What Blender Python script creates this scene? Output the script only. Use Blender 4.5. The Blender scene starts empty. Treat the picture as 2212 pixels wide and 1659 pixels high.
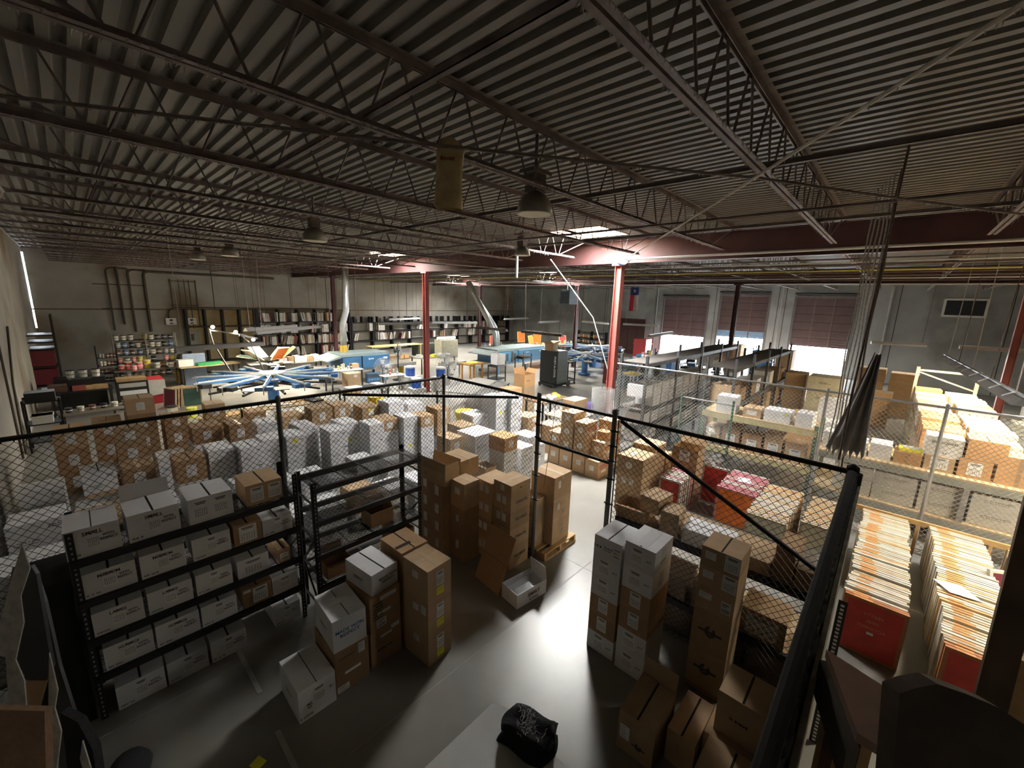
import bpy, math, random
from mathutils import Vector, Matrix
random.seed(7)
S = bpy.context.scene
COL = S.collection
R = math.radians
# ---------------------------------------------------------------- camera, sky, exposure
cam = bpy.data.objects.new('camera', bpy.data.cameras.new('camera'))
COL.objects.link(cam)
cam.data.sensor_width = 36.0
cam.data.lens = 36.0 * 886.42 / 2212.0
cam.data.clip_start = 0.05
cam.data.clip_end = 300
_r, _u, _f = Vector([0.683882, -0.728977, 0.029977]), Vector([0.125002, 0.157551, 0.979567]), Vector([0.718805, 0.666161, -0.19887])
cam.matrix_world = Matrix.Translation((0, 0, 4.0)) @ Matrix((_r, _u, -_f)).transposed().to_4x4()
S.camera = cam
S.view_settings.view_transform = 'Standard'
S.view_settings.look = 'None'
S.view_settings.exposure = 0.95
S.view_settings.gamma = 1.0
S.view_settings.use_curve_mapping = False
S.cycles.use_denoising = True
S.cycles.max_bounces = 6
S.cycles.diffuse_bounces = 4
S.cycles.glossy_bounces = 3
S.cycles.transmission_bounces = 3
S.cycles.sample_clamp_indirect = 6.0
S.cycles.caustics_reflective = False
S.cycles.caustics_refractive = False
W = bpy.data.worlds.new('sky'); S.world = W; W.use_nodes = True
_bg = W.node_tree.nodes['Background']
_bg.inputs[0].default_value = (0.86, 0.93, 1.0, 1)
_bg.inputs[1].default_value = 34.0
_sun = bpy.data.lights.new('sun', 'SUN'); _sun.energy = 14.0; _sun.angle = R(1.0); _sun.color = (1.0, 0.96, 0.90)
_so = bpy.data.objects.new('sun', _sun); COL.objects.link(_so); _so.rotation_euler = (0, R(52), R(-8))      # low sun reaching in under the dock doors
SKYLIGHT, TUBE, LAMPS = 75.0, 6.0, 1.35

# ---------------------------------------------------------------- materials
MATS = {}
def mat(name, col, rough=0.7, metal=0.0, var=0.12, scale=6.0, obj=0.0, stain=None, bump=0.0, spec=0.4, dust=None):
    """Procedural surface: base colour broken by noise, by the object (obj), by stains and by dust lying on upward faces."""
    if name in MATS: return MATS[name]
    m = bpy.data.materials.new(name); m.use_nodes = True
    nt = m.node_tree; N = nt.nodes; L = nt.links
    b = N['Principled BSDF']
    b.inputs['Roughness'].default_value = rough; b.inputs['Metallic'].default_value = metal
    b.inputs['Specular IOR Level'].default_value = spec
    tc = N.new('ShaderNodeTexCoord'); nz = N.new('ShaderNodeTexNoise')
    nz.inputs['Scale'].default_value = scale; nz.inputs['Detail'].default_value = 5
    L.new(tc.outputs['Object'], nz.inputs['Vector'])
    cr = N.new('ShaderNodeValToRGB')
    cr.color_ramp.elements[0].position = 0.3; cr.color_ramp.elements[1].position = 0.7
    cr.color_ramp.elements[0].color = (*[c * (1 - var) for c in col], 1)
    cr.color_ramp.elements[1].color = (*[min(1, c * (1 + var)) for c in col], 1)
    L.new(nz.outputs['Fac'], cr.inputs['Fac']); out = cr.outputs['Color']
    if obj:
        oi = N.new('ShaderNodeObjectInfo'); mp = N.new('ShaderNodeMapRange')
        mp.inputs['To Min'].default_value = 1 - obj; mp.inputs['To Max'].default_value = 1 + obj
        L.new(oi.outputs['Random'], mp.inputs['Value'])
        h = N.new('ShaderNodeHueSaturation'); L.new(mp.outputs[0], h.inputs['Value']); L.new(out, h.inputs['Color']); out = h.outputs['Color']
    if stain:
        n2 = N.new('ShaderNodeTexNoise'); n2.inputs['Scale'].default_value = stain[1]; n2.inputs['Detail'].default_value = 8
        L.new(tc.outputs['Object'], n2.inputs['Vector'])
        r2 = N.new('ShaderNodeValToRGB'); r2.color_ramp.elements[0].position = stain[2]; r2.color_ramp.elements[1].position = stain[3]
        L.new(n2.outputs['Fac'], r2.inputs['Fac'])
        mx = N.new('ShaderNodeMixRGB'); mx.inputs['Color2'].default_value = (*stain[0], 1)
        L.new(r2.outputs['Color'], mx.inputs['Fac']); L.new(out, mx.inputs['Color1']); out = mx.outputs['Color']
    if dust:
        ge = N.new('ShaderNodeNewGeometry'); sx = N.new('ShaderNodeSeparateXYZ'); L.new(ge.outputs['Normal'], sx.inputs[0])
        mp2 = N.new('ShaderNodeMapRange'); mp2.inputs['From Min'].default_value = 0.3; mp2.inputs['From Max'].default_value = 0.8
        L.new(sx.outputs['Z'], mp2.inputs['Value'])
        mx2 = N.new('ShaderNodeMixRGB'); mx2.inputs['Color2'].default_value = (*dust, 1)
        L.new(mp2.outputs[0], mx2.inputs['Fac']); L.new(out, mx2.inputs['Color1']); out = mx2.outputs['Color']
    L.new(out, b.inputs['Base Color'])
    if bump:
        bp = N.new('ShaderNodeBump'); bp.inputs['Strength'].default_value = bump; bp.inputs['Distance'].default_value = 0.02
        L.new(nz.outputs['Fac'], bp.inputs['Height']); L.new(bp.outputs[0], b.inputs['Normal'])
    MATS[name] = m
    return m
def glow(name, col, s):
    if name in MATS: return MATS[name]
    m = bpy.data.materials.new(name); m.use_nodes = True; N = m.node_tree.nodes
    N.remove(N['Principled BSDF']); e = N.new('ShaderNodeEmission')
    e.inputs[0].default_value = (*col, 1); e.inputs[1].default_value = s
    m.node_tree.links.new(e.outputs[0], N['Material Output'].inputs[0]); MATS[name] = m
    return m
def clear(name, col, rough=0.25, mix=0.75):
    """Thin clear plastic: part see-through, part glossy."""
    if name in MATS: return MATS[name]
    m = bpy.data.materials.new(name); m.use_nodes = True; nt = m.node_tree; N = nt.nodes; b = N['Principled BSDF']
    b.inputs['Base Color'].default_value = (*col, 1); b.inputs['Roughness'].default_value = rough
    nz = N.new('ShaderNodeTexNoise'); nz.inputs['Scale'].default_value = 14; tc = N.new('ShaderNodeTexCoord')
    nt.links.new(tc.outputs['Object'], nz.inputs['Vector'])
    bp = N.new('ShaderNodeBump'); bp.inputs['Strength'].default_value = 0.6; nt.links.new(nz.outputs['Fac'], bp.inputs['Height']); nt.links.new(bp.outputs[0], b.inputs['Normal'])
    t = N.new('ShaderNodeBsdfTransparent'); mx = N.new('ShaderNodeMixShader'); mx.inputs[0].default_value = 1 - mix
    nt.links.new(t.outputs[0], mx.inputs[1]); nt.links.new(b.outputs[0], mx.inputs[2]); nt.links.new(mx.outputs[0], N['Material Output'].inputs[0])
    MATS[name] = m
    return m

# ---------------------------------------------------------------- mesh building
class MB:
    def __init__(s): s.v = []; s.f = []; s.m = []
    def add(s, vs, fs, mi=0):
        o = len(s.v); s.v += [tuple(v) for v in vs]
        for q in fs: s.f.append(tuple(i + o for i in q)); s.m.append(mi)
        return s
    def box(s, x0, x1, y0, y1, z0, z1, mi=0):
        v = [(x, y, z) for z in (z0, z1) for y in (y0, y1) for x in (x0, x1)]
        return s.add(v, [(0, 2, 3, 1), (4, 5, 7, 6), (0, 1, 5, 4), (2, 6, 7, 3), (0, 4, 6, 2), (1, 3, 7, 5)], mi)
    def bar(s, p, q, w, h=None, mi=0, up=(0, 0, 1)):
        h = h or w; p = Vector(p); q = Vector(q); d = (q - p).normalized(); a = d.cross(Vector(up))
        if a.length < 1e-4: a = d.cross(Vector((1, 0, 0)))
        a.normalize(); b = a.cross(d).normalized(); a = a * w / 2; b = b * h / 2
        v = [p - a - b, p + a - b, p + a + b, p - a + b, q - a - b, q + a - b, q + a + b, q - a + b]
        return s.add(v, [(0, 1, 2, 3), (7, 6, 5, 4), (0, 4, 5, 1), (1, 5, 6, 2), (2, 6, 7, 3), (3, 7, 4, 0)], mi)
    def tube(s, pts, r, n=6, mi=0, caps=True):
        pts = [Vector(p) for p in pts]; k = len(pts); vs = []; prev = None
        for i, p in enumerate(pts):
            d = (pts[min(i + 1, k - 1)] - pts[max(i - 1, 0)]).normalized()
            a = d.cross(Vector((0, 0, 1))) if prev is None else prev - d * prev.dot(d)
            if a.length < 1e-4: a = d.cross(Vector((1, 0, 0)))
            a.normalize(); prev = a; b = d.cross(a); rr = r[i] if isinstance(r, (list, tuple)) else r
            vs += [p + (a * math.cos(t * 2 * math.pi / n) + b * math.sin(t * 2 * math.pi / n)) * rr for t in range(n)]
        fs = [(i * n + t, i * n + (t + 1) % n, (i + 1) * n + (t + 1) % n, (i + 1) * n + t) for i in range(k - 1) for t in range(n)]
        if caps: fs += [tuple(range(n - 1, -1, -1)), tuple(range((k - 1) * n, k * n))]
        return s.add(vs, fs, mi)
    def lathe(s, prof, n=16, c=(0, 0, 0), mi=0):
        k = len(prof)
        vs = [(c[0] + r * math.cos(t * 2 * math.pi / n), c[1] + r * math.sin(t * 2 * math.pi / n), c[2] + z) for r, z in prof for t in range(n)]
        fs = [(i * n + t, i * n + (t + 1) % n, (i + 1) * n + (t + 1) % n, (i + 1) * n + t) for i in range(k - 1) for t in range(n)]
        fs += [tuple(range(n - 1, -1, -1)), tuple(range((k - 1) * n, k * n))]
        return s.add(vs, fs, mi)
    def prism(s, poly, z0, z1, mi=0):
        n = len(poly)
        return s.add([(x, y, z0) for x, y in poly] + [(x, y, z1) for x, y in poly],
                     [tuple(range(n - 1, -1, -1)), tuple(range(n, 2 * n))] + [(i, (i + 1) % n, n + (i + 1) % n, n + i) for i in range(n)], mi)
    def slab(s, a, b, c, d, t=0.003, mi=0):
        """a quad a-b-c-d given thickness t behind its normal"""
        a, b, c, d = map(Vector, (a, b, c, d)); n = (b - a).cross(d - a).normalized() * t
        return s.add([a, b, c, d, a - n, b - n, c - n, d - n], [(0, 1, 2, 3), (7, 6, 5, 4), (0, 4, 5, 1), (1, 5, 6, 2), (2, 6, 7, 3), (3, 7, 4, 0)], mi)
    def mesh(s, name, mats, smooth=False):
        me = bpy.data.meshes.new(name); me.from_pydata(s.v, [], s.f)
        for m in (mats if isinstance(mats, (list, tuple)) else [mats]): me.materials.append(m)
        me.polygons.foreach_set('material_index', s.m)
        if smooth: me.polygons.foreach_set('use_smooth', [True] * len(s.f))
        me.update(); return me
    def build(s, name, mats, parent=None, loc=(0, 0, 0), rz=0.0, smooth=False):
        return put(name, s.mesh(name, mats, smooth), parent, loc, rz)
def put(name, data, parent=None, loc=(0, 0, 0), rz=0.0):
    o = bpy.data.objects.new(name, data); COL.objects.link(o); o.location = loc
    o.rotation_euler = (0, 0, rz) if isinstance(rz, (int, float)) else tuple(rz)
    if parent is not None: o.parent = parent
    return o
LABELS = {}
def tag(o, label, cat, group=None, kind=None):
    o['label'] = label; o['category'] = cat
    if group: o['group'] = group
    if kind: o['kind'] = kind
    LABELS.setdefault(label, []).append(o)
    return o
def thing(name, label, cat, loc=(0, 0, 0), rz=0.0, group=None):
    return tag(put(name, None, None, loc, rz), label, cat, group)
def struct(o): o['kind'] = 'structure'; return o
def dup(root, loc, rz=0.0, label=None, group=None):
    c = root.copy(); COL.objects.link(c); c.location = loc
    c.rotation_euler = (0, 0, rz) if isinstance(rz, (int, float)) else tuple(rz)
    if label: c['label'] = label
    if group: c['group'] = group
    for ch in list(root.children):
        k = ch.copy(); COL.objects.link(k); k.parent = c
        for g in list(ch.children):
            e = g.copy(); COL.objects.link(e); e.parent = k
    return c
_TXT = {}
def text_mesh(s, m, bold=True):
    """lettering as a flat mesh, one unit high, centred"""
    k = (s, m.name, bold)
    if k in _TXT: return _TXT[k]
    cu = bpy.data.curves.new('printing', 'FONT'); cu.body = s; cu.align_x = 'CENTER'; cu.align_y = 'CENTER'
    cu.size = 1.0; cu.resolution_u = 2
    if bold: cu.offset = 0.022
    cu.extrude = 0.004
    o = bpy.data.objects.new('printing', cu); COL.objects.link(o)
    dg = bpy.context.evaluated_depsgraph_get(); dg.update()
    me = bpy.data.meshes.new_from_object(o.evaluated_get(dg)); me.materials.clear(); me.materials.append(m)
    bpy.data.objects.remove(o); bpy.data.curves.remove(cu)
    _TXT[k] = me
    return me

# palette
TAN = mat('cardboard_tan', (0.47, 0.325, 0.19), 0.85, var=0.07, scale=9, obj=0.16)
BROWN = mat('cardboard_brown', (0.36, 0.225, 0.12), 0.85, var=0.08, scale=9, obj=0.15)
WHITE = mat('cardboard_white', (0.74, 0.74, 0.74), 0.75, var=0.05, scale=7, obj=0.07)
ORANGE = mat('cardboard_orange', (0.52, 0.30, 0.14), 0.85, var=0.07, obj=0.1)
PAPER = mat('paper', (0.80, 0.80, 0.78), 0.8, var=0.03)
INK = mat('print_ink', (0.07, 0.066, 0.062), 0.8, var=0.2)
GREYINK = mat('grey_print', (0.28, 0.28, 0.28), 0.8)
BLUEINK = mat('blue_print', (0.06, 0.16, 0.34), 0.8)
REDINK = mat('red_print', (0.45, 0.07, 0.04), 0.8)
YELLOW = mat('yellow_sticker', (0.85, 0.80, 0.05), 0.7)
TAPE = mat('packing_tape', (0.50, 0.37, 0.22), 0.3, var=0.05)
GAP = mat('carton_gap', (0.03, 0.022, 0.015), 0.9)
CLEARTAPE = mat('clear_tape', (0.70, 0.70, 0.70), 0.22, var=0.05)
BLACK = mat('black_steel', (0.012, 0.012, 0.013), 0.45, var=0.2, spec=0.5)
DARKPAINT = mat('black_fence_paint', (0.012, 0.011, 0.011), 0.55, var=0.3, dust=(0.05, 0.045, 0.04))
GALV = mat('galvanised_steel', (0.42, 0.43, 0.43), 0.5, 0.6, var=0.15, scale=12)
DUSTSTEEL = mat('dusty_joist_steel', (0.155, 0.118, 0.108), 0.7, var=0.35, scale=5, dust=(0.30, 0.27, 0.24))
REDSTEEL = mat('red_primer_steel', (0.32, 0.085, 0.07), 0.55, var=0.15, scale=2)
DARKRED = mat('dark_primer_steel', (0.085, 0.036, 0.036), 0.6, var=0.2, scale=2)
WHITEPAINT = mat('white_enamel', (0.75, 0.75, 0.72), 0.4, var=0.06)
DUSTY = mat('lint', (0.40, 0.36, 0.30), 0.95, var=0.25, scale=20, bump=0.5)
WOOD = mat('pine', (0.50, 0.33, 0.16), 0.65, var=0.18, scale=8)
DARKWOOD = mat('dark_stained_wood', (0.10, 0.05, 0.030), 0.5, var=0.25, scale=7)

_CM = {}
def carton_mesh(w, d, h, m, top):
    k = (round(w, 2), round(d, 2), round(h, 2), m.name, top)
    if k in _CM: return _CM[k]
    b = MB(); t = 0.005; x, y = w / 2, d / 2
    rnd = random.Random(hash(k) & 0xffff)
    bow = 0.006
    if top in ('closed', 'taped', 'plain', 'cross', 'slit'):
        b.box(-x, x, -y, y, 0, h - t, 0)
        if top == 'plain': b.box(-x, x, -y, y, h - t, h, 0)
        elif top in ('closed', 'taped', 'slit'):       # seam runs along the longer side
            g = 0.004 if top != 'slit' else 0.009
            if w >= d:
                b.box(-x, x, -y, -g, h - t, h); b.box(-x, x, g, y, h - t, h)
            else:
                b.box(-x, -g, -y, y, h - t, h); b.box(g, x, -y, y, h - t, h)
            b.box(-x + .01, x - .01, -y + .01, y - .01, h - t - 0.001, h - t + 0.001, 1)
            if top == 'taped':
                if w >= d: b.box(-x - .001, x + .001, -0.028, 0.028, h, h + 0.0012, 2); b.box(-x - .0012, -x, -.028, .028, h - .07, h, 2)
                else: b.box(-0.028, 0.028, -y - .001, y + .001, h, h + 0.0012, 2); b.box(-.028, .028, -y - .0012, -y, h - .07, h, 2)
        elif top == 'cross':
            b.box(-x, x, -y, y, h - t, h)
            b.box(-x, x, -.03, .03, h, h + .0012, 2); b.box(-.03, .03, -y, y, h + .0012, h + .0022, 2)
    else:                                              # 'open': hollow, flaps are parts
        b.box(-x, x, -y, y, 0, t)
        b.box(-x, -x + t, -y, y, t, h); b.box(x - t, x, -y, y, t, h)
        b.box(-x + t, x - t, -y, -y + t, t, h); b.box(-x + t, x - t, y - t, y, t, h)
    me = b.mesh('cardboard_box', [m, GAP, CLEARTAPE if m is WHITE else TAPE])
    _CM[k] = me
    return me
_LM = {}
def label_mesh(w, h, style):
    k = (round(w, 3), round(h, 3), style)
    if k in _LM: return _LM[k]
    b = MB(); rnd = random.Random(int(w * 1000) * 31 + int(h * 1000) + len(style))
    base, ink = (PAPER, INK)
    if style == 'yellow': base = YELLOW
    b.box(-w / 2, w / 2, -h / 2, h / 2, 0, 0.0012, 0)
    z0, z1 = 0.0012, 0.002
    if style in ('lines', 'yellow'):
        n = max(3, int(h / 0.03))
        for i in range(n):
            yy = h / 2 - (i + 0.7) * h / (n + .4); L = w * rnd.uniform(0.35, 0.8)
            b.box(-w * .42, -w * .42 + L, yy - h * .012, yy + h * .012, z0, z1, 1)
    elif style == 'code':
        b.box(-w * .4, w * .3, h * .25, h * .33, z0, z1, 1); b.box(-w * .4, w * .1, h * .08, h * .14, z0, z1, 1)
        x = -w * .4
        while x < w * .38:
            q = rnd.uniform(.01, .035) * w; b.box(x, x + q, -h * .38, -h * .08, z0, z1, 1); x += q + rnd.uniform(.012, .04) * w
    elif style == 'sheet':                             # packing sheet: title and narrow columns of small print
        b.box(-w * .36, w * .36, h * .36, h * .41, z0, z1, 1); b.box(-w * .30, w * .30, h * .28, h * .325, z0, z1, 1)
        for c in range(6):
            x = -w * .40 + c * w * .14
            for i in range(5):
                b.box(x, x + w * rnd.uniform(.05, .09), -h * (.38 - i * .09), -h * (.345 - i * .09), z0, z1, 1)
    me = b.mesh('label', [base, ink]); _LM[k] = me
    return me
_PM = {}
def print_mesh(w, h, m):
    key = (round(w, 3), round(h, 3), m.name)
    if key not in _PM:
        b = MB(); rnd = random.Random(int(w * 997 + h * 7919)); n = max(1, round(h / .035))
        for i in range(n):
            y = h / 2 - (i + .5) * h / n; x = -w / 2; end = w / 2 * rnd.uniform(.55, 1)
            while x < end:
                q = rnd.uniform(.008, .022); b.box(x, x + q, y - h / n * .26, y + h / n * rnd.uniform(.14, .28), .0006, .0014); x += q + rnd.choice((.004, .004, .016))
        _PM[key] = b.mesh('printing', m)
    return _PM[key]
FACES = {'F': ((R(90), 0, 0), lambda w, d, h, a, c: ((a - .5) * w, -d / 2 - .0006, c * h)),
         'L': ((R(90), 0, R(-90)), lambda w, d, h, a, c: (-w / 2 - .0006, (.5 - a) * d, c * h)),
         'R': ((R(90), 0, R(90)), lambda w, d, h, a, c: (w / 2 + .0006, (a - .5) * d, c * h)),
         'B': ((R(90), 0, R(180)), lambda w, d, h, a, c: ((.5 - a) * w, d / 2 + .0006, c * h)),
         'T': ((0, 0, 0), lambda w, d, h, a, c: ((a - .5) * w, (c - .5) * d, h + .0025))}
def decal(o, dims, face, a, c, kind, *q, spin=0.0):
    """a label, sticker or printing on one face of a box; a, c run 0..1 across and up that face"""
    rot, pos = FACES[face]; loc = pos(*dims, a, c)
    e = Matrix.Rotation(rot[2], 3, 'Z') @ Matrix.Rotation(rot[0], 3, 'X') @ Matrix.Rotation(spin, 3, 'Z')
    if kind == 'text':
        s, hgt, m = q[:3]
        k = put('printing', text_mesh(s, m), o, Vector(loc) + e @ Vector((0, 0, .0022))); k.rotation_euler = e.to_euler()
        k.scale = (hgt * (q[3] if len(q) > 3 else 1), hgt, hgt)
    elif kind == 'print':                              # printing too small or worn to read
        k = put('printing', print_mesh(*q[:3]), o, loc); k.rotation_euler = e.to_euler()
    elif kind == 'emblem':
        b = MB(); s = q[0]
        for i in range(14):
            if i in (2, 3): continue
            a0, a1 = i * math.pi / 7, (i + .92) * math.pi / 7
            b.add([(r * math.cos(t) * s * .3, r * math.sin(t) * s * .36, .001) for r in (.42, 1) for t in (a0, a1)], [(0, 1, 3, 2)])
        b.box(-s * .62, s * .62, -s * .10, s * .04, .0008, .0016); k = b.build('printing', INK, o, loc); k.rotation_euler = e.to_euler()
    elif kind == 'tape':
        b = MB(); b.box(-q[0] / 2, q[0] / 2, -q[1] / 2, q[1] / 2, 0, .001)
        k = b.build('tape', q[2] if len(q) > 2 else CLEARTAPE, o, loc); k.rotation_euler = e.to_euler()
    else:
        k = put('sticker' if kind == 'yellow' else 'label', label_mesh(q[0], q[1], kind), o, loc); k.rotation_euler = e.to_euler()
        if kind == 'yellow': k['label'] = 'yellow sticker'
        else: k['label'] = 'white paper label'
    return k
def flap(o, dims, side, length, ang, m):
    """an opened carton flap hinged at the top edge of one side; ang 0 = standing up, + = leaning outwards, 90 = flat out"""
    w, d, h = dims; a = R(ang); L = length; t = 0.005
    b = MB(); ex = w if side in 'FB' else d
    b.box(-ex / 2 + .004, ex / 2 - .004, 0, t, 0, L)
    k = b.build('flap', m, o)
    rz = {'F': 0, 'B': R(180), 'L': R(-90), 'R': R(90)}[side]
    k.location = {'F': (0, -d / 2, h), 'B': (0, d / 2, h), 'L': (-w / 2, 0, h), 'R': (w / 2, 0, h)}[side]
    k.rotation_euler = (Matrix.Rotation(rz, 3, 'Z') @ Matrix.Rotation(a, 3, 'X')).to_euler()
    return k
def carton(x, y, z, w, d, h, m, label, top='taped', rot=0.0, group=None, marks=(), name='cardboard_box', cat='box'):
    """x, y: the corner nearest the camera (least x, least y) of the box turned by rot degrees about it"""
    a = R(rot); cx = x + math.cos(a) * w / 2 - math.sin(a) * d / 2; cy = y + math.sin(a) * w / 2 + math.cos(a) * d / 2
    if name == 'cardboard_box': name = {'cardboard_white': 'white_carton', 'cardboard_brown': 'brown_carton', 'cardboard_cream': 'cream_carton', 'cardboard_orange': 'orange_brown_carton'}.get(m.name, 'tan_carton')
    o = put(name, carton_mesh(w, d, h, m, top), None, (cx, cy, z), a)
    tag(o, label, cat, group)
    for k in marks:
        if k[0] == 'flap': flap(o, (w, d, h), k[1], k[2], k[3], m)
        else: decal(o, (w, d, h), *k)
    return o

# ================================================================ the building
XW, YB, XD, YR = -1.1, 29.3, 31.5, -12.0
DECK, JB = 5.72, 5.165
CONC = mat('tilt_up_concrete', (0.36, 0.345, 0.31), 0.9, var=0.14, scale=0.8, stain=((0.20, 0.15, 0.09), 0.35, 0.52, 0.72), bump=0.1)
CONCD = mat('dock_wall_concrete', (0.36, 0.38, 0.39), 0.9, var=0.12, scale=0.9, stain=((0.17, 0.16, 0.14), 0.5, 0.5, 0.75), bump=0.1)
FLOORM = mat('sealed_floor', (0.245, 0.235, 0.21), 0.34, var=0.16, scale=1.1, stain=((0.16, 0.14, 0.11), 0.55, 0.50, 0.78), bump=0.02, spec=0.5)
DECKM = mat('roof_deck', (0.17, 0.155, 0.13), 0.6, var=0.16, scale=0.7, stain=((0.12, 0.10, 0.08), 0.4, 0.45, 0.75))
fl = MB(); fl.box(XW - .2, XD + .2, YR, YB + .2, -0.2, 0)
struct(fl.build('floor', FLOORM))
jt = MB()
for y in (-2.6, 2.97, 4.70, 8.5, 14.0, 19.5, 25.0): jt.box(XW, XD, y - .006, y + .006, 0, .0012)
for x in (-0.9, 4.95, 10.3, 15.9, 21.4, 26.5): jt.box(x - .006, x + .006, YR, YB, 0, .0012)
struct(jt.build('trim_1', mat('joint_filler', (0.33, 0.32, 0.29), 0.8)))
# walls, left one stopping short of the corner so daylight shows in the slit
m = MB(); m.box(XW - .2, XW, YR - .2, YB, 0, 6.0); struct(m.build('wall_left', CONC))
m = MB(); m.box(XW + .05, XD + .2, YB, YB + .2, 0, 6.0); m.box(XW - .2, XW + .05, YB, YB + .2, 0, 2.1); m.box(XW - .2, XW + .05, YB, YB + .2, 5.5, 6)
for i, x in enumerate((5.9, 12.4, 18.8, 25.2)): m.box(x - .02, x + .02, YB - .004, YB, 0, 5.9, 1)
m.box(XW, XD, YB - .006, YB, 2.93, 3.0, 2)
struct(m.build('wall_back', [CONC, GAP, mat('old_wall_seam', (0.17, 0.13, 0.08), 0.9)]))
m = MB(); m.box(XW, XD, YR - .2, YR, 0, 6.0); struct(m.build('wall_right', CONC))
# dock wall with four openings
DOCK = [(14.85, 17.09, 0.0, 2.86), (10.3, 13.45, 0.0, 4.5), (6.5, 9.4, 0.0, 4.78), (2.05, 4.97, 0.0, 4.72)]
m = MB(); ys = YR
for y0, y1, z0, z1 in sorted(DOCK):
    m.box(XD, XD + .2, ys, y0, 0, 6.0); m.box(XD, XD + .2, y0, y1, z1, 6.0); ys = y1
m.box(XD, XD + .2, ys, YB, 0, 6.0)
for y in (5.55, 5.95, 9.75, 14.1, 18.6, 20.9, 0.2, -3.9): m.box(XD - .006, XD, y - .015, y + .015, 0, 5.9, 1)
struct(m.build('wall_dock', [CONCD, GAP]))
DOORM = mat('brown_dock_door', (0.15, 0.10, 0.105), 0.5, var=0.1, scale=2)
DOORB = mat('blue_dock_door_panel', (0.25, 0.40, 0.62), 0.5)
def dock_door(n, y0, y1, zb, zt, rows, cols, low=None):
    m = MB(); ph = (zt - zb) / rows
    for i in range(rows):
        z = zb + i * ph; mi = 1 if (low and i < low) else 0
        m.box(XD + .07, XD + .11, y0 - .05, y1 + .05, z, z + ph, mi); m.box(XD + .066, XD + .07, y0, y1, z - .012, z + .012, 3)
        for f in (.30, .62): m.box(XD + .055, XD + .07, y0, y1, z + ph * f, z + ph * f + .025, mi)
    for c in range(1, cols): y = y0 + (y1 - y0) * c / cols; m.box(XD + .045, XD + .07, y - .035, y + .035, zb, zt, 2)
    d = m.build('door_%d' % n, [DOORM, DOORB, mat('door_stile', (0.19, 0.13, 0.12), 0.5), GAP]); struct(d)
    f = MB(); f.box(XD - .05, XD, y0 - .12, y0, 0, zt + .1); f.box(XD - .05, XD, y1, y1 + .12, 0, zt + .1); f.box(XD - .05, XD, y0, y1, zt, zt + .14)
    f.build('door_frame', mat('door_frame', (0.16, 0.15, 0.15), 0.6), d)
    r = MB(); r.tube([(XD - .12, y0 - .1, zt + .25), (XD - .12, y1 + .1, zt + .25)], .06, 8); r.build('spring_shaft', BLACK, d)
dock_door(1, *DOCK[1][:2], 1.80, 4.5, 5, 3)
dock_door(2, *DOCK[2][:2], 1.98, 4.78, 6, 3, low=1)
dock_door(3, *DOCK[3][:2], 1.75, 4.72, 6, 3)
m = MB()
m.box(XD + .08, XD + .12, 14.8, 17.14, 0, 2.9)
for i in range(9): m.box(XD + .06, XD + .08, 14.85, 17.09, .02 + i * .316, .31 + i * .316)
for y in (15.6, 16.35): m.box(XD + .03, XD + .06, y - .03, y + .03, .1, 2.7)
struct(m.build('door_4', mat('dark_red_door', (0.07, 0.025, 0.025), 0.5)))
# pale ground outside the docks
m = MB(); m.box(XD + .2, 60, -20, 40, -1.3, -1.1); struct(m.build('ground', mat('yard_concrete', (0.6, 0.59, 0.56), 0.9)))
# daylight enters only by the dock openings and the corner slit
for y0, y1, zt in ((10.3, 13.45, 1.8), (6.5, 9.4, 1.98), (2.05, 4.97, 1.75)):
    a = bpy.data.lights.new('daylight_portal', 'AREA'); a.shape = 'RECTANGLE'; a.size = y1 - y0; a.size_y = zt; a.cycles.is_portal = True
    o = put('daylight_portal', a, None, (XD + .15, (y0 + y1) / 2, zt / 2), (R(90), 0, R(90)))
# roof deck: ribs run along Y, with openings for the skylights
SKY = [(8.45, 9.75, 5.3, 6.65), (8.65, 9.75, 15.0, 16.3), (19.3, 20.6, 15.0, 16.3), (19.6, 20.9, 24.0, 25.2), (8.65, 9.45, -4.5, -3.7)]  # last opening: skylight added out of view to fill the right and foreground
m = MB(); p = 0.152; n = int((XD - XW + .4) / p)
for i in range(n):
    x = XW - .2 + i * p
    iv = [(YR - .2, YB + .2)]
    for sx0, sx1, sy0, sy1 in SKY:
        if x + p > sx0 and x < sx1: iv = [q for a, b in iv for q in ((a, min(b, sy0)), (max(a, sy1), b)) if q[1] > q[0]]
    for a, b in iv:
        pr = [(x, DECK + .04), (x + .018, DECK), (x + .085, DECK), (x + .103, DECK + .04), (x + p, DECK + .04)]
        vs = [(u, yy, w) for yy in (a, b) for u, w in pr]
        m.add(vs, [(j, j + 1, j + 6, j + 5) for j in range(4)])
m.box(XW - .2, SKY[0][0] - .2, YR - .2, YB + .2, DECK + .05, DECK + .1)
struct(m.build('ceiling', DECKM))
m = MB()
xs = [XW - .2, 8.45, 9.75, 19.3, 20.9, XD + .2]
for a, b in ((XW - .2, 8.4), (9.8, 19.25), (20.95, XD + .2)): m.box(a, b, YR - .2, YB + .2, DECK + .06, DECK + .12)
for a, b in ((8.4, 9.8), (19.25, 20.95)):
    yy = YR - .2
    for s in sorted([q for q in SKY if q[0] >= a - .1 and q[1] <= b + .1], key=lambda q: q[2]):
        m.box(a, b, yy, s[2], DECK + .06, DECK + .12); yy = s[3]
    m.box(a, b, yy, YB + .2, DECK + .06, DECK + .12)
struct(m.build('trim_2', DECKM))
GL = glow('skylight_diffuser', (1.0, 0.97, 0.90), SKYLIGHT)
SKN = ['above the tall red column', 'above the far pink column', 'over the second blue dryer', 'far back near the dock wall', 'added out of view over the framed screens']
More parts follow.
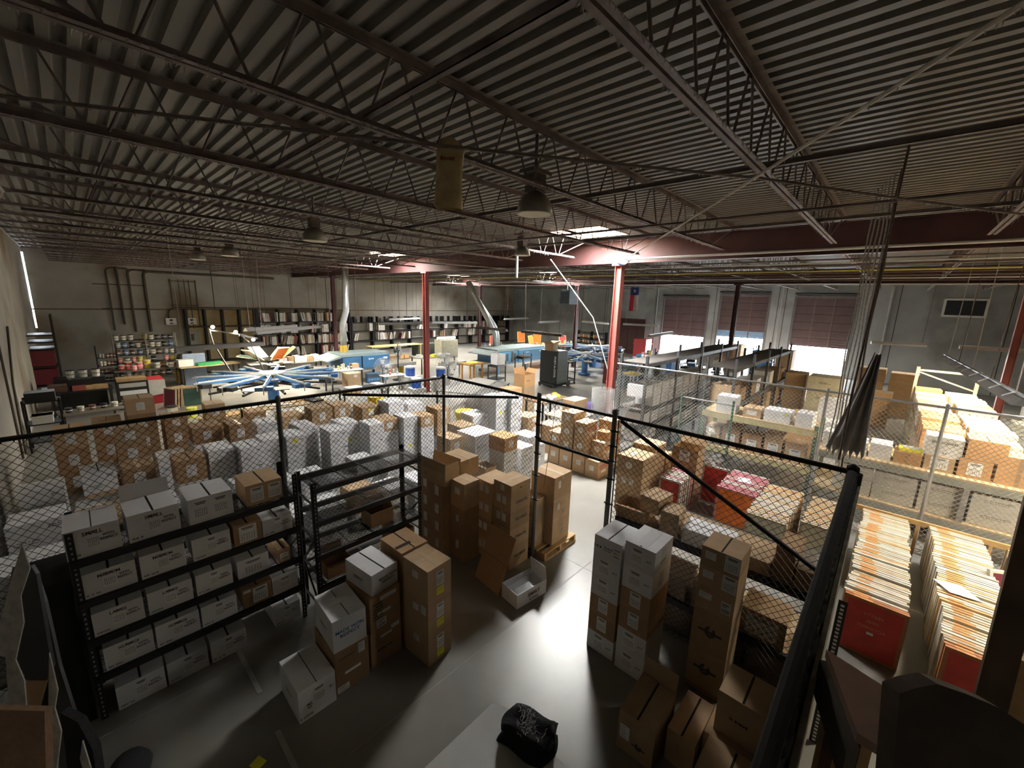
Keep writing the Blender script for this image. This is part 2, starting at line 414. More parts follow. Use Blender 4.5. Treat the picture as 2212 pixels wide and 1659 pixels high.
for (a, b, c, d), nm in zip(SKY, SKN):
    t = thing('skylight', 'bright rectangular roof skylight ' + nm, 'skylight', ((a + b) / 2, (c + d) / 2, DECK), group='roof skylights')
    w, h = (b - a) / 2, (d - c) / 2
    q = MB(); q.box(-w - .04, -w, -h - .04, h + .04, -.02, .3); q.box(w, w + .04, -h - .04, h + .04, -.02, .3); q.box(-w, w, -h - .04, -h, -.02, .3); q.box(-w, w, h, h + .04, -.02, .3)
    q.build('curb', mat('skylight_curb', (0.5, 0.36, 0.22), 0.7), t)
    q = MB(); q.box(-w, w, -h, h, .24, .26); q.build('diffuser', GL, t)
    L = bpy.data.lights.new('skylight_light', 'AREA'); L.shape = 'RECTANGLE'; L.size = 2 * w; L.size_y = 2 * h; L.energy = SKYLIGHT * 4 * w * h * 2.2; L.color = (0.93, 0.96, 1.0); L.spread = R(150)
    put('skylight_light', L, t, (0, 0, .2))
# ---------------------------------------------------------------- steel
ORD = ['first', 'second', 'third', 'fourth', 'fifth', 'sixth', 'seventh', 'eighth', 'ninth', 'tenth', 'eleventh', 'twelfth', 'thirteenth', 'fourteenth', 'fifteenth', 'sixteenth', 'seventeenth', 'eighteenth', 'nineteenth', 'twentieth']
def joist_meshes(L, dens):
    t = MB()
    for s in (-1, 1): t.box(0, L, s * .012, s * .062, .555, .56); t.box(0, L, s * .012, s * .017, .50, .556)
    b = MB()
    for s in (-1, 1): b.box(.75, L - .75, s * .010, s * .05, .0, .005); b.box(.75, L - .75, s * .010, s * .014, .004, .045)
    w = MB(); k = 0; x = 0.39 - 0.2
    nodes = []
    while x < L - .9: nodes.append(x); x += .6
    nodes = [q for q in nodes if q > .8]
    for i, q in enumerate(nodes):
        w.tube([(q - .05, 0, .02), (q - .27, 0, .53)], .0105, 5); w.tube([(q + .05, 0, .02), (q + .27, 0, .53)], .0105, 5)
    w.tube([(nodes[0] - .05, 0, .02), (.08, 0, .53)], .012, 5); w.tube([(nodes[-1] + .05, 0, .02), (L - .08, 0, .53)], .012, 5)
    return t.mesh('top_chord', DUSTSTEEL), b.mesh('bottom_chord', DUSTSTEEL), w.mesh('web', DUSTSTEEL)
BAYS = [(XW + .05, 10.22, 'the near bay'), (10.38, 21.32, 'the middle bay'), (21.48, XD - .03, 'the dock bay')]
LINT = MB(); rl = random.Random(3)
for i in range(520):
    x = rl.uniform(.8, 9.6); s = rl.choice((-1, 1)); h = rl.uniform(.008, .035) * (2 if rl.random() < .06 else 1)
    LINT.add([(x, s * .05, .004), (x + rl.uniform(.006, .02), s * .05, .004), (x + rl.uniform(-.01, .02), s * .052, -h), (x + .006, s * .044, .004)], [(0, 1, 2), (1, 3, 2), (3, 0, 2)])
LINTM = LINT.mesh('lint', DUSTY)
for bi, (a, b, nm) in enumerate(BAYS):
    ms = joist_meshes(b - a, 1)
    for k in range(-4, 16):
        y = 1.08 + 1.86 * k
        if y > YB - .3 or (k < -2 and bi == 0) or (bi == 0 and k < -1): continue
        who = 'directly over the gate' if k == 0 else ('%s beyond the gate joist' % ORD[k - 1] if k > 0 else '%s right of the gate joist' % ORD[-k - 1])
        t = thing('roof_joist', 'dusty open-web roof joist in %s, %s' % (nm, who), 'roof joist', (a, y, JB), group='open-web roof joists')
        for q in ms: put(q.name.split('.')[0], q, t)
        if bi == 0 and -1 <= k <= 3: put('lint', LINTM, t)['kind'] = 'stuff'
def ibeam(name, label, x, y0, y1, zb, zt, w):
    m = MB(); m.box(x - w / 2, x + w / 2, y0, y1, zb, zb + .02); m.box(x - w / 2, x + w / 2, y0, y1, zt - .02, zt); m.box(x - .008, x + .008, y0, y1, zb + .02, zt - .02)
    tag(m.build(name, DARKRED), label, 'girder', 'steel roof girders')
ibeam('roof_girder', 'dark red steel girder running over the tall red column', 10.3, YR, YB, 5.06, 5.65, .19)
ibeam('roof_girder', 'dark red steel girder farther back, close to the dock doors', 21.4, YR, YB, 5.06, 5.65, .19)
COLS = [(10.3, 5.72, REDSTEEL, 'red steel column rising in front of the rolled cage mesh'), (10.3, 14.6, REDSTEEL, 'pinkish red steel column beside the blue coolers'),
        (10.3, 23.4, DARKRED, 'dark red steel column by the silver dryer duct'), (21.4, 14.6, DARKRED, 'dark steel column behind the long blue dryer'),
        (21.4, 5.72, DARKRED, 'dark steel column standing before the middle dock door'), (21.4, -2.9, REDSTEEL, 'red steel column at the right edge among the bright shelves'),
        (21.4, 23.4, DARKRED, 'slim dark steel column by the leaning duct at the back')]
for x, y, m_, lb in COLS:
    t = thing('steel_column', lb, 'column', (x, y, 0), group='roof columns')
    q = MB(); s = .095
    q.box(-s, s, -s, -s + .014, 0, 5.0); q.box(-s, s, s - .014, s, 0, 5.0); q.box(-.007, .007, -s, s, 0, 5.0)
    q.build('shaft', m_, t)
    q = MB(); q.box(-.16, .16, -.16, .16, 0, .02); q.build('base_plate', m_, t)
    q = MB(); q.box(-.12, .12, -.18, .18, 5.0, 5.06); q.build('cap_plate', m_, t)
# bridging angles and sprinkler pipes run across the joists
def run(name, label, x, z, y0, y1, r, m_, cat, flat=False, group=None):
    q = MB()
    if flat: q.box(x - r, x + r, y0, y1, z, z + .005); q.box(x - r, x - r + .005, y0, y1, z, z + r * 2)
    else: q.tube([(x, y0, z), (x, y1, z)], r, 8)
    tag(q.build(name, m_), label, cat, group)
for x, y0, y1, lb in ((1.58, 1.08, 20, 'dusty bridging angle across the nearest joists, closest to the camera'), (4.36, -6, 29, 'dusty bridging angle crossing under the joists over the gate'),
                      (7.34, -6, 29, 'pale bridging angle crossing the joists just before the red girder')):
    run('bridging_angle', lb, x, JB + .045, y0, y1, .02, DUSTSTEEL, 'bridging angle', True, 'bridging angles')
for x, z, r, m_, lb in ((5.82, 5.1, .018, DUSTSTEEL, 'thin dark pipe under the joists right of the hanging rope'), (9.62, 5.09, .025, WHITEPAINT, 'white pipe running below the first red girder'),
                        (11.9, 5.12, .018, DUSTSTEEL, 'dark conduit just behind the first girder'), (13.2, 5.1, .022, DUSTSTEEL, 'dusty pipe running in the middle bay behind the white pipe'),
                        (14.95, 5.1, .025, mat('yellow_gas_pipe', (0.62, 0.55, 0.16), 0.5), 'yellow pipe running under the middle bay roof'),
                        (10.95, 5.13, .012, DUSTSTEEL, 'thin conduit close behind the first girder'), (12.5, 5.1, .014, WHITEPAINT, 'thin white conduit in the middle bay'), (16.1, 5.12, .016, DUSTSTEEL, 'dusty conduit behind the yellow pipe'), (18.6, 5.1, .018, WHITEPAINT, 'white conduit between the girders, far one'), (20.2, 5.12, .016, DUSTSTEEL, 'dusty conduit before the second girder'),
                        (17.2, 5.1, .022, DUSTSTEEL, 'dusty pipe between the yellow pipe and the second girder'), (21.7, 5.05, .025, WHITEPAINT, 'white pipe running along the second girder')):
    run('ceiling_pipe', lb, x, z, -10, 29 if x != 9.62 else 5.9, r, m_, 'pipe', False, 'pipes under the roof')
def sag(p, q, drop, n=14): return [tuple(Vector(p).lerp(Vector(q), i / n) - Vector((0, 0, drop * 4 * (i / n) * (1 - i / n)))) for i in range(n + 1)]
def cable(name, label, pts, r, m_, lint=0, cat='cable'):
    q = MB(); q.tube(pts, r, 6); o = q.build(name, m_); tag(o, label, cat)
    if lint:
        k = MB(); rr = random.Random(len(pts))
        for i in range(lint):
            j = rr.randrange(len(pts) - 1); c = Vector(pts[j]).lerp(Vector(pts[j + 1]), rr.random()); d = (Vector(pts[j + 1]) - Vector(pts[j])).normalized() * rr.uniform(.004, .012)
            h = rr.uniform(.01, .045); k.add([c - d, c + d, c + Vector((0, 0, -h)), c + Vector((.004, .004, -.002))], [(0, 1, 2), (1, 3, 2), (3, 0, 2)])
        k.build('lint', DUSTY, o)['kind'] = 'stuff'
    return o
DARKCABLE = mat('dusty_cable', (0.13, 0.10, 0.085), 0.9, var=0.3, scale=20, dust=(0.36, 0.33, 0.28))
cable('reel_cord', 'pale lint-covered cord slanting from the blue reel on the red column to the upper right', sag((2.2, -.35, 5.1), (10.02, 5.53, 5.1), .03, 30), .012, mat('pale_cord', (0.5, 0.46, 0.40), 0.9), 160)
cable('black_cable', 'dark lint-fringed cable sagging across the picture under the joists', sag((-1.0, 4.75, 5.12), (4.36, 1.1, 5.13), .02, 16) + sag((4.36, 1.1, 5.13), (9.6, -2.35, 5.1), .03, 16)[1:], .013, DARKCABLE, 420)
q = thing('cord_reel', 'blue cord reel mounted at the top of the tall red column', 'reel', (10.15, 5.6, 5.16))
d = MB(); d.lathe([(.02, -.06), (.16, -.06), (.17, -.03), (.17, .03), (.16, .06), (.02, .06)], 18); k = d.build('drum', mat('reel_blue', (0.16, 0.30, 0.50), 0.4), q); k.rotation_euler = (R(80), 0, R(-30))
d = MB(); d.box(-.03, .03, -.03, .03, -.1, .12); d.build('bracket', GALV, q)

# ================================================================ chain-link cages
def link_mesh(L, H, pitch=.078, r=.003, tex=0.0):
    """woven diamonds on the XZ plane, L long and H high"""
    b = MB(); h = pitch / 2; n = int(L / pitch); k = int(H / h)
    def seg(p, q):
        d = Vector(q) - Vector(p); a = Vector((-d.z, 0, d.x)).normalized() * r; c = Vector((0, r * 1.2, 0))
        P, Q = Vector(p), Vector(q)
        b.add([P + a, P - a * .5 + c, P - a * .5 - c, Q + a, Q - a * .5 + c, Q - a * .5 - c], [(0, 1, 4, 3), (1, 2, 5, 4), (2, 0, 3, 5)])
    for i in range(n + 1):
        x = i * pitch
        for s in (0, 1):
            x0 = x
            for j in range(k):
                up = j % 2 == 0
                a = x if up else x + h; c = x + h if up else x
                if s: a, c = x - (a - x), x - (c - x)
                if -.001 <= min(a, c) and max(a, c) <= L + .001: seg((a, 0, j * h), (c, 0, (j + 1) * h))
    if tex:
        for i in range(n): b.bar((i * pitch + h, 0, k * h - .005), (i * pitch + h - .006, 0, k * h + tex), r * 2); b.bar((i * pitch + h, 0, k * h), (i * pitch + h + .012, 0, k * h + tex * .9), r * 2)
    return b
def fence(name, label, p, q, H, m_, posts, wire, r=.024, top=True, mesh_h=None, z0=.03, group=None, rails=(), pitch=.078, wr=.003, pm=None):
    """chain-link run from p to q on the floor; posts as distances along it"""
    p = Vector((*p, 0)); q = Vector((*q, 0)); L = (q - p).length; a = math.atan2(q.y - p.y, q.x - p.x)
    t = thing(name, label, 'fence', p, a, group)
    for u in posts:
        b = MB(); b.tube([(u, 0, 0), (u, 0, H + .03)], r * 1.25, 10); b.lathe([(r * 1.25, H + .0), (r * 1.5, H + .01), (r * 1.4, H + .05), (r * .5, H + .07)], 10, (u, 0, 0))
        for z in (.35, .9, 1.5, 2.05): b.lathe([(r * 1.4, z), (r * 1.4, z + .02)], 10, (u, 0, 0)); b.box(u - .006, u + .006, -r * 1.8, -r * 1.2, z, z + .02)
        b.build('post', pm or m_, t, smooth=False)
    if top: b = MB(); b.tube([(0, 0, H), (L, 0, H)], r, 10); b.build('top_rail', m_, t)
    for z, u0, u1 in rails: b = MB(); b.tube([(u0, 0, z), (u1, 0, z)], r * .85, 8); b.build('rail', m_, t)
    w = link_mesh(L, (mesh_h or H) - z0, pitch, wr, .035).build('chain_link_mesh', wire, t, (0, 0, z0)); w['kind'] = 'stuff'
    return t
WIRE = mat('dark_wire', (0.035, 0.032, 0.03), 0.5, 0.3, var=0.2)
WIREG = mat('galvanised_wire', (0.42, 0.42, 0.40), 0.5, 0.2, var=0.2)
POSTM = mat('grey_green_post', (0.13, 0.135, 0.125), 0.5, 0.3, var=0.3, scale=3)
FX, FY, FH = 4.58, 5.88, 2.6
fb = fence('chain_link_fence', 'dark chain-link fence along the back of the storage cage', (XW + .02, FY), (4.53, FY), FH, DARKPAINT, (2.85, 5.6), WIRE, rails=((.12, 0, 5.6),), pm=POSTM)
b = MB(); b.tube([(2.62 - XW, -.02, FH - .04), (4.52 - XW, -1.82, FH - .04)], .022, 8); k = b.build('corner_brace', DARKPAINT, fb)
fr = fence('chain_link_fence', 'chain-link side fence between the cage corner and the gate post', (FX, FY - .05), (FX, 3.74), FH, DARKPAINT, (), WIRE, rails=((.12, 0, 2.1),))
# doorway: two posts, a header panel of mesh over the opening
t = thing('cage_doorway', 'open cage doorway with two posts and a mesh panel above', 'gate', (FX, 3.69, 0), R(-90))
for u in (0, 1.24):
    b = MB(); b.tube([(u, 0, 0), (u, 0, FH + .04)], .032, 10)
    b.lathe([(.03, FH + .03), (.037, FH + .04), (.03, FH + .09), (.01, FH + .1)], 10, (u, 0, 0)); b.build('post', POSTM, t)
    b = MB()
    for z in (1.0, 1.4, 1.75, 2.0, 2.2, 2.4): b.lathe([(.036, z), (.036, z + .025)], 10, (u, 0, 0)); b.box(u - .05, u + .07 if u == 0 else u + .07, -.012, .012, z, z + .02)
    b.build('clamp', DARKPAINT, t)
for z in (FH, 1.97): b = MB(); b.tube([(0, 0, z), (1.24, 0, z)], .024, 8); b.build('rail', DARKPAINT, t)
b = MB(); b.tube([(.07, 0, 1.98), (.07, 0, 2.57)], .006, 5); b.tube([(1.3, 0, .1), (1.3, 0, 2.57)], .008, 5); b.build('tension_bar', DARKPAINT, t)
w = link_mesh(1.17, .6, tex=.035).build('chain_link_mesh', WIRE, t, (.05, 0, 1.99)); w['kind'] = 'stuff'
cable('gate_string', 'thin dark string hanging from the gate header to the pallet boxes', [(FX + .02, 3.40, 2.58), (FX + .06, 3.48, 2.0), (FX + .12, 3.62, 1.2)], .004, INK)
fs = fence('chain_link_fence', 'dark chain-link panel with a slanting brace right of the doorway', (FX, 2.40), (FX, .12), FH, DARKPAINT, (), WIRE, rails=((.12, 0, 2.2),))
b = MB(); b.tube([(.06, -.03, FH - .03), (2.19, -.03, 1.58)], .024, 8); b.build('diagonal_brace', DARKPAINT, fs)
# corner post and the run coming back towards the camera, seen edge-on
ft = fence('chain_link_fence', 'dark padded chain-link run seen edge-on at the right of the cage', (FX, .10), (1.2, .088), FH, mat('black_foam_wrap', (0.007, 0.007, 0.0075), 0.9, var=.3, scale=14, bump=.3), (0.0,), WIRE, r=.034)
b = MB(); n = 130
for i in range(n + 1):
    u = 3.38 * i / n; e = .008 * math.sin(i * 1.7) + .005 * math.sin(i * .6)
    b.v += [(u, -.005 + e, .2), (u, -.005 + e, FH + .02), (u, .038 + e, FH + .01), (u, .038 + e, .2)]
for i in range(n):
    for k in range(4): b.f.append((i * 4 + k, i * 4 + (k + 1) % 4, i * 4 + 4 + (k + 1) % 4, i * 4 + 4 + k)); b.m.append(0)
b.f += [(3, 2, 1, 0), (n * 4, n * 4 + 1, n * 4 + 2, n * 4 + 3)]; b.m += [0, 0]
b.build('black_windscreen', MATS['black_foam_wrap'], ft)
b = MB(); b.tube([(.0, .03, FH + .0), (.02, .02, 1.6), (0, .02, 0)], .045, 10); b.build('post_padding', MATS['black_foam_wrap'], ft)
# wooden stud and perforated angle on the outside of that run
b = MB(); b.bar((4.60, .037, 1.25), (1.3, .028, 1.25), .02, 2.5); 
tag(b.build('fence_board', mat('grey_weathered_board', (0.30, 0.27, 0.21), 0.85, var=0.35, scale=10)), 'weathered grey board strip fixed along the outside of the edge-on fence', 'board')
b = MB(); z0 = .3
z0 = 0
b.box(4.31, 4.313, -.055, .010, z0, 1.52); b.box(4.313, 4.36, -.055, -.052, z0, 1.52)
for i in range(38): b.box(4.3085, 4.31, -.036, -.010, z0 + .02 + i * .039, z0 + .042 + i * .039, 1)  # pale plates stand in for light shining through the holes
tag(b.build('perforated_angle', [BLACK, PAPER]), 'black perforated steel angle standing beside the edge-on fence', 'steel angle')
# rolled spare mesh and the far cage fences
gal = fence('chain_link_fence', 'galvanised chain-link fence in front of the bright shelving on the right', (9.21, 4.96), (9.35, -2.3), 2.55, GALV, (4.2, 5.72, 7.3), WIREG, r=.02, rails=((.1, 0, 7.2),), wr=.0038)

# ================================================================ boxes and racks inside the cage
def stack(x, y, z, w, d, items, where, group=None, rot=0.0, name='cardboard_box'):
    """cartons piled on one footprint, bottom first: (height, material, top, marks[, description[, dx, dy, rot, w, d]])"""
    n = len(items); out = []
    for i, it in enumerate(items):
        h, m_, top, marks = it[:4]; kind = it[4] if len(it) > 4 and it[4] else {'cardboard_white': 'white', 'cardboard_tan': 'tan', 'cardboard_brown': 'brown', 'cardboard_orange': 'orange-brown'}[m_.name] + ' carton'
        dx, dy, dr, ww, dd = (it[5] if len(it) > 5 else (0, 0, 0, w, d))
        pos = 'only box' if n == 1 else 'top box' if i == n - 1 else 'bottom box' if i == 0 else '%s box up' % ORD[i]
        o = carton(x + dx, y + dy, z, ww, dd, h, m_, '%s, %s of the stack %s' % (kind, pos, where) if n > 1 else '%s %s' % (kind, where), top, rot + dr, group, marks, name)
        z += h; out.append(o)
    return out
SL = lambda a=.5, c=.55, w=.13, h=.16, f='F': (f, a, c, 'sheet', w, h)
MWR = lambda a, c, s, m_=BLUEINK, f='F': (f, a, c, 'text', 'MADE WITH\nRESPECT', s, m_)
def black_rack(label, x0, x1, y0, y1, levels, top, group):
    t = thing('storage_rack', label, 'rack', ((x0 + x1) / 2, (y0 + y1) / 2, 0), 0, group); X = (x1 - x0) / 2; Y = (y1 - y0) / 2
    for sx in (-1, 1):
        for sy in (-1, 1):
            b = MB(); x = sx * X; y = sy * Y
            b.box(min(x, x - sx * .05), max(x, x - sx * .05), min(y, y - sy * .004), max(y, y - sy * .004), 0, top)
            b.box(min(x, x - sx * .004), max(x, x - sx * .004), min(y, y - sy * .05), max(y, y - sy * .05), 0, top)
            for i in range(int(top / .05)): b.box(x - sx * .032, x - sx * .018, y + sy * .0005 - .0005, y + sy * .0005 + .0005, .03 + i * .05, .052 + i * .05, 1)
            b.build('post', [BLACK, GREYINK], t)
    for z in levels:
        for sy in (-1, 1):
            b = MB(); b.box(-X + .004, X - .004, sy * Y - .02, sy * Y + .02, z - .065, z); b.build('beam', BLACK, t)
        b = MB()
        for i in range(int(2 * Y / .032)): b.bar((-X + .01, -Y + .02 + i * .032, z), (X - .01, -Y + .02 + i * .032, z), .007)
        for i in range(5): b.bar((-X + .1 + i * (2 * X - .2) / 4, -Y, z - .006), (-X + .1 + i * (2 * X - .2) / 4, Y, z - .006), .012 if i % 2 else .03, .01)
        b.build('wire_deck', mat('wire_deck_steel', (.06, .06, .062), .35, .7, var=.2), t)
    for sx in (-1, 1):
        b = MB(); x = sx * (X - .01)
        for z in (.25, .7, 1.15, 1.6):
            if z < top - .1: b.bar((x, -Y + .02, z), (x, Y - .02, z), .02)
        b.bar((x, -Y + .02, .25), (x, Y - .02, .7), .018); b.bar((x, Y - .02, .7), (x, -Y + .02, 1.15), .018); b.build('end_brace', BLACK, t)
    return t
RY = 4.90
LV = [.47, .86, 1.26, 1.665]
black_rack('black steel rack loaded with white cartons at the left', -.26, 1.60, RY, 5.42, LV, 1.93, 'black steel racks')
black_rack('black steel rack with nearly empty wire shelves', 1.66, 3.14, 4.62, 5.10, [.52, .95, 1.385, 1.81], 1.87, 'black steel racks')
b = MB(); b.box(-.62, -.285, 4.96, 5.5, .0, 1.48); b.box(-.63, -.28, 4.95, 5.51, 1.48, 1.5); b.box(-.46, -.455, 4.955, 4.96, .05, 1.45, 1)
tag(b.build('black_cabinet', [mat('matt_black', (0.006, 0.006, 0.006), 0.8), GAP]), 'matt black cabinet against the left end of the loaded rack', 'cabinet')
def rack_row(z, h, cols, d, word, shelf, gname):
    n = len(cols)
    for i, (xa, xb, m_, kw) in enumerate(cols):
        w = xb - xa; dims = (w, d, h); marks = list(kw.get('marks', ()))
        if m_ is WHITE and not kw.get('bare'):
            marks += [('F', .50, .58, 'sheet', w * .26, h * .66), ('F', .78, .55, 'text', 'WITH\nRESPECT' if w > .3 else 'ECT', h * .13, INK, .85), ('F', .19, .13, 'print', w * .28, h * .14, GREYINK)]
            if kw.get('w', word): marks += [('F', .50, .79, 'text', kw.get('w', word), h * .17, INK)]
        lab = '%s, %s of the loaded black rack, %s from left' % (kw.get('t', 'white carton'), shelf, ORD[i])
        carton(xa, RY + kw.get('dy', .015), z, w, d, h + kw.get('dh', 0), m_, lab, kw.get('top', 'slit'), kw.get('r', 0), gname, marks)
GR = 'cartons on the loaded black rack'
rack_row(LV[3] + .004, .27, [(-.27, .08, WHITE, dict(top='closed', marks=[('F', .66, .82, 'label', .03, .03)] if 0 else [])), (.13, .51, WHITE, dict(marks=[('flap', 'B', .17, -8)], r=2)), (.58, .96, WHITE, dict(w='', r=1, top='slit', marks=[('F', .27, .55, 'sheet', .13, .19), ('F', .72, .55, 'sheet', .13, .19)], bare=1)),
    (1.09, 1.46, TAN, dict(t='tan carton with two paper sheets', dy=.06, dh=-.03, marks=[('F', .3, .5, 'sheet', .13, .17), ('F', .78, .5, 'sheet', .13, .17)]))], .42, 'SMALL', 'top shelf', GR)
rack_row(LV[2] + .004, .24, [(-.22, .14, WHITE, {}), (.17, .51, WHITE, {}), (.57, .90, WHITE, dict(w='')), (.93, 1.20, BROWN, dict(t='brown carton with a packing sheet', top='slit', marks=[('F', .5, .5, 'sheet', .17, .19)])), (1.21, 1.52, WHITE, dict(w='', t='white carton with lid card', dh=-.04, marks=[('T', .7, .4, 'sheet', .12, .10)]))], .42, 'MEDIUM', 'second shelf', GR)
rack_row(LV[1] + .004, .235, [(-.20, .15, WHITE, {}), (.18, .53, WHITE, {}), (.56, .88, WHITE, dict(w='')), (.93, 1.24, WHITE, dict(w='', t='off-white carton with a large sheet', dh=-.02, bare=1, marks=[('F', .5, .5, 'sheet', .2, .17)])), (1.34, 1.47, TAN, dict(t='small tan carton', dh=-.06, marks=[('F', .5, .4, 'code', .09, .09)]))], .42, 'LARGE', 'third shelf', GR)
rack_row(LV[0] + .004, .24, [(-.17, .18, WHITE, {}), (.20, .55, WHITE, {}), (.57, .89, WHITE, dict(w='')), (.95, 1.24, BROWN, dict(t='brown carton with a tall sheet', marks=[('F', .6, .5, 'sheet', .15, .18), ('F', .15, .85, 'lines', .07, .03)])), (1.25, 1.53, WHITE, dict(w='', t='shaded white carton', bare=1, marks=[('F', .5, .55, 'sheet', .12, .13)]))], .42, 'XLARGE', 'fourth shelf', GR)
rack_row(.0, .25, [(-.14, .22, WHITE, {}), (.24, .58, WHITE, {}), (.61, .94, WHITE, dict(w='')), (1.26, 1.55, WHITE, dict(w='', dh=-.02, dy=.08))], .42, '', 'floor', GR)
# on and under the empty rack
carton(2.42, 4.72, .954, .33, .28, .2, BROWN, 'open brown carton lying on a middle wire shelf of the empty rack', 'open', 0, None, [('flap', 'R', .12, -20), ('flap', 'B', .12, 10), ('flap', 'F', .1, 60)])
carton(2.72, 4.66, .524, .34, .3, .22, BROWN, 'brown carton with a label on the low wire shelf', 'open', 4, None, [('F', .45, .6, 'lines', .12, .07), ('flap', 'B', .12, 15)])
carton(1.80, 4.68, .524, .32, .3, .18, BROWN, 'half-hidden brown carton at the left of the low wire shelf', 'open', 0, None, [('flap', 'F', .12, 70), ('flap', 'B', .12, 5)])
b = MB(); b.lathe([(.16, 0), (.22, .03), (.24, .12), (.16, .2), (.05, .23)], 14); k = b.build('plastic_bag', clear('clear_plastic', (.45, .45, .44), .2, .6), None, (2.1, 4.85, .0), 0, True); tag(k, 'clear plastic bag slumped under the empty wire rack', 'bag')
# seven-carton island and the yellow-sticker column in the middle of the cage
carton(1.02, 3.55, 0, .35, .49, .35, WHITE, 'white carton on the floor at the lower left of the middle pile', 'closed', 0, None, [('F', .55, .62, 'sheet', .12, .17), ('F', .28, .4, 'text', 'MA\nRE', .035, INK), ('F', .87, .6, 'code', .03, .03), ('L', .5, .5, 'text', 'RESPECT', .04, GREYINK), ('F', .22, .12, 'print', .14, .05, GREYINK)])
carton(1.39, 3.58, 0, .355, .49, .50, BROWN, 'brown carton under the white blue-print carton in the middle pile', 'closed', 0, None, [('F', .78, .82, 'lines', .07, .12), ('F', .5, .42, 'tape', .17, .03, PAPER), ('F', .2, .1, 'code', .12, .07), ('F', .4, .8, 'print', .2, .02, INK)])
carton(1.385, 3.585, .50, .34, .49, .36, WHITE, 'white carton printed in blue on the left brown box', 'closed', -3, None, [MWR(.5, .52, .052), ('F', .86, .62, 'code', .03, .03), ('L', .5, .5, 'text', 'RESPECT', .05, GREYINK), ('T', .35, .55, 'tape', .2, .1)])
carton(1.79, 3.62, 0, .38, .5, .44, BROWN, 'lower brown carton with tape strips behind the white cartons', 'closed', 2, None, [('F', .5, .75, 'tape', .14, .03, PAPER), ('F', .8, .86, 'lines', .1, .05), ('F', .5, .4, 'print', .22, .05, INK)])
carton(1.80, 3.62, .44, .37, .5, .42, BROWN, 'upper brown carton with bar-code label under the white box', 'closed', 3, None, [('F', .6, .86, 'lines', .2, .05), ('F', .45, .45, 'tape', .16, .035, PAPER), ('F', .35, .16, 'code', .12, .1), ('F', .25, .55, 'print', .12, .22, INK)])
carton(1.84, 3.64, .86, .335, .48, .25, WHITE, 'clean white carton on top of the brown pair in the middle', 'slit', 7, None, [MWR(.62, .5, .042, INK), ('L', .5, .5, 'text', 'RESPECT', .045, GREYINK)])
yl = lambda: [('F', .52, .62, 'sheet', .10, .17), ('F', .52, .24, 'yellow', .10, .09), ('L', .5, .7, 'lines', .09, .08)]
stack(2.24, 3.20, 0, .33, .42, [(.38, TAN, 'plain', yl()), (.40, TAN, 'plain', yl() + [('L', .82, .75, 'lines', .08, .1)]), (.40, TAN, 'cross', yl())], 'with yellow stickers mid-cage', 'yellow-sticker cartons', 4)
carton(2.23, 3.68, 0, .36, .44, 1.17, BROWN, 'tall tan carton with split lid behind the yellow-sticker stack', 'slit', 2, None, [('T', .3, .3, 'tape', .2, .05, GAP)])
# brown stacks at the back right of the cage
lb2 = lambda a=.3, b_=.62: [('L', a, .6, 'lines', .08, .12), ('L', b_, .6, 'lines', .08, .12)]
tw = lambda flip: ('F', .55, .5, 'text', 'TECWELD', .062, INK, .95)
def tec(h, flip): 
    m_ = lb2() + [('F', .55, .5, 'text', 'TECWELD', .062, INK, .95)]
    return (h, TAN, 'taped', m_, 'lettered tan carton')
T3 = stack(4.07, 3.72, 0, .43, .36, [tec(.37, 0), tec(.29, 1), tec(.28, 0), tec(.28, 1), (.15, TAN, 'taped', [('L', .5, .5, 'lines', .08, .09), ('F', .5, .5, 'print', .04, .05, INK)], 'bulging tan carton')], 'of lettered cartons inside the gate', 'lettered carton stack')
for o in (T3[1], T3[3]):
    for ch in o.children:
        if ch.data.name.startswith('printing'): ch.rotation_euler = (R(90), R(180), 0)
stack(4.05, 4.10, 0, .44, .36, [(.33, TAN, 'plain', lb2()), (.33, TAN, 'plain', lb2()), (.31, TAN, 'plain', lb2(.35, .7)), (.31, TAN, 'taped', lb2(.35, .7))], 'just behind the lettered cartons')
stack(3.70, 4.33, 0, .30, .32, [(.44, BROWN, 'plain', [('L', .5, .6, 'lines', .07, .13)]), (.44, BROWN, 'plain', [('L', .5, .6, 'lines', .06, .1)]), (.42, TAN, 'taped', [('L', .5, .65, 'lines', .12, .1)])], 'left of the lettered cartons')
lt = lambda: [('L', .55, .62, 'lines', .09, .15)]
stack(3.57, 4.68, 0, .46, .34, [(.30, BROWN, 'plain', lt()), (.29, BROWN, 'plain', lt()), (.30, BROWN, 'plain', lt()), (.31, BROWN, 'taped', lt())], 'beside the end of the empty rack')
stack(3.62, 5.06, 0, .40, .34, [(.30, BROWN, 'plain', lt()), (.29, BROWN, 'plain', lt()), (.30, BROWN, 'plain', lt()), (.31, BROWN, 'taped', lt())], 'in the back corner by the empty rack')
carton(3.57, 4.62, 1.205, .30, .64, .20, TAN, 'open tan carton with raised flaps on the corner stack', 'open', 4, None, [('flap', 'L', .16, -4), ('flap', 'R', .16, 12), ('flap', 'F', .13, -10), ('L', .3, .5, 'print', .05, .06, INK)])
carton(3.92, 4.68, 1.205, .40, .48, .29, TAN, 'taped tan carton beside the open one on the corner stack', 'taped', 3)
b = MB(); b.box(-.27, .27, 0, .006, 0, .80); b.box(-.27, .27, -.001, .0, .40, .404, 1)
o = b.build('cardboard_sheet', [BROWN, GAP]); o.rotation_euler = (R(-22), 0, R(-95)); o.location = (3.60, 3.72, .003)
tag(o, 'flat brown cardboard sheet leaning against the lettered stack', 'cardboard')
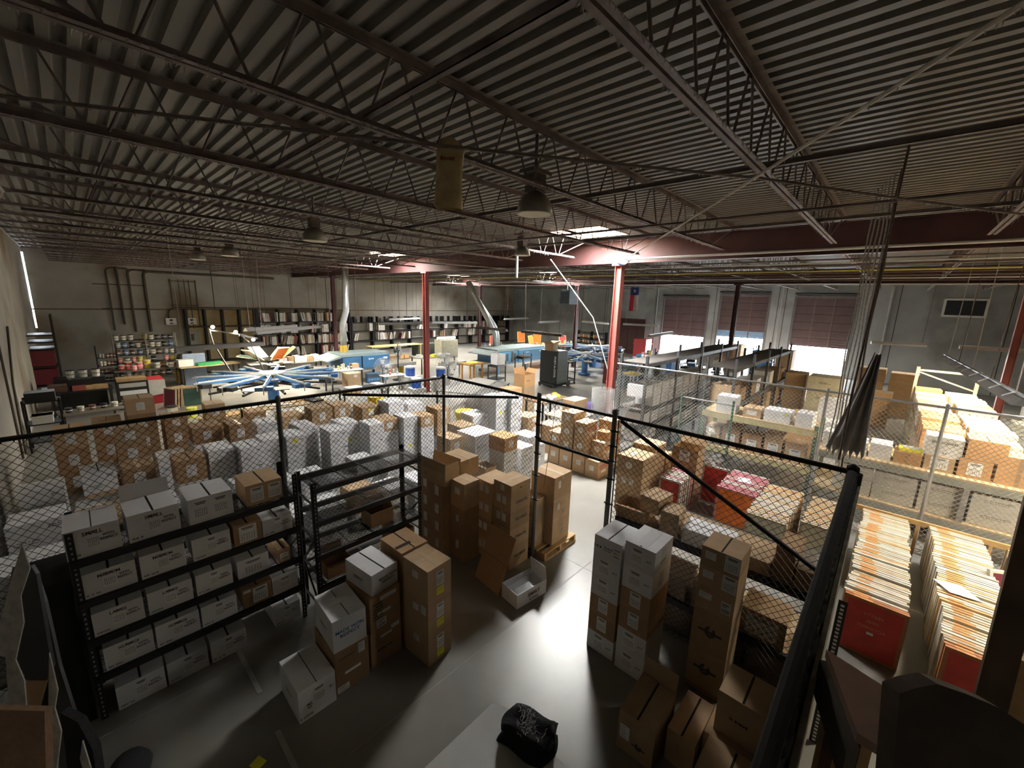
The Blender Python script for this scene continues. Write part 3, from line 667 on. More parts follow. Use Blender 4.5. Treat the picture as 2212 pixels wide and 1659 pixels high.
k = carton(3.57, 3.10, 0, .54, .32, .21, WHITE, 'white open tray lettered in black and red on the cage floor', 'open', -7, None, [('F', .56, .55, 'text', 'SM RT', .075, INK, 1.1), ('F', .56, .55, 'text', 'A', .075, REDINK), ('F', .56, .2, 'text', 'BLANKS', .045, INK), ('L', .5, .4, 'lines', .12, .06), ('flap', 'R', .2, -8)], 'shipping_tray')
b = MB(); b.slab((-.2, -.1, .17), (.2, -.12, .18), (.22, .08, .20), (-.2, .1, .17), .06); o = b.build('plastic_bag', clear('clear_plastic_pack', (.6, .6, .6), .15, .75), None, (3.88, 3.22, .0), R(-7)); tag(o, 'clear plastic packet lying in the white lettered tray', 'bag')
# pallet just outside the gate
t = thing('wooden_pallet', 'wooden pallet carrying tan cartons outside the gate', 'pallet', (5.05, 3.98, 0))
for i in range(7): b = MB(); b.box(-.42, .42, -.5 + i * .158, -.5 + i * .158 + .09, .105, .125); b.build('deck_board', WOOD, t)
for x in (-.4, 0, .4): b = MB(); b.box(x - .02, x + .02, -.5, .55, .02, .105); b.build('stringer', WOOD, t)
for y in (-.46, .0, .5): b = MB(); b.box(-.42, .42, y - .05, y + .05, 0, .02); b.build('bottom_board', WOOD, t)
lp = lambda: [('F', .3, .62, 'lines', .06, .12), ('F', .65, .3, 'print', .08, .08, GREYINK)]
stack(4.90, 3.56, .125, .46, .48, [(.40, TAN, 'plain', [('F', .55, .4, 'print', .10, .10, GREYINK)]), (.38, TAN, 'plain', lp()), (.38, TAN, 'taped', lp())], 'at the front of the pallet')
stack(4.66, 3.72, .125, .23, .42, [(.40, TAN, 'plain', [('F', .5, .4, 'print', .10, .10, GREYINK)]), (.42, TAN, 'plain', [('F', .5, .4, 'print', .10, .10, GREYINK)])], 'on the pallet next to the gate post')
# ---------------------------------------------------------------- right of the doorway
ws = lambda: [('L', .42, .55, 'sheet', .14, .18), ('L', .82, .5, 'text', 'ECT', .03, INK)]
bs = lambda: [('L', .5, .58, 'sheet', .12, .17)]
wr = lambda: ws() + [('F', .5, .5, 'tape', .1, .2), ('F', .5, .35, 'text', 'RESPECT', .035, GREYINK)]
stack(3.73, 1.42, 0, .44, .33, [(.28, WHITE, 'plain', ws()), (.25, WHITE, 'plain', ws()), (.26, BROWN, 'plain', bs()), (.24, BROWN, 'plain', bs()), (.26, WHITE, 'closed', wr()), (.27, WHITE, 'slit', wr() + [('T', .5, .5, 'tape', .4, .12)])], 'right of the doorway, nearer the camera', 'cartons right of the doorway')
stack(3.75, 1.79, 0, .44, .34, [(.24, WHITE, 'plain', ws()), (.24, BROWN, 'plain', bs()), (.24, BROWN, 'plain', bs()), (.25, WHITE, 'plain', ws()), (.24, WHITE, 'plain', ws()), (.25, WHITE, 'slit', [('L', .5, .5, 'print', .09, .06, BLUEINK), ('L', .82, .5, 'print', .07, .12, GREYINK), ('L', .15, .5, 'print', .08, .05, INK)])], 'right of the doorway, against the post', 'cartons right of the doorway')
dl = lambda: [('L', .25, .62, 'lines', .10, .08), ('L', .80, .55, 'sheet', .13, .17)]
dc = lambda: [('L', .5, .52, 'emblem', .18), ('F', .5, .5, 'print', .2, .1, GREYINK)]
stack(4.08, .74, 0, .37, .36, [(.06, BROWN, 'plain', []), (.44, TAN, 'plain', dc()), (.46, TAN, 'plain', dc()), (.27, TAN, 'slit', [('L', .25, .6, 'lines', .12, .07), ('L', .8, .45, 'code', .09, .13)]), (.21, TAN, 'plain', dl()), (.21, TAN, 'slit', dl())], 'near the slanting brace', 'tall tan stack', 0)
carton(2.98, .97, 0, .50, .33, .42, TAN, 'tan carton with one flap standing up at the bottom right', 'slit', 2, None, [('flap', 'R', .17, 12), ('L', .2, .5, 'lines', .09, .14), ('L', .6, .35, 'emblem', .10)])
carton(3.18, .70, 0, .50, .24, .34, TAN, 'long tan carton between the flapped box and the tall stack', 'slit', 0)
carton(3.38, .26, .42, .37, .37, .40, TAN, 'large tan carton with open seam raised beside the edge-on fence', 'slit', 0, None, [('L', .5, .5, 'print', .16, .05, INK)])
carton(3.30, .24, 0, .46, .44, .42, BROWN, 'brown carton supporting the large raised carton', 'plain', 0)
carton(2.70, .20, 0, .54, .42, .5, TAN, 'tan carton at the bottom edge of the picture by the fence', 'slit', 0)
# folding table and shirt pile
t = thing('folding_table', 'white plastic folding table at the bottom edge', 'table', (1.14, 1.58, 0))
b = MB(); c = .07; X, Y = .90, .38
poly = [(sx * (X - c) + c * math.cos(R(a)), sy * (Y - c) + c * math.sin(R(a))) for sx, sy, a0 in ((1, 1, 0), (-1, 1, 90), (-1, -1, 180), (1, -1, 270)) for a in range(a0, a0 + 91, 15)]
b.prism(poly, .705, .74); b.build('tabletop', mat('white_plastic_top', (0.50, 0.50, 0.47), 0.45, var=0.04), t)
for sx in (-1, 1):
    for sy in (-1, 1): b = MB(); b.tube([(sx * .62, sy * .28, .70), (sx * .68, sy * .30, 0)], .014, 8); b.build('leg', GALV, t)
BLK = mat('black_cotton', (0.010, 0.010, 0.012), 0.9, var=0.3, scale=30, bump=0.4)
def shirt(z, rz, w, d, dx, dy, label, pr):
    nx, ny = 12, 12; rnd = random.Random(int(z * 1000)); v = []; f = []
    for top in (0, 1):
        for j in range(ny + 1):
            for i in range(nx + 1):
                u, q = i / nx * 2 - 1, j / ny * 2 - 1
                e = max(0, 1 - max(abs(u), abs(q)) ** 5)
                zz = (0.05 * e + .012 * math.sin(u * 5 + z * 90) * e + .004 * rnd.random()) if top else .002
                k_ = 1 - .10 * (abs(u) * abs(q)) ** 2
                v.append((u * w / 2 * k_ + .01 * math.sin(q * 4), q * d / 2 * k_ + .012 * math.sin(u * 3 + z * 40), zz))
    N1 = (nx + 1) * (ny + 1)
    for top in (0, 1):
        for j in range(ny):
            for i in range(nx):
                a = top * N1 + j * (nx + 1) + i; s_ = (a, a + 1, a + nx + 2, a + nx + 1); f.append(s_ if top else s_[::-1])
    edge = [j for j in range(nx)] + [nx + j * (nx + 1) for j in range(ny)] + [ny * (nx + 1) + nx - j for j in range(nx)] + [(ny - j) * (nx + 1) for j in range(ny)]
    for i, a in enumerate(edge): b_ = edge[(i + 1) % len(edge)]; f.append((a, b_, N1 + b_, N1 + a))
    m_ = MB(); m_.add(v, f); o = m_.build('folded_shirt', BLK, None, (2.02 + dx, 1.56 + dy, z), rz, True); tag(o, label, 'shirt', 'folded black shirts')
    if pr:
        b = MB(); rr = random.Random(5)
        for i in range(60):
            x, y = rr.gauss(-.01, .05), rr.gauss(0, .055); a = rr.uniform(0, 6.28); pts = []
            for s_ in range(4):
                pts.append((x, y, .0)); x += .016 * math.cos(a); y += .016 * math.sin(a); a += rr.uniform(-1.1, 1.1)
            pts = [(px_, py_, .0505 + .012 * math.sin(px_ / w * 10 + z * 90) + .004) for px_, py_, _ in pts]
            b.tube(pts, .0022, 4)
        b.build('print', mat('pale_print', (0.55, 0.55, 0.55), 0.8), o)
    return o
shirt(.742, R(12), .30, .42, -.03, .0, 'folded black shirt at the bottom of the pile on the white table', False)
shirt(.790, R(20), .29, .40, .0, .01, 'folded black shirt in the middle of the pile', False)
shirt(.838, R(15), .27, .38, -.02, .02, 'folded black shirt with a pale drawing on top of the pile', True)

# ================================================================ right of the cage: screen frames and the bright shelving
def nth(i): return '%d%s' % (i, 'th' if 10 <= i % 100 <= 20 else {1: 'st', 2: 'nd', 3: 'rd'}.get(i % 10, 'th'))
FR_WOOD = [mat('frame_pale', (0.50, 0.43, 0.31), 0.7, var=0.2, scale=15, obj=.12), mat('frame_white', (0.60, 0.57, 0.50), 0.65, var=0.1, obj=.08), mat('frame_orange', (0.62, 0.40, 0.20), 0.7, var=0.25, obj=.1), mat('frame_grey', (0.50, 0.50, 0.47), 0.6, obj=.1), mat('frame_pink', (0.60, 0.25, 0.27), 0.65, obj=.1)]
FABRIC = {'red': mat('red_screen', (0.58, 0.055, 0.04), 0.55, var=0.15), 'orange': mat('orange_screen', (0.85, 0.20, 0.02), 0.5, var=0.1), 'green': mat('green_screen', (0.05, 0.11, 0.085), 0.5, var=0.2), 'plum': mat('plum_screen', (0.16, 0.03, 0.05), 0.55), 'maroon': mat('maroon_screen', (0.25, 0.07, 0.05), 0.6, var=.2), 'cream': mat('cream_screen', (0.70, 0.66, 0.52), 0.6)}
STAIN = mat('orange_ink', (0.60, 0.29, 0.11), 0.7, var=0.3, scale=30)
_FM = {}
def frame_mesh(w, h, t, wood, fab, stain):
    k = (w, h, t, wood.name, fab, stain)
    if k in _FM: return _FM[k]
    b = MB(); c = .035
    b.box(-w / 2, w / 2, -t / 2, t / 2, 0, c); b.box(-w / 2, w / 2, -t / 2, t / 2, h - c, h)
    b.box(-w / 2, -w / 2 + c, -t / 2, t / 2, c, h - c); b.box(w / 2 - c, w / 2, -t / 2, t / 2, c, h - c)
    if stain: b.box(-.20, -.20 + .13 * stain, -t / 2, t / 2, h, h + .001, 2)
    b.box(-w / 2 + c, w / 2 - c, -t / 2 + .001, -t / 2 + .004, c, h - c, 1)
    _FM[k] = me = b.mesh('printing_screen', [wood, FABRIC[fab], STAIN]); return me
def frame_row(where, x0, x1, ys, ye, n, seed, front=None, group=None):
    rr = random.Random(seed); fx = ['red', 'plum', 'maroon', 'cream', 'orange']; first = None
    for i in range(n):
        u = i / (n - 1); x = x0 + (x1 - x0) * u; yc = ys + (ye - ys) * u + rr.uniform(-.012, .012) + .012 * math.sin(i * .35)
        w, h = (.56, .71) if rr.random() > .1 else (.53, .68); st = rr.choice((0, 1, 1, 1.3))
        wood = rr.choice(FR_WOOD[:1] * 5 + FR_WOOD[1:2] * 7 + FR_WOOD[2:4])
        fab = front if i < 2 and front else rr.choice(fx)
        if i < 2 and front: wood = mat('red_brown_frame', (0.40, 0.16, 0.06), 0.6, var=.2)
        o = put('printing_screen', frame_mesh(w, h, .037 if n > 45 else .034, wood, fab, st), None, (x, yc, 0), (R(rr.uniform(0, 2)), 0, R(-90 + rr.uniform(-1.2, 1.2))))
        o.rotation_euler[0] = R(rr.uniform(-.6, .6))
        tag(o, ('red-screened frame facing out at the front of %s' % where) if i == 0 else '%s screen frame, %s from the front of %s' % ({'frame_pale': 'pale wood', 'frame_white': 'whitish', 'frame_orange': 'orange-stained', 'frame_grey': 'grey', 'frame_pink': 'pink'}.get(wood.name, 'red-brown'), nth(i + 1), where), 'screen frame', group)
        if i == 0: first = o
    return first
f1 = frame_row('the left frame row beside the cage', 5.95, 8.86, -.31, -.33, 58, 11, 'red', 'frames in the left row')
f2 = frame_row('the middle frame row', 5.68, 8.95, -1.13, -1.14, 62, 12, 'red', 'frames in the middle row')
f3 = frame_row('the right-edge frame row', 6.4, 9.0, -1.98, -1.94, 26, 13, 'red', 'frames in the right row')
for ch, q, hh in (('PRETTY', .54, .05), ('PINK', .46, .05), ('ACCIDENT', .38, .05)):
    k = put('printing', text_mesh(ch, mat('pale_red_print', (.62, .22, .18), .7)), f1, (0, -.02, q), (R(90), 0, 0)); k.scale = (-.052, .052, .052)
b = MB(); b.box(-.03, .03, -.021, -.0195, .30, .33); b.build('label', PAPER, f1)
b = MB(); b.slab((-.15, -.16, 0), (.15, -.10, 0), (.16, .17, .008), (-.10, .12, .012), .001)
tag(b.build('paper_sheet', PAPER, None, (6.95, -1.02, .722), R(20)), 'white paper sheet lying across the middle frame row', 'paper')
carton_f = put('printing_screen', frame_mesh(.45, .5, .05, FR_WOOD[1], 'plum', 0), None, (7.75, -1.58, .30), (R(-12), 0, R(-60)))
tag(carton_f, 'small plum-screened frame propped up between the middle and right rows', 'screen frame')
b = MB(); b.box(8.90, 8.94, -2.4, .12, .66, .74)
tag(b.build('wooden_rail', WOOD), 'pine rail across the far end of the frame rows', 'rail')
for y in (.1, -.72, -1.5, -2.35): b = MB(); b.box(8.905, 8.935, y - .02, y + .02, 0, .66); b.build('post', WOOD, bpy.data.objects['wooden_rail'])
# rack with frames behind the cage panel
t = thing('storage_rack', 'dark low rack with cartons behind the slanting brace', 'rack', (5.15, 1.28, 0))
for x in (-.42, .42):
    for y in (-1.08, 1.08): b = MB(); b.box(x - .03, x + .03, y - .03, y + .03, 0, 1.2 if x < 0 else 1.2); b.build('post', BLACK, t)
for z in (.42, 1.2):
    for x in (-.42, .42): b = MB(); b.box(x - .025, x + .025, -1.08, 1.08, z - .08, z); b.build('beam', BLACK, t)
    b = MB(); b.box(-.4, .4, -1.05, 1.05, z - .015, z + .004); b.build('shelf_board', mat('particle_board', (0.30, 0.22, 0.13), 0.8, var=.2), t)
RB = 'on the low rack behind the slanting brace'
carton(4.76, 2.00, 1.205, .34, .40, .17, BROWN, 'dark open carton at the left end of the low rack', 'open', 4, None, [('flap', 'B', .1, -20), ('flap', 'L', .12, 70)])
carton(4.80, 1.86, 1.375, .36, .26, .20, TAN, 'tan carton stacked on the dark open carton ' + RB, 'closed', -6)
carton(4.76, 1.58, 1.205, .30, .22, .30, TAN, 'narrow tan carton standing ' + RB, 'plain', 6)
carton(4.76, .98, 1.205, .34, .54, .19, WHITE, 'grey-white double-flap carton ' + RB, 'slit', 3)
carton(4.74, .60, 1.205, .46, .36, .15, TAN, 'wide tan carton half under the brace ' + RB, 'plain', 0)
carton(4.80, .40, 1.205, .40, .18, .36, BROWN, 'upright brown carton ' + RB, 'plain', -4)
carton(4.78, .16, 1.205, .34, .22, .20, BROWN, 'brown carton with crumpled plastic at the right end of the low rack', 'plain', 0)
b = MB(); b.slab((-.2, -.12, 0), (.2, -.12, .02), (.2, .12, .05), (-.2, .12, .03), .03); tag(b.build('plastic_wrap', clear('clear_plastic_pack', (.6, .6, .6), .15, .75), None, (4.98, .26, 1.44), R(5)), 'crumpled clear plastic over the rightmost carton of the low rack', 'plastic')
carton(4.74, .36, .43, .40, .44, .32, TAN, 'tan carton with a big white sheet inside the low rack', 'plain', 0, None, [('L', .5, .5, 'label', .3, .24)] if 0 else [('L', .5, .5, 'sheet', .30, .24)])
WRAP = clear('clear_plastic', (.45, .45, .44), .2, .6)
for i, (x, y, w, d, h, z) in enumerate(((4.74, .86, .4, .46, .36, .43), (4.74, 1.40, .4, .46, .30, .43), (4.74, .28, .36, .40, .38, 0), (4.74, .72, .4, .5, .38, 0), (4.74, 1.3, .4, .5, .36, 0))):
    o = carton(x, y, z, w, d, h, BROWN, 'plastic-wrapped brown carton, %s along the %s of the low rack' % (ORD[i % 3], 'shelf' if z else 'floor'), 'plain', 0)
    b = MB(); b.box(-w / 2 - .006, w / 2 + .006, -d / 2 - .006, d / 2 + .006, 0, h + .006); b.build('plastic_wrap', WRAP, o)
# tan cartons and coloured frames standing on the floor behind that rack
stack(7.0, 3.08, 0, .55, .52, [(.42, TAN, 'plain', [('L', .5, .5, 'lines', .1, .1)]), (.38, TAN, 'taped', [('L', .3, .6, 'lines', .09, .12), ('L', .6, .6, 'lines', .09, .12)]), (.34, TAN, 'taped', [('L', .45, .5, 'lines', .12, .12), ('T', .4, .6, 'lines', .14, .12)])], 'nearest the right doorway post')
stack(7.6, 3.12, 0, .5, .48, [(.42, TAN, 'plain', []), (.42, TAN, 'plain', []), (.40, TAN, 'taped', [])], 'just behind the one by the doorway post')
carton(8.12, 3.1, 0, .3, .4, .95, TAN, 'tall narrow tan carton beside the doorway stacks', 'plain', 0)
stack(8.15, 2.50, 0, .40, .50, [(.44, TAN, 'plain', []), (.46, TAN, 'plain', [('L', .5, .6, 'label', .06, .06)] if 0 else [('L', .5, .6, 'lines', .1, .1)]), (.30, TAN, 'open', [('L', .5, .45, 'sheet', .2, .22), ('flap', 'R', .16, 20)])], 'standing alone behind the red frames')
carton(8.6, 2.62, .9, .28, .26, .30, WHITE, 'white carton peeking from behind the lone tan stack', 'plain', 0); carton(8.6, 2.62, 0, .3, .3, .9, WHITE, 'white carton column behind the lone tan stack', 'plain', 0)
def frames(where, x0, x1, y, n, seed, fabs, woods, w=.56, h=.74, lean=0, grp=None):
    rr = random.Random(seed)
    for i in range(n):
        x = x0 + (x1 - x0) * i / max(1, n - 1); fb_ = fabs[0] if i == 0 else rr.choice(fabs); wd = rr.choice(woods)
        o = put('printing_screen', frame_mesh(w, h, .035, wd, fb_, 0), None, (x, y + rr.uniform(-.02, .02), 0), (R(lean), 0, R(-90 + rr.uniform(-1.5, 1.5))))
        tag(o, '%s-screened frame, %s from the front of %s' % (fb_, nth(i + 1), where), 'screen frame', grp)
frames('the pink pile behind the low rack', 7.9, 8.95, 1.69, 16, 3, ['orange', 'red', 'plum'], [FR_WOOD[4], FR_WOOD[4], FR_WOOD[1]], w=.64, grp='frames behind the low rack')
frames('the red pile beside the tan stacks', 7.45, 8.05, 2.72, 9, 4, ['red', 'cream', 'red'], [FR_WOOD[1], FR_WOOD[4], FR_WOOD[0]], w=.42, h=.76, grp='frames behind the low rack')
frames('the pale row behind the low rack', 7.18, 8.7, 1.07, 26, 5, ['cream', 'red', 'orange'], [FR_WOOD[1], FR_WOOD[2], FR_WOOD[0]], grp='frames behind the low rack')
frames('the short pale row by the edge-on fence', 7.5, 8.7, .44, 20, 6, ['cream', 'orange'], [FR_WOOD[0], FR_WOOD[2], FR_WOOD[0]], w=.40, grp='frames behind the low rack')
o = put('printing_screen', frame_mesh(.50, .80, .035, FR_WOOD[1], 'red', 0), None, (8.62, 2.27, 0), (R(-4), 0, R(-88))); tag(o, 'large red-screened frame with pale border leaning left of the pink pile', 'screen frame')
b = MB(); b.slab((-.12, -.1, 0), (.12, -.1, 0), (.14, .1, .004), (-.1, .12, .004), .002); tag(b.build('paper_sheet', PAPER, None, (8.5, 1.7, .748), R(20)), 'pale paper sheet on top of the pink frame pile', 'paper')
# main shelving behind the galvanised fence
XS = 9.85
SHELFTOP = mat('plywood_shelf', (0.50, 0.38, 0.22), 0.75, var=.15)
SHELFBEAM = mat('grey_green_beam', (0.30, 0.31, 0.28), 0.6, var=.1)
t = thing('shelving_unit', 'long plywood-decked shelving behind the galvanised fence', 'shelving', (XS, -.9, 0))
for z in (.52, 1.28):
    b = MB(); b.box(0, 1.25, -2.6, 1.72, z, z + .03); b.build('shelf_board', SHELFTOP, t)
    b = MB(); b.box(0, .05, -2.6, 1.72, z - .12, z); b.build('beam', SHELFBEAM, t)
    b = MB(); b.box(1.2, 1.25, -2.6, 1.72, z - .12, z); b.build('beam', SHELFBEAM, t)
for y in (-2.58, -.35, 1.70):
    for x in (.04, 1.2): b = MB(); b.box(x - .035, x + .035, y - .035, y + .035, 0, 1.28 if x < 1 else 1.28); b.build('upright', GALV, t)
t2 = thing('shelving_unit', 'shelving with pale yellow beams left of the galvanised post', 'shelving', (10.35, 1.9, 0))
YB_ = mat('pale_yellow_beam', (0.55, 0.50, 0.26), 0.6, var=.1)
for z in (.66, 1.50):
    b = MB(); b.box(0, 1.1, -1.0, 1.3, z, z + .03); b.build('shelf_board', SHELFTOP, t2)
    for x in (0, 1.05): b = MB(); b.box(x, x + .05, -1.0, 1.3, z - .11, z); b.build('beam', YB_, t2)
for y in (-.98, 1.28):
    for x in (.04, 1.06): b = MB(); b.box(x - .035, x + .035, y - .035, y + .035, 0, 1.62); b.build('upright', mat('green_upright', (0.10, 0.17, 0.12), .5), t2)
# green posted bin guard standing before it
t3 = thing('guard_fence', 'short green-posted mesh guard before the crates on the left shelving', 'fence', (9.6, 3.45, 0), R(-90))
for u in (0, 1.1): b = MB(); b.tube([(u, 0, 0), (u, 0, 2.02)], .025, 8); b.build('post', mat('green_post', (0.10, 0.20, 0.14), .5), t3)
for z in (1.0, 1.92): b = MB(); b.tube([(0, 0, z), (1.1, 0, z)], .018, 8); b.build('rail', GALV, t3)
w = link_mesh(1.1, 1.75, r=.0034).build('chain_link_mesh', WIREG, t3, (0, 0, .1)); w['kind'] = 'stuff'
gw = lambda: [('L', .5, .62, 'print', .3, .06, GREYINK), ('L', .3, .25, 'lines', .2, .08), ('L', .75, .7, 'code', .1, .05)]
for i, y in enumerate((-1.92, -1.30, -.68, -.08)):
    for j in range(2):
        carton(10.0, y, .55 + j * .27, .45, .58, .265, WHITE, 'white carton, %s layer, %s from the right under the plywood shelf' % (('lower', 'upper')[j], ORD[i]), 'plain', 0, 'white cartons under the plywood shelf', gw())
carton(9.98, -2.46, .55, .5, .5, .42, TAN, 'tan carton under the plywood shelf at the right edge', 'plain', 0)
UP = 'on the upper plywood shelf'
carton(10.05, .46, 1.31, .42, .30, .33, WHITE, 'white carton left of the hanging cloth ' + UP, 'slit'); 
for i, (y, w_, h_, m_, lb, mk) in enumerate(((.08, .32, .25, WHITE, 'white carton just right of the hanging cloth', []), (-.26, .31, .28, WHITE, 'plain white carton, second right of the hanging cloth', []),
      (-.66, .36, .22, ORANGE, 'orange-brown carton with a centre tape line', [('L', .5, .5, 'tape', .05, .2, BROWN)]), (-1.06, .37, .26, TAN, 'tan carton with a wide white sheet', [('L', .5, .55, 'sheet', .22, .2)]),
      (-1.48, .38, .32, ORANGE, 'orange-brown carton with a yellowish sheet', [('L', .5, .5, 'sheet', .17, .22)]), (-2.0, .48, .24, ORANGE, 'lower orange-brown carton at the right edge', [('L', .5, .5, 'tape', .05, .22, BROWN)]))):
    carton(10.02, y, 1.31, .45, w_, h_, m_, lb + ' ' + UP, 'plain', 0, None, mk)
carton(10.02, -2.0, 1.55, .45, .48, .24, ORANGE, 'upper orange-brown carton at the right edge ' + UP, 'plain', 0, None, [('L', .5, .5, 'tape', .05, .22, BROWN)])
carton(10.06, -1.12, 1.64 - .07, .46, .46, .34, WHITE, 'white lettered carton standing on two cartons ' + UP, 'closed', 0, None, [('L', .5, .72, 'text', 'BELLA+CANVAS', .055, INK, .8), ('L', .55, .2, 'print', .05, .04, INK)])
carton(10.02, -1.60, 1.635, .5, .45, .34, ORANGE, 'orange-brown carton with torn lid above the sheeted cartons', 'slit', 0)
b = MB(); b.box(-.12, .12, -.15, .15, 0, .06); b.box(-.09, .09, -.11, .11, .06, .068, 1); tag(b.build('envelope_box', [YELLOW, PAPER], None, (10.2, -.5, 1.535), R(4)), 'flat yellow and white box lying on the orange-brown carton', 'box')
# left shelving boxes
for i, (y, w_, m_, mk) in enumerate(((1.05, .36, TAN, 1), (1.48, .34, TAN, 1), (1.88, .40, BROWN, 1), (2.34, .38, BROWN, 1), (2.78, .32, TAN, 1))):
    carton(10.45, y, .69, .45, w_, .46 + .08 * (i % 2), m_, '%s carton with a square sheet, %s from the right on the yellow-beamed shelf' % ('tan' if m_ is TAN else 'brown', ORD[i]), 'plain', 0, 'cartons on the yellow-beamed shelf', [('L', .5, .45, 'sheet', .2, .22)])
for i, (y, w_, h_, lb) in enumerate(((1.02, .30, .3, 'white carton at the right'), (1.42, .5, .26, 'long white carton with an orange mark'), (1.98, .36, .22, 'tan-sided white carton'), (2.5, .42, .4, 'tall grey-white carton'))):
    carton(10.45, y, 1.53, .45, w_, h_, WHITE if i != 2 else TAN, lb + ' on top of the yellow-beamed shelving', 'slit', 2 * i - 3, None, [('L', .5, .5, 'lines', .2, .1)] + ([('L', .85, .75, 'yellow', .06, .05)] if i == 1 else []))
b = MB()
for i in range(40):
    rr = random.Random(i); x, y, z = rr.uniform(0, .5), rr.uniform(0, .9), rr.uniform(0, .5); b.tube([(x, y, z), (x + rr.uniform(-.1, .1), y + rr.uniform(-.3, .3), z + rr.uniform(-.1, .1))], .02, 5)
tag(b.build('scrap_bundle', mat('brown_scrap', (0.16, 0.08, 0.05), .8, var=.4), None, (9.75, 2.4, .05)), 'tangled heap of brown scrap rolls behind the green-posted guard', 'scrap', None, 'stuff')
b = MB(); b.lathe([(.02, 0), (.16, .0), (.18, .1), (.14, .22), (.02, .24)], 14); tag(b.build('orange_bundle', mat('orange_cloth', (0.75, 0.22, 0.05), .8, var=.3, bump=.3), None, (9.9, 1.95, .0), 0, True), 'orange bundle on the floor behind the red frames', 'bundle')
b = MB(); b.lathe([(.20, -.06), (.21, -.05), (.21, .05), (.20, .06)], 20); o = b.build('round_bin_lid', mat('pale_disc', (.6, .57, .5), .6)); o.location = (9.7, 2.75, 1.15); o.rotation_euler = (R(80), 0, R(30)); tag(o, 'pale round disc hanging on the green-posted guard', 'disc')
# rows of cartons on the rack running back from the plywood shelf, brightly lit
t = thing('pallet_rack', 'long rack of pale cartons running back behind the plywood shelf', 'rack', (11.2, -1.35, 0))
for z in (.5, 1.3): b = MB(); b.box(0, 7.0, -.62, .72, z, z + .04); b.build('shelf_board', SHELFTOP, t)
for x in (.05, 2.3, 4.6, 6.95):
    for y in (-.6, .7): b = MB(); b.box(x - .04, x + .04, y - .04, y + .04, 0, 1.34 if x < 6 else 2.35); b.build('upright', mat('cream_upright', (.62, .58, .46), .6), t)
b = MB(); b.bar((6.95, -.6, 2.25), (6.95, .7, 2.25), .06); b.bar((6.95, -.6, 1.75), (6.95, .7, 2.2), .04); b.build('end_frame', MATS['cream_upright'], t)
CREAM = mat('cardboard_cream', (0.66, 0.60, 0.45), .8, obj=.1)
rr = random.Random(21)
for c, (y0, w_) in enumerate(((-1.95, .62), (-1.24, .58))):
    for i in range(12):
        h_ = rr.uniform(.32, .46); m_ = rr.choice((WHITE, WHITE, CREAM, CREAM, ORANGE))
        nm = {'cardboard_white': 'white', 'cardboard_cream': 'cream', 'cardboard_orange': 'orange-brown'}[m_.name]
        carton(11.28 + i * .56, y0, 1.345, .5, w_, h_, m_, '%s carton, %s from the near end of the %s line on the long rack' % (nm, ORD[i], ('right', 'left')[c]), rr.choice(('closed', 'slit', 'plain')), rr.uniform(-3, 3), 'cartons on the long rack', [('L', .5, .6, 'lines', .25, .1)])
        if i < 5 and c == 1: carton(11.28 + i * .56, y0, .545, .5, w_, .6, m_ if m_ is not ORANGE else TAN, '%s carton, %s from the near end under the long rack' % (nm, ORD[i]), 'plain')
# lower grey cabinet stack and cartons along the right edge farther back
GRC = mat('grey_crate', (.22, .23, .23), .6)
for i in range(3):
    b = MB(); b.box(-.35, .35, -.25, .25, 0, .26); b.box(-.36, .36, -.26, .26, .22, .27); o = b.build('grey_crate', GRC, None, (16.0, -2.75, .55 + i * .28)); tag(o, 'grey stacking crate, %s of the pile by the long rack' % ('bottom', 'middle', 'top')[i], 'crate', 'grey crates')
b = MB(); b.box(-.4, .4, -.3, .3, 0, .55); tag(b.build('grey_cabinet', GRC, None, (16, -2.75, 0)), 'low grey cabinet under the crate pile', 'cabinet')
for i in range(16):
    x = 17.5 + (i % 4) * .9 + rr.uniform(-.1, .1); y = -4.0 - (i // 8) * .7 + rr.uniform(-.1, .1); k = (i // 4) % 2
    carton(x, y, .02 + k * .75, .7, .6, .73, CREAM if rr.random() < .7 else WHITE, 'pale carton, %s pile %s layer %s, beyond the right red column' % (ORD[i % 4], ('lower', 'upper')[k], 'front' if i >= 8 else 'back'), 'closed', 0, 'pale cartons beyond the right column')
# aisle end: brown bales, chairs of stock, GILDAN cartons, dock clutter
def pile(x, y, w, d, hs, m_, where, **k):
    z = 0
    for i, h in enumerate(hs):
        nm = {'cardboard_white': 'white', 'cardboard_cream': 'cream', 'cardboard_tan': 'tan', 'cardboard_brown': 'brown', 'cardboard_orange': 'orange-brown'}[m_.name]
        carton(x, y, z, w, d, h, m_, '%s carton, %s of the pile %s' % (nm, 'only one' if len(hs) == 1 else ('top' if i == len(hs) - 1 else 'bottom' if i == 0 else ORD[i] + ' up'), where), 'closed', random.uniform(-2, 2), k.get('group'), k.get('marks', ())); z += h
pile(17.6, 1.1, 1.0, .95, (.62, .6, .5), CREAM, 'left of the hanging cloth near the bright dock', marks=[('L', .5, .6, 'print', .35, .07, INK)])
pile(18.0, 2.2, .9, .6, (.6, .6, .5), TAN, 'by the bright dock opening')
pile(21.5, .1, .8, .8, (.7, .6, .5), BROWN, 'between the cloth and the long rack, far back')
pile(21.5, -.85, .8, .8, (.7, .6, .4), BROWN, 'right of the far brown pile')
pile(19.0, -.2, .6, .5, (.5, .45, .3), BROWN, 'with a white tag in the aisle')
pile(14.0, .75, .5, .55, (.45, .45, .4, .3), WHITE, 'behind the hanging cloth')
pile(12.2, 1.15, .5, .5, (.5, .5, .45), ORANGE, 'left of the hanging cloth, close to the shelving')
pile(12.0, .55, .5, .42, (.5, .5, .4), WHITE, 'touching the hanging cloth')
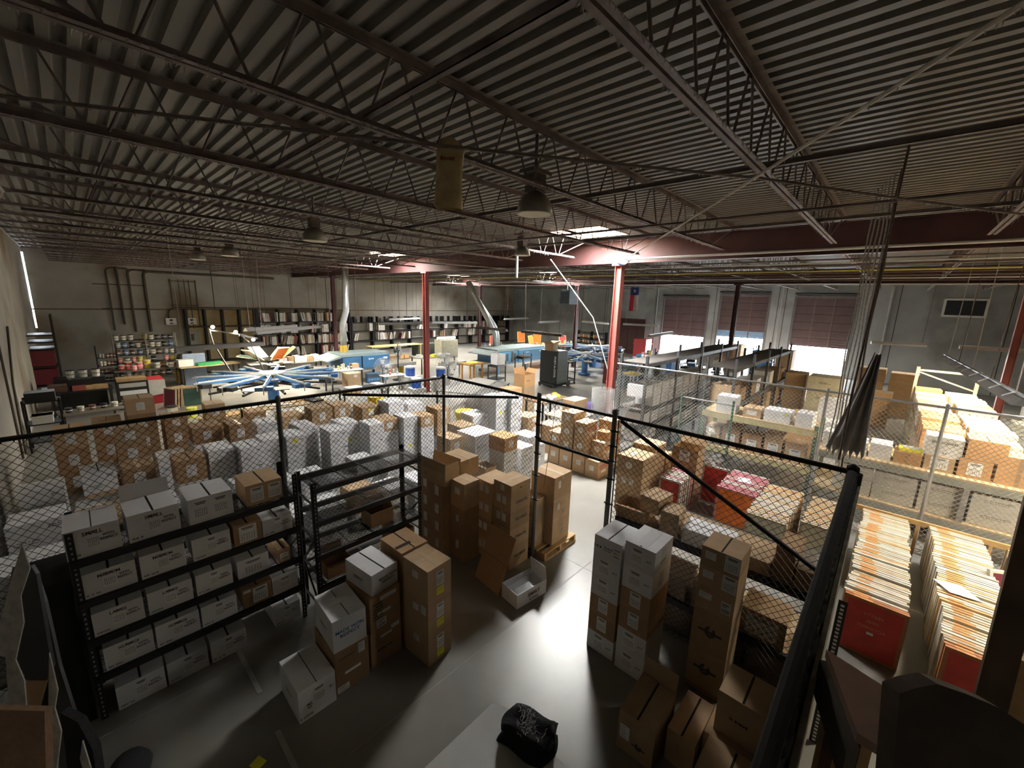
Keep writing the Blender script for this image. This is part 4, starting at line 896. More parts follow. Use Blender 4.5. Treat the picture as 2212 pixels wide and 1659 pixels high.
for i, (y, x) in enumerate(((7.0, 28.5), (5.2, 27.0), (4.1, 27.5))): pile(x, y, 1.0, .9, (.7, .6, .4)[:3 - i % 2], (BROWN, WHITE, BROWN)[i], ('in front of the middle dock door', 'between the two right dock doors', 'silhouetted against the right dock opening')[i])
b = MB()
for z in (.1, .7, 1.3): b.box(-.3, .3, -.45, .45, z, z + .5)
for sx in (-.32, .32):
    for sy in (-.47, .47): b.box(sx - .02, sx + .02, sy - .02, sy + .02, 0, 2.0, 1)
tag(b.build('blue_bin_rack', [mat('blue_plastic', (.10, .32, .72), .4), BLACK], None, (25.0, 5.0, 0)), 'dark rack with blue bins near the right dock opening', 'rack')
# aisle racks (two dark racks running towards the docks)
def long_rack(label, x0, x1, y0, y1, levels, top, step, m_=None):
    m_ = m_ or mat('grey_rack_steel', (0.10, 0.105, 0.11), .5, .3, var=.2)
    t = thing('pallet_rack', label, 'rack', (x0, y0, 0)); L = x1 - x0; D = y1 - y0
    n = int(L / step)
    for i in range(n + 1):
        for y in (0, D): b = MB(); x = i * L / n; b.box(x - .035, x + .035, y - .03, y + .03, 0, top); b.build('upright', m_, t)
    for z in levels:
        for y in (0, D): b = MB(); b.box(0, L, y - .02, y + .02, z - .1, z); b.build('beam', m_, t)
        b = MB(); b.box(0, L, .02, D - .02, z - .02, z + .005); b.build('deck', mat('dark_deck', (.09, .08, .07), .7), t)
    return t
long_rack('dark rack of white cartons running back beside the red column', 9.75, 17.6, 4.45, 5.15, (.46, .92, 1.34, 2.55), 2.75, 1.95)
long_rack('dark rack running back right of the carton rack', 11.6, 18.8, 2.9, 3.6, (.5, 1.4, 2.45), 2.7, 1.8)
rr = random.Random(9)
for lv, z in enumerate((.465, .925, 1.345, 1.645)):
    for i in range(14 if lv < 2 else 10):
        x = 9.82 + i * .52; h_ = (.3, .3, .30, .32)[lv]
        if rr.random() < .08: continue
        carton(x, 4.46, z, .42 if lv > 1 else .38, .5, h_, WHITE, 'white carton, %s from the near end, %s level of the rack beside the red column' % (nth(i + 1), ('lowest', 'second', 'third', 'topmost')[lv]), 'closed', rr.uniform(-2, 2), 'white cartons on the dark rack', [('F', .5, .5, 'sheet', .14, .16)] if lv < 2 else [('F', .55, .5, 'lines', .2, .14)])
for i, (x, lb) in enumerate(((14.9, 'GILDAN'), (15.7, ''), (16.4, ''))):
    carton(x, 4.46, 1.97, .62, .55, .44, WHITE if i == 0 else BROWN, ('white carton lettered in black' if lb else '%s brown carton' % ORD[i - 1]) + ' high on the rack beside the red column', 'plain', 0, None, [('F', .5, .6, 'text', lb, .12, INK)] if lb else [])
for i in range(8): carton(11.7 + (i // 2) * 1.8 + (i % 2) * .85, 2.95, 1.405, .6, .55, rr.uniform(.35, .6), rr.choice((BROWN, TAN, WHITE)), 'carton, %s along the middle level of the right dark rack' % ORD[i], 'closed', rr.uniform(-4, 4), 'cartons on the right dark rack')
for i in range(8): carton(11.7 + (i // 2) * 1.8 + (i % 2) * .85, 2.95, .505, .6, .55, rr.uniform(.4, .7), rr.choice((BROWN, TAN)), 'carton, %s along the low level of the right dark rack' % ORD[i], 'plain', rr.uniform(-4, 4), 'cartons on the right dark rack')
# roll of spare chain-link against the red column
b = MB()
for k in range(3):
    rr2 = .2 + .05 * k; n = 26; H = 1.75
    for i in range(n):
        for s in (1, -1):
            pts = [(rr2 * math.cos(2 * math.pi * (i + s * j / 2) / n), rr2 * math.sin(2 * math.pi * (i + s * j / 2) / n), j * .0388 + .02) for j in range(int(H / .0388))]
            b.tube(pts, .0024, 3, 0, False)
tag(b.build('wire_mesh_roll', WIREG, None, (9.75, 4.72 + .9, 0)), 'upright roll of galvanised chain-link mesh leaning by the red column', 'mesh roll')

# ================================================================ cartons behind and beside the cage
def sea(row, items, group):
    for i, (x, y, w, d, hs, kind) in enumerate(items):
        z = 0; n = len(hs)
        for j, h in enumerate(hs):
            k = kind[j] if isinstance(kind, str) and len(kind) > j else kind[-1]
            m_ = {'w': WHITE, 't': TAN, 'b': BROWN, 'o': ORANGE}[k]; nm = {'w': 'white', 't': 'tan', 'b': 'brown', 'o': 'orange-brown'}[k]
            pos = 'only box' if n == 1 else 'top box' if j == n - 1 else 'bottom box' if j == 0 else '%s box up' % ORD[j]
            mk = [('F', .5, .5, 'lines', min(.14, w * .4), h * .5)] if k != 'w' else [('F', .32, .3, 'print', w * .45, h * .2, GREYINK), ('F', .8, .75, 'print', w * .2, h * .14, INK)]
            if (i * 7 + j * 3) % 9 == 4: mk.append(('F', .45, .7, 'yellow', .09, .07))
            carton(x, y, z, w, d, h, m_, '%s carton, %s, %s stack from left, %s' % (nm, pos, nth(i + 1), row), ('closed', 'taped', 'slit')[(i + j) % 3] if j == n - 1 else 'plain', random.uniform(-2.5, 2.5), group, mk)
            z += h + .001
G = 'cartons behind the cage'
h3 = (.31, .31, .31); h4 = (.31, .31, .31, .30)
sea('first row behind the cage', [(-.85, 6.1, .55, .5, (.4, .4, .35), 'bww'), (-.2, 6.15, .5, .5, (.4, .4, .3), 'wbw'), (.55, 6.2, .4, .5, (.3, .3), 'w'), (1.1, 6.3, .42, .5, (.3, .3), 'w'), (1.75, 6.25, .40, .5, (.32, .35), 'w'), (2.3, 6.3, .5, .5, (.3, .32), 'w'), (2.95, 6.3, .42, .55, (.3, .38), 'wt'), (3.5, 6.2, .42, .5, (.3, .3), 'w'), (4.05, 6.15, .4, .5, (.3, .3), 'w')], G)
sea('second row behind the cage', [(-.9, 7.1, .5, .5, (.4, .3), 'bw'), (-.25, 7.2, .45, .5, (.4, .4, .25), 'wwt'), (.35, 7.3, .45, .55, (.35, .35, .25), 'www'), (1.0, 7.2, .4, .5, h3, 'w'), (1.5, 7.3, .38, .5, h3, 'w'), (1.95, 7.2, .4, .5, (.3, .3, .25), 'w'), (2.5, 7.25, .4, .5, (.3, .3, .2), 'w'), (3.0, 7.3, .42, .5, (.3, .3), 'w'), (3.5, 7.3, .4, .5, (.3, .3, .2), 'w'), (4.1, 7.2, .42, .5, (.3, .3, .1), 'w')], G)
sea('third row behind the cage', [(-.95, 8.3, .55, .5, (.4, .4), 'tw'), (-.3, 8.5, .5, .5, (.4, .3), 'ww'), (.28, 8.7, .40, .5, (.4, .4, .35), 'wwb'), (.90, 8.4, .42, .5, (.4, .4, .40), 'wwb'), (1.38, 8.5, .38, .55, h4, 'w'), (1.82, 8.3, .36, .5, h4, 'w'), (2.22, 8.5, .38, .5, h4, 'w'), (2.62, 8.4, .34, .55, h4, 'w'), (3.0, 8.75, .36, .6, (.32, .32, .32, .3), 'w'), (3.38, 8.2, .37, .5, h4, 'w'), (3.80, 8.55, .38, .55, h4, 'w'), (4.2, 8.1, .34, .5, h4, 'w'), (4.60, 8.3, .42, .55, (.31, .31, .31, .27), 'wwwt'), (5.06, 8.1, .36, .5, h4, 'w'), (5.47, 8.0, .36, .5, (.31, .31, .31, .27), 'wwwt'), (5.95, 8.0, .40, .5, (.3, .3, .35, .35), 'wwtt')], G)
sea('fourth row behind the cage', [(-.9, 9.6, .5, .5, (.4, .4), 'ww'), (-.2, 10.0, .45, .5, (.4, .4), 'tw'), (.30, 10.1, .42, .5, (.4, .4, .38, .3), 'bbbt'), (.85, 10.2, .45, .5, (.4, .35), 'ww'), (1.45, 10.3, .50, .55, (.4, .45, .35), 'wwb'), (2.05, 10.1, .42, .5, (.4, .4, .40), 'wwb'), (2.6, 10.2, .4, .5, (.4, .4, .3), 'w'), (3.2, 10.4, .5, .5, (.4, .4, .3), 'wwt'), (3.8, 10.2, .5, .5, (.4, .4, .42), 'wwt'), (4.4, 10.3, .42, .5, (.4, .4, .4), 'wwt'), (5.0, 10.0, .5, .55, (.4, .4, .3), 'tbt'), (5.55, 9.6, .46, .55, (.4, .4, .42), 'www'), (6.2, 9.7, .5, .5, (.4, .4, .25), 'w')], G)
sea('fifth row behind the cage', [(-.5, 11.4, .46, .5, (.45, .45, .4), 'bbt'), (.05, 11.7, .44, .5, (.45, .45, .4), 'bbb'), (.60, 11.9, .48, .5, (.45, .45, .4, .35), 'bbbt'), (1.2, 11.9, .42, .5, (.42, .42, .3), 'bbb'), (2.0, 12.0, .4, .5, (.45, .45, .38), 'bbt'), (2.9, 12.1, .42, .5, (.45, .45), 'b')], G)
G2 = 'cartons right of the fence corner'
sea('group right of fence corner', [(5.05, 6.35, .34, .45, (.4, .4, .36), 'wwt'), (5.30, 5.55, .30, .4, (.35, .35), 'wt'), (5.72, 5.45, .40, .45, (.32, .32, .0 + .31, .30), 'wwwo'), (5.55, 6.15, .62, .6, (.4, .4, .36), 'www'), (6.30, 6.3, .42, .5, (.3, .3, .3), 'w'), (6.35, 5.55, .40, .45, (.3, .3, .25), 'w'), (6.85, 5.75, .42, .5, (.32, .32, .3), 'w'), (7.0, 7.0, .40, .5, (.33, .33, .33, .33, .3), 'w'), (7.45, 6.9, .42, .5, (.33, .33, .33, .33, .3), 'w'), (6.5, 7.3, .5, .5, (.4, .4, .38), 'www'), (5.95, 7.1, .45, .5, (.4, .35, .3), 'wwt'), (7.9, 6.7, .5, .5, (.4, .4, .2), 'ttt'), (8.4, 6.3, .5, .5, (.4, .35), 'tt'), (7.3, 6.0, .45, .5, (.3, .25), 'w')], G2)
# OTTO cartons by the right doorway
ot = lambda: [('F', .55, .62, 'text', 'OTTO', .14, REDINK), ('F', .55, .35, 'lines', .2, .06), ('L', .5, .55, 'lines', .12, .12)]
ol = lambda: [('L', .5, .6, 'lines', .13, .12)]
G3 = 'OTTO cartons by the doorway'
stack(7.90, 4.54, 0, .46, .35, [(.42, TAN, 'plain', ot())], 'with red OTTO lettering, nearest on the floor by the doorway', G3)
stack(8.12, 4.56, .42, .46, .36, [(.40, TAN, 'plain', ot())], 'with OTTO lettering resting on the floor row', G3)
stack(7.92, 4.93, 0, .46, .33, [(.42, TAN, 'plain', ol()), (.42, TAN, 'plain', ol()), (.40, TAN, 'plain', ot())], 'with OTTO on its top box', G3)
stack(7.92, 5.30, 0, .46, .36, [(.42, TAN, 'plain', ol()), (.32, TAN, 'plain', ol()), (.34, TAN, 'plain', ol()), (.33, TAN, 'taped', ol())], 'third along the OTTO row', G3)
stack(7.94, 5.70, 0, .46, .34, [(.42, TAN, 'plain', ol()), (.40, TAN, 'plain', ol())], 'fourth along the OTTO row', G3)
stack(8.55, 4.62, 0, .46, .36, [(.42, TAN, 'plain', ot()), (.42, TAN, 'plain', ot()), (.40, TAN, 'plain', ot())], 'behind the front OTTO row', G3)
carton(8.30, 4.6, .825, .4, .25, .2, ORANGE, 'small orange-brown carton lying on the OTTO pile', 'slit', 5)
# small table with an OTTO carton and cartons in front of the red column
def table(label, x, y, w, d, h, top, leg, rz=0, cat='table', name='work_table'):
    t = thing(name, label, cat, (x, y, 0), rz)
    b = MB(); b.box(-w / 2, w / 2, -d / 2, d / 2, h - .035, h); b.build('tabletop', top, t)
    for sx in (-1, 1):
        for sy in (-1, 1): b = MB(); b.box(sx * (w / 2 - .05) - .025, sx * (w / 2 - .05) + .025, sy * (d / 2 - .05) - .025, sy * (d / 2 - .05) + .025, 0, h - .035); b.build('leg', leg, t)
    return t
PALE = mat('pale_tabletop', (.60, .52, .33), .5)
table('pale-topped table under the OTTO carton before the red column', 9.75, 6.7, 1.1, 1.0, .78, PALE, BLACK)
carton(9.35, 6.25, .782, .62, .42, .52, TAN, 'tan OTTO carton standing on the pale table', 'taped', 0, None, [('F', .6, .4, 'text', 'OTTO', .16, REDINK), ('F', .55, .2, 'lines', .2, .05), ('L', .5, .4, 'lines', .2, .1)])
carton(9.9, 6.85, .782, .4, .3, .2, WHITE, 'white carton behind the OTTO carton on the pale table', 'open', 3)
table('cluttered brown table by the red column', 10.6, 8.2, 1.4, .8, .85, mat('brown_top', (.22, .14, .08), .6), BLACK)
for i in range(7): b = MB(); rr = random.Random(i); b.lathe([(.04, 0), (.09, .02), (.10, .08), (.05, .12)], 9); tag(b.build('paint_tray', rr.choice((PAPER, GREYINK, YELLOW)), None, (10.15 + .15 * i, 8.1 + rr.uniform(-.2, .2), .852)), 'small dish, %s from the left on the cluttered brown table' % ORD[i], 'dish', 'dishes on the brown table')
stack(9.5, 8.9, 0, .6, .5, [(.40, WHITE, 'plain', [('F', .5, .5, 'print', .2, .06, GREYINK)]), (.40, WHITE, 'plain', [('F', .5, .5, 'print', .2, .06, GREYINK)]), (.36, ORANGE, 'taped', [('F', .4, .5, 'print', .22, .06, INK)])], 'left of the brown table')
stack(10.9, 9.5, 0, .6, .5, [(.5, TAN, 'plain', []), (.45, TAN, 'plain', []), (.45, ORANGE, 'open', [('F', .4, .5, 'print', .22, .06, INK), ('flap', 'B', .2, 20), ('flap', 'R', .2, 40)])], 'behind the brown table')
b = MB(); b.lathe([(.24, -.1), (.27, -.08), (.27, .08), (.24, .1)], 20); o = b.build('flag_fan', mat('flag_stripe_disc', (.16, .12, .32), .5, var=.5, scale=3)); o.location = (12.35, 7.75, .27); o.rotation_euler = (R(85), 0, R(-40)); tag(o, 'round purple and blue disc standing by the red column', 'disc')

# ================================================================ print shop at the back
def simple(name, label, cat, mb, mats, loc=(0, 0, 0), rz=0, group=None, smooth=False):
    return tag(mb.build(name, mats, None, loc, rz, smooth), label, cat, group)
# --- back wall services
CONDUIT = mat('dirty_conduit', (0.10, 0.085, 0.06), 0.7, .2)
def conduit(label, pts, r=.03):
    b = MB(); b.tube(pts, r, 7); return simple('wall_conduit', label, 'conduit', b, CONDUIT, group='conduits on the back wall')
yw = 29.22
for i, (x, zt, zb, r, el) in enumerate(((1.55, 4.85, 1.9, .035, .6), (1.95, 5.1, 2.2, .045, 0), (2.35, 4.8, 1.8, .045, .5), (2.95, 4.75, 1.8, .06, 6.0), (4.0, 4.6, 3.1, .03, 0), (4.35, 4.6, 1.9, .02, 0), (4.6, 4.6, 1.9, .02, 0), (4.8, 4.6, 1.9, .025, 0), (5.1, 4.6, 2.0, .03, 0))):
    pts = [(x, yw, zb), (x, yw, zt)] + ([(x + .06, yw, zt + .12), (x + .2, yw, zt + .17), (x + .2 + el, yw, zt + .16)] if el else [])
    conduit('dark vertical conduit on the back wall, %s from the left' % ORD[i], pts, r)
conduit('dark hooked conduit on the back wall over the ink shelf', [(3.75, yw, 2.3), (3.75, yw, 2.75), (3.85, yw, 2.98), (4.1, yw, 3.08), (12.5, yw, 3.05)], .03)
for i, (x0, x1, z) in enumerate(((1.0, 3.0, 4.2), (1.2, 3.0, 3.0), (3.95, 5.15, 4.5), (3.95, 5.15, 3.2))):
    b = MB(); b.box(x0, x1, 29.24, 29.3, z - .025, z + .025); simple('strut_channel', 'horizontal strut holding conduits, %s on the back wall' % ('upper left', 'lower left', 'upper right', 'lower right')[i], 'strut', b, CONDUIT, group='struts on the back wall')
def wallbox(label, x0, x1, z0, z1, col, name='electrical_box'):
    t = thing(name, label, 'electrical box', ((x0 + x1) / 2, 29.3, z0)); w = (x1 - x0) / 2; h = z1 - z0
    b = MB(); b.box(-w, w, -.16, 0, 0, h); b.build('enclosure', col, t)
    b = MB(); b.box(-w + .03, w - .03, -.172, -.16, .03, h - .03); b.build('door', col, t)
    b = MB()
    b.box(-.07, .07, -.178, -.172, h * .55, h * .85); b.box(-.07, .07, -.178, -.172, h * .12, h * .3); b.build('switch', INK, t)
wallbox('grey electrical panel on the back wall right of the ink shelf', 4.35, 5.0, .55, 1.8, mat('panel_grey', (.25, .25, .23), .5))
wallbox('left white junction box on the back wall', 3.6, 4.05, 2.15, 2.5, WHITEPAINT); wallbox('right white junction box on the back wall', 4.5, 4.95, 2.15, 2.5, WHITEPAINT)
# --- ink shelves
INKC = [mat('tub_white', (.70, .68, .58), .5, var=.1), mat('tub_black', (.03, .03, .035), .4), mat('tub_yellow', (.80, .62, .06), .45), mat('tub_red', (.62, .09, .08), .45), mat('tub_pink', (.85, .22, .26), .45), mat('tub_brown', (.16, .09, .06), .5), mat('tub_blue', (.10, .16, .30), .45), mat('tub_lime', (.70, .72, .12), .45), mat('tub_grey', (.35, .36, .36), .5)]
_TB = {}
def tub_parts(m_, r, h):
    k = (m_.name, r, h)
    if k not in _TB:
        a = MB(); a.lathe([(r * .88, 0), (r, h * .86), (r * 1.04, h * .87), (r * 1.04, h * .9)], 10); a.lathe([(r * .95, h * .38), (r * .99, h * .39), (r * 1.0, h * .52), (r * .95, h * .53)], 10, mi=1)
        c = MB(); c.lathe([(r * 1.08, h * .9), (r * 1.08, h * .97), (r * .95, h)], 10)
        _TB[k] = (a.mesh('ink_tub', [m_, PAPER if m_.name != 'tub_white' else GREYINK]), c.mesh('lid', [INKC[0] if m_.name in ('tub_red', 'tub_pink', 'tub_yellow') else (INKC[1] if m_.name == 'tub_white' and r > .09 else m_)]))
    return _TB[k]
def tub(x, y, z, m_, r, h, label, group, name='ink_tub'):
    a, c = tub_parts(m_, r, h); o = put(name, a, None, (x, y, z)); put('lid', c, o); tag(o, label, 'tub', group); return o
t = thing('ink_shelf', 'steel shelf crowded with ink tubs before the back wall', 'shelf', (2.2, 24.4, 0))
for z in (.2, .52, .85, 1.18, 1.5, 1.83): b = MB(); b.box(-1.05, 1.05, -.2, .2, z - .03, z); b.build('shelf_board', BLACK, t)
for x in (-1.05, 0, 1.05):
    for y in (-.19, .19): b = MB(); b.box(x - .025, x + .025, y - .025, y + .025, 0, 2.1); b.build('upright', mat('shelf_grey', (.18, .18, .17), .5), t)
rr = random.Random(5)
PAL = [(0, 0, 2, 7, 1, 0), (0, 1, 8, 5, 0, 6), (0, 0, 5, 1, 6, 8), (3, 4, 0, 2, 3, 1), (4, 3, 4, 2, 7, 3), (0, 5, 2, 0, 8, 1)]
for li, z in enumerate((.2, .52, .85, 1.18, 1.5, 1.83)):
    for i in range(9):
        if rr.random() < .06: continue
        ci = rr.choice(PAL[5 - li]); m_ = INKC[ci]
        tub(1.28 + i * .225 + rr.uniform(-.02, .02), 24.36 + rr.uniform(-.06, .04), z + .001, m_, .092, rr.uniform(.19, .24), '%s ink tub, %s from left on shelf %s of the ink shelf' % (m_.name[4:], ORD[i], ('one from the floor', 'two from the floor', 'three from the floor', 'four from the floor', 'five from the floor', 'six at the top')[li]), 'ink tubs on the ink shelf')
t = thing('can_rack', 'narrow dark rack heaped with dirty paint cans', 'rack', (.86, 23.2, 0))
for z in (.3, .62, .94, 1.26): b = MB(); b.box(-.3, .3, -.18, .18, z - .02, z); b.build('shelf_board', BLACK, t)
for sx in (-1, 1): b = MB(); b.box(sx * .3 - .02, sx * .3 + .02, -.18, .18, 0, 1.75); b.build('side', BLACK, t)
for li, z in enumerate((.3, .62, .94, 1.26)):
    for i in range(5): tub(.66 + i * .108, 23.12 + rr.uniform(-.03, .05), z + .001, INKC[rr.choice((0, 5, 5, 8, 1))], .05, rr.uniform(.14, .2), 'dirty paint can, %s from left, %s level of the narrow rack' % (ORD[i], ('lowest', 'second', 'third', 'top')[li]), 'dirty paint cans', 'paint_can')
for i, (x, y, m_, r_, h_, lb) in enumerate(((1.42, 22.9, 3, .13, .3, 'red pail'), (1.75, 22.7, 4, .12, .28, 'pink pail'), (2.02, 22.9, 2, .13, .33, 'yellow pail'), (2.3, 22.6, 0, .11, .26, 'white pail'), (2.55, 22.8, 5, .10, .24, 'brown pail'), (2.75, 22.5, 0, .11, .25, 'small white pail'), (1.2, 22.5, 3, .1, .22, 'dark red pail'), (1.55, 22.3, 4, .1, .2, 'low pink pail'))):
    tub(x, y, .78, INKC[m_], r_, h_, '%s on the bench before the ink shelf' % lb, 'pails on the ink bench', 'pail')
table('bench of ink pails before the ink shelf', 2.0, 22.65, 2.1, .8, .78, mat('grimy_top', (.16, .14, .11), .6), BLACK, name='work_bench')
b = MB(); b.lathe([(.24, 0), (.29, .02), (.3, .55), (.27, .6), (.29, .62), (.1, .64)], 16); simple('yellow_drum', 'yellow drum standing right of the ink shelf', 'drum', b, mat('drum_yellow', (.78, .58, .03), .4), (3.15, 22.7, 0))
b = MB(); b.lathe([(.02, 0), (.22, 0), (.28, .08), (.2, .2), (.02, .24)], 12); simple('yellow_bag', 'yellow plastic bag on top of the yellow drum', 'bag', b, INKC[7], (3.15, 22.7, .645), 0, None, True)
for i, (x, y) in enumerate(((3.6, 22.6), (3.95, 22.7), (4.2, 22.5))): tub(x, y, 0, INKC[0], .17, .42, 'white bucket, %s right of the yellow drum' % ORD[i], 'white buckets by the drum', 'white_bucket')
t = thing('flash_dryer', 'black box fan unit with a round grille right of the yellow drum', 'fan', (3.75, 24.0, 0))
b = MB(); b.box(-.5, .5, -.2, .2, .5, 1.1); b.build('housing', BLACK, t); b = MB(); b.lathe([(.0, 0), (.22, 0), (.24, .03), (.2, .05)], 16); k = b.build('grille', GALV, t); k.rotation_euler = (R(90), 0, 0); k.location = (.2, -.2, .8)
for sx in (-1, 1): b = MB(); b.box(sx * .45 - .03, sx * .45 + .03, -.15, .15, 0, .5); b.build('leg', BLACK, t)
# --- stored screens along the back wall
YS = 28.75
BW = mat('black_wood_rack', (.012, .011, .011), .6, var=.3)
PLY = mat('plywood_back', (.42, .34, .19), .8, var=.15, scale=2)
def screen_rack(label, x0, x1, levels, top, step, back=None, comb=False):
    t = thing('screen_rack', label, 'rack', (x0, YS, 0)); L = x1 - x0; n = max(1, round(L / step))
    for i in range(n + 1): b = MB(); x = i * L / n; b.box(x - .05, x + .05, 0, .45, 0, top); b.build('upright', BW, t)
    for z in levels: b = MB(); b.box(0, L, -.0, .45, z - .06, z); b.build('shelf_board', BW, t)
    if back: b = MB(); b.box(.06, L - .06, .46, .48, .1, back); b.build('back_panel', PLY, t)
    if comb:
        b = MB()
        for i in range(int(L / .62)): b.box(.2 + i * .62, .26 + i * .62, .1, .4, levels[-1], top + .02)
        b.build('divider', BW, t)['kind'] = 'stuff'
    return t
screen_rack('empty black rack with plywood backs at the left of the back wall', 4.45, 7.85, (.1, 1.0, 2.05), 3.0, .85, 2.95)
screen_rack('tall black rack of stored screens in the middle of the back wall', 7.95, 13.75, (.05, .78, 1.5, 2.25), 3.02, 1.16)
screen_rack('long black rack of stored screens along the right of the back wall', 13.9, 30.3, (.05, .78, 1.48, 2.1), 2.5, 1.6, None, True)
SPINE = [mat('spine_pale', (.66, .60, .52), .7, obj=.25), mat('spine_white', (.74, .73, .70), .7, obj=.15), mat('spine_tan', (.48, .36, .25), .7, obj=.25), mat('spine_plum', (.20, .07, .07), .7, obj=.2)]
_SF = {}
def spine(w, t_, h_, m_):
    k = (w, t_, h_, m_.name)
    if k not in _SF:
        b = MB(); b.box(-t_ / 2, t_ / 2, 0, .05, 0, h_); b.box(-t_ / 2, t_ / 2, .35, .4, 0, h_); b.box(-t_ / 2, t_ / 2, .05, .35, 0, .04); b.box(-t_ / 2, t_ / 2, .05, .35, h_ - .04, h_); b.box(-.004, .004, .05, .35, .04, h_ - .04)
        _SF[k] = b.mesh('stored_screen', m_)
    return _SF[k]
def shelve(rack, x0, x1, zs, seed, fill):
    rr = random.Random(seed)
    for li, z in enumerate(zs):
        x = x0 + .1; i = 0
        while x < x1 - .12:
            if rr.random() > fill: x += rr.uniform(.35, .9); continue
            run_ = rr.randint(3, 7); lean = rr.choice((0, 0, 0, 14, -12, 20))
            for _ in range(run_):
                if x > x1 - .12: break
                i += 1; t_ = rr.choice((.06, .07, .08, .10)); a = lean * rr.uniform(.5, 1)
                o = put('stored_screen', spine(.4, t_, rr.choice((.52, .55, .58)), rr.choice((SPINE[0], SPINE[0], SPINE[1], SPINE[1], SPINE[2], SPINE[3]))), None, (x, YS + .0, z + .004 + abs(math.sin(R(a))) * t_ / 2), (0, R(a), 0))
                tag(o, 'stored screen, %s from left, %s level of the %s' % (nth(i), ('bottom', 'second', 'third', 'top')[li], rack), 'screen', 'stored screens on the back wall racks'); x += t_ + .012
            x += rr.uniform(.03, .35)
shelve('tall middle rack', 8.0, 13.7, (.05, .78, 1.5, 2.25), 2, .82)
shelve('long right rack', 13.95, 29.0, (.78, 1.48), 4, .5)
# --- conveyor dryers
DRYB = mat('dryer_blue', (.045, .135, .26), .45, var=.08); DRYL = mat('dryer_light_blue', (.085, .23, .40), .45, var=.08); HOOD = mat('dryer_grey_hood', (.20, .25, .24), .5, var=.1)
BELT = mat('dryer_belt', (.22, .19, .14), .7)
def dryer(label, x, y, L, D, zb, zt, col, hood, text, ext0, ext1):
    t = thing('conveyor_dryer', label, 'dryer', (x, y, 0))
    b = MB(); b.box(0, L * .38, 0, D, zb, zt); b.build('infeed_section', col, t)
    b = MB(); b.box(L * .40, L, -.04, D, zb - .02, zt + .02); b.build('heating_section', col, t)
    b = MB(); b.box(-.06, L + .02, .06, D + .04, zt + .02, zt + .14); b.add([(-.7, 0, zt - .1), (-.06, 0, zt + .10), (-.06, D, zt + .10), (-.7, D, zt - .1), (-.7, 0, zt - .14), (-.06, 0, zt), (-.06, D, zt), (-.7, D, zt - .14)], [(0, 1, 2, 3), (7, 6, 5, 4), (0, 4, 5, 1), (3, 2, 6, 7), (0, 3, 7, 4), (1, 5, 6, 2)]); b.build('hood', hood, t)
    b = MB(); b.box(-ext0, L + ext1, .12, D - .12, zb - .04, zb + .02); b.box(-ext0, L + ext1, .06, .12, zb - .12, zb + .05, 1); b.box(-ext0, L + ext1, D - .12, D - .06, zb - .12, zb + .05, 1); b.build('conveyor_belt', [BELT, GALV], t)
    for px_ in (.1, L - .1):
        for py in (.1, D - .1): b = MB(); b.box(px_ - .05, px_ + .05, py - .05, py + .05, 0, zb); b.build('leg', col, t)
    for px_ in (-ext0 + .15,) * (ext0 > .6) + (L + ext1 - .15,) * (ext1 > .6):
        for py in (.15, D - .15): b = MB(); b.box(px_ - .03, px_ + .03, py - .03, py + .03, 0, zb); b.build('leg', GALV, t)
    k = put('printing', text_mesh(text, WHITEPAINT), t, (L * .58, -.048, zt - .12), (R(90), 0, 0)); k.scale = (.11, .11, .11)
    b = MB(); b.box(L * .86, L * .95, -.05, -.04, zt - .16, zt - .08); b.build('badge', PAPER, t)
    return t
d1 = dryer('dark blue conveyor dryer with a grey hood, left of the pink column', 8.2, 18.0, 2.3, 1.5, .70, 1.24, DRYB, HOOD, 'Sprint', 1.0, 1.6)
b = MB(); b.box(1.0, 1.9, -.25, -.05, .05, .45); b.box(1.0, 1.9, -.262, -.25, .28, .42, 1)
for i in range(6): b.lathe([(.02, 0), (.02, .01)], 8, (1.1 + i * .14, -.256, .15), 2)
b.build('control_panel', [DRYB, INK, PAPER], d1)
d2 = dryer('long light blue conveyor dryer right of the pink column', 15.7, 15.6, 4.0, 1.7, .60, 1.22, DRYL, HOOD, 'Sprint', 1.6, 2.6)
b = MB(); b.box(.6, .75, -.03, -.02, .7, 1.1); b.box(1.2, 1.35, -.03, -.02, .7, 1.1); b.box(1.0, 1.14, -.028, -.02, .62, 1.2); b.build('panel_door', INK, d2)
def duct(label, pts, r, base=None):
    t = thing('exhaust_duct', label, 'duct', (0, 0, 0)); b = MB(); b.tube(pts, r, 14); b.build('pipe', mat('bright_duct', (.50, .50, .48), .35, .7, var=.12), t, smooth=True)
    if base: b = MB(); b.tube([(pts[-1][0], pts[-1][1], pts[-1][2] - .35), pts[-1]], r * 1.15, 14); b.build('collar', mat('ochre_collar', (.50, .33, .05), .5), t)
    return t
duct('silver duct rising from the dark blue dryer to the roof', [(8.98, 19.0, 5.3), (8.92, 19.0, 3.3), (8.72, 19.0, 2.7), (8.72, 19.0, 1.7)], .15, True)
duct('grey duct leaning across from the roof to the light blue dryer', [(14.7, 17, 4.9), (16.5, 17.0, 2.5), (16.75, 17, 2.1), (16.78, 17, 1.4)], .15)
duct('second bright duct bend beside the leaning duct', [(15.0, 17.35, 4.7), (17.0, 17.3, 2.5), (17.2, 17.3, 2.1), (17.2, 17.2, 1.4)], .15)
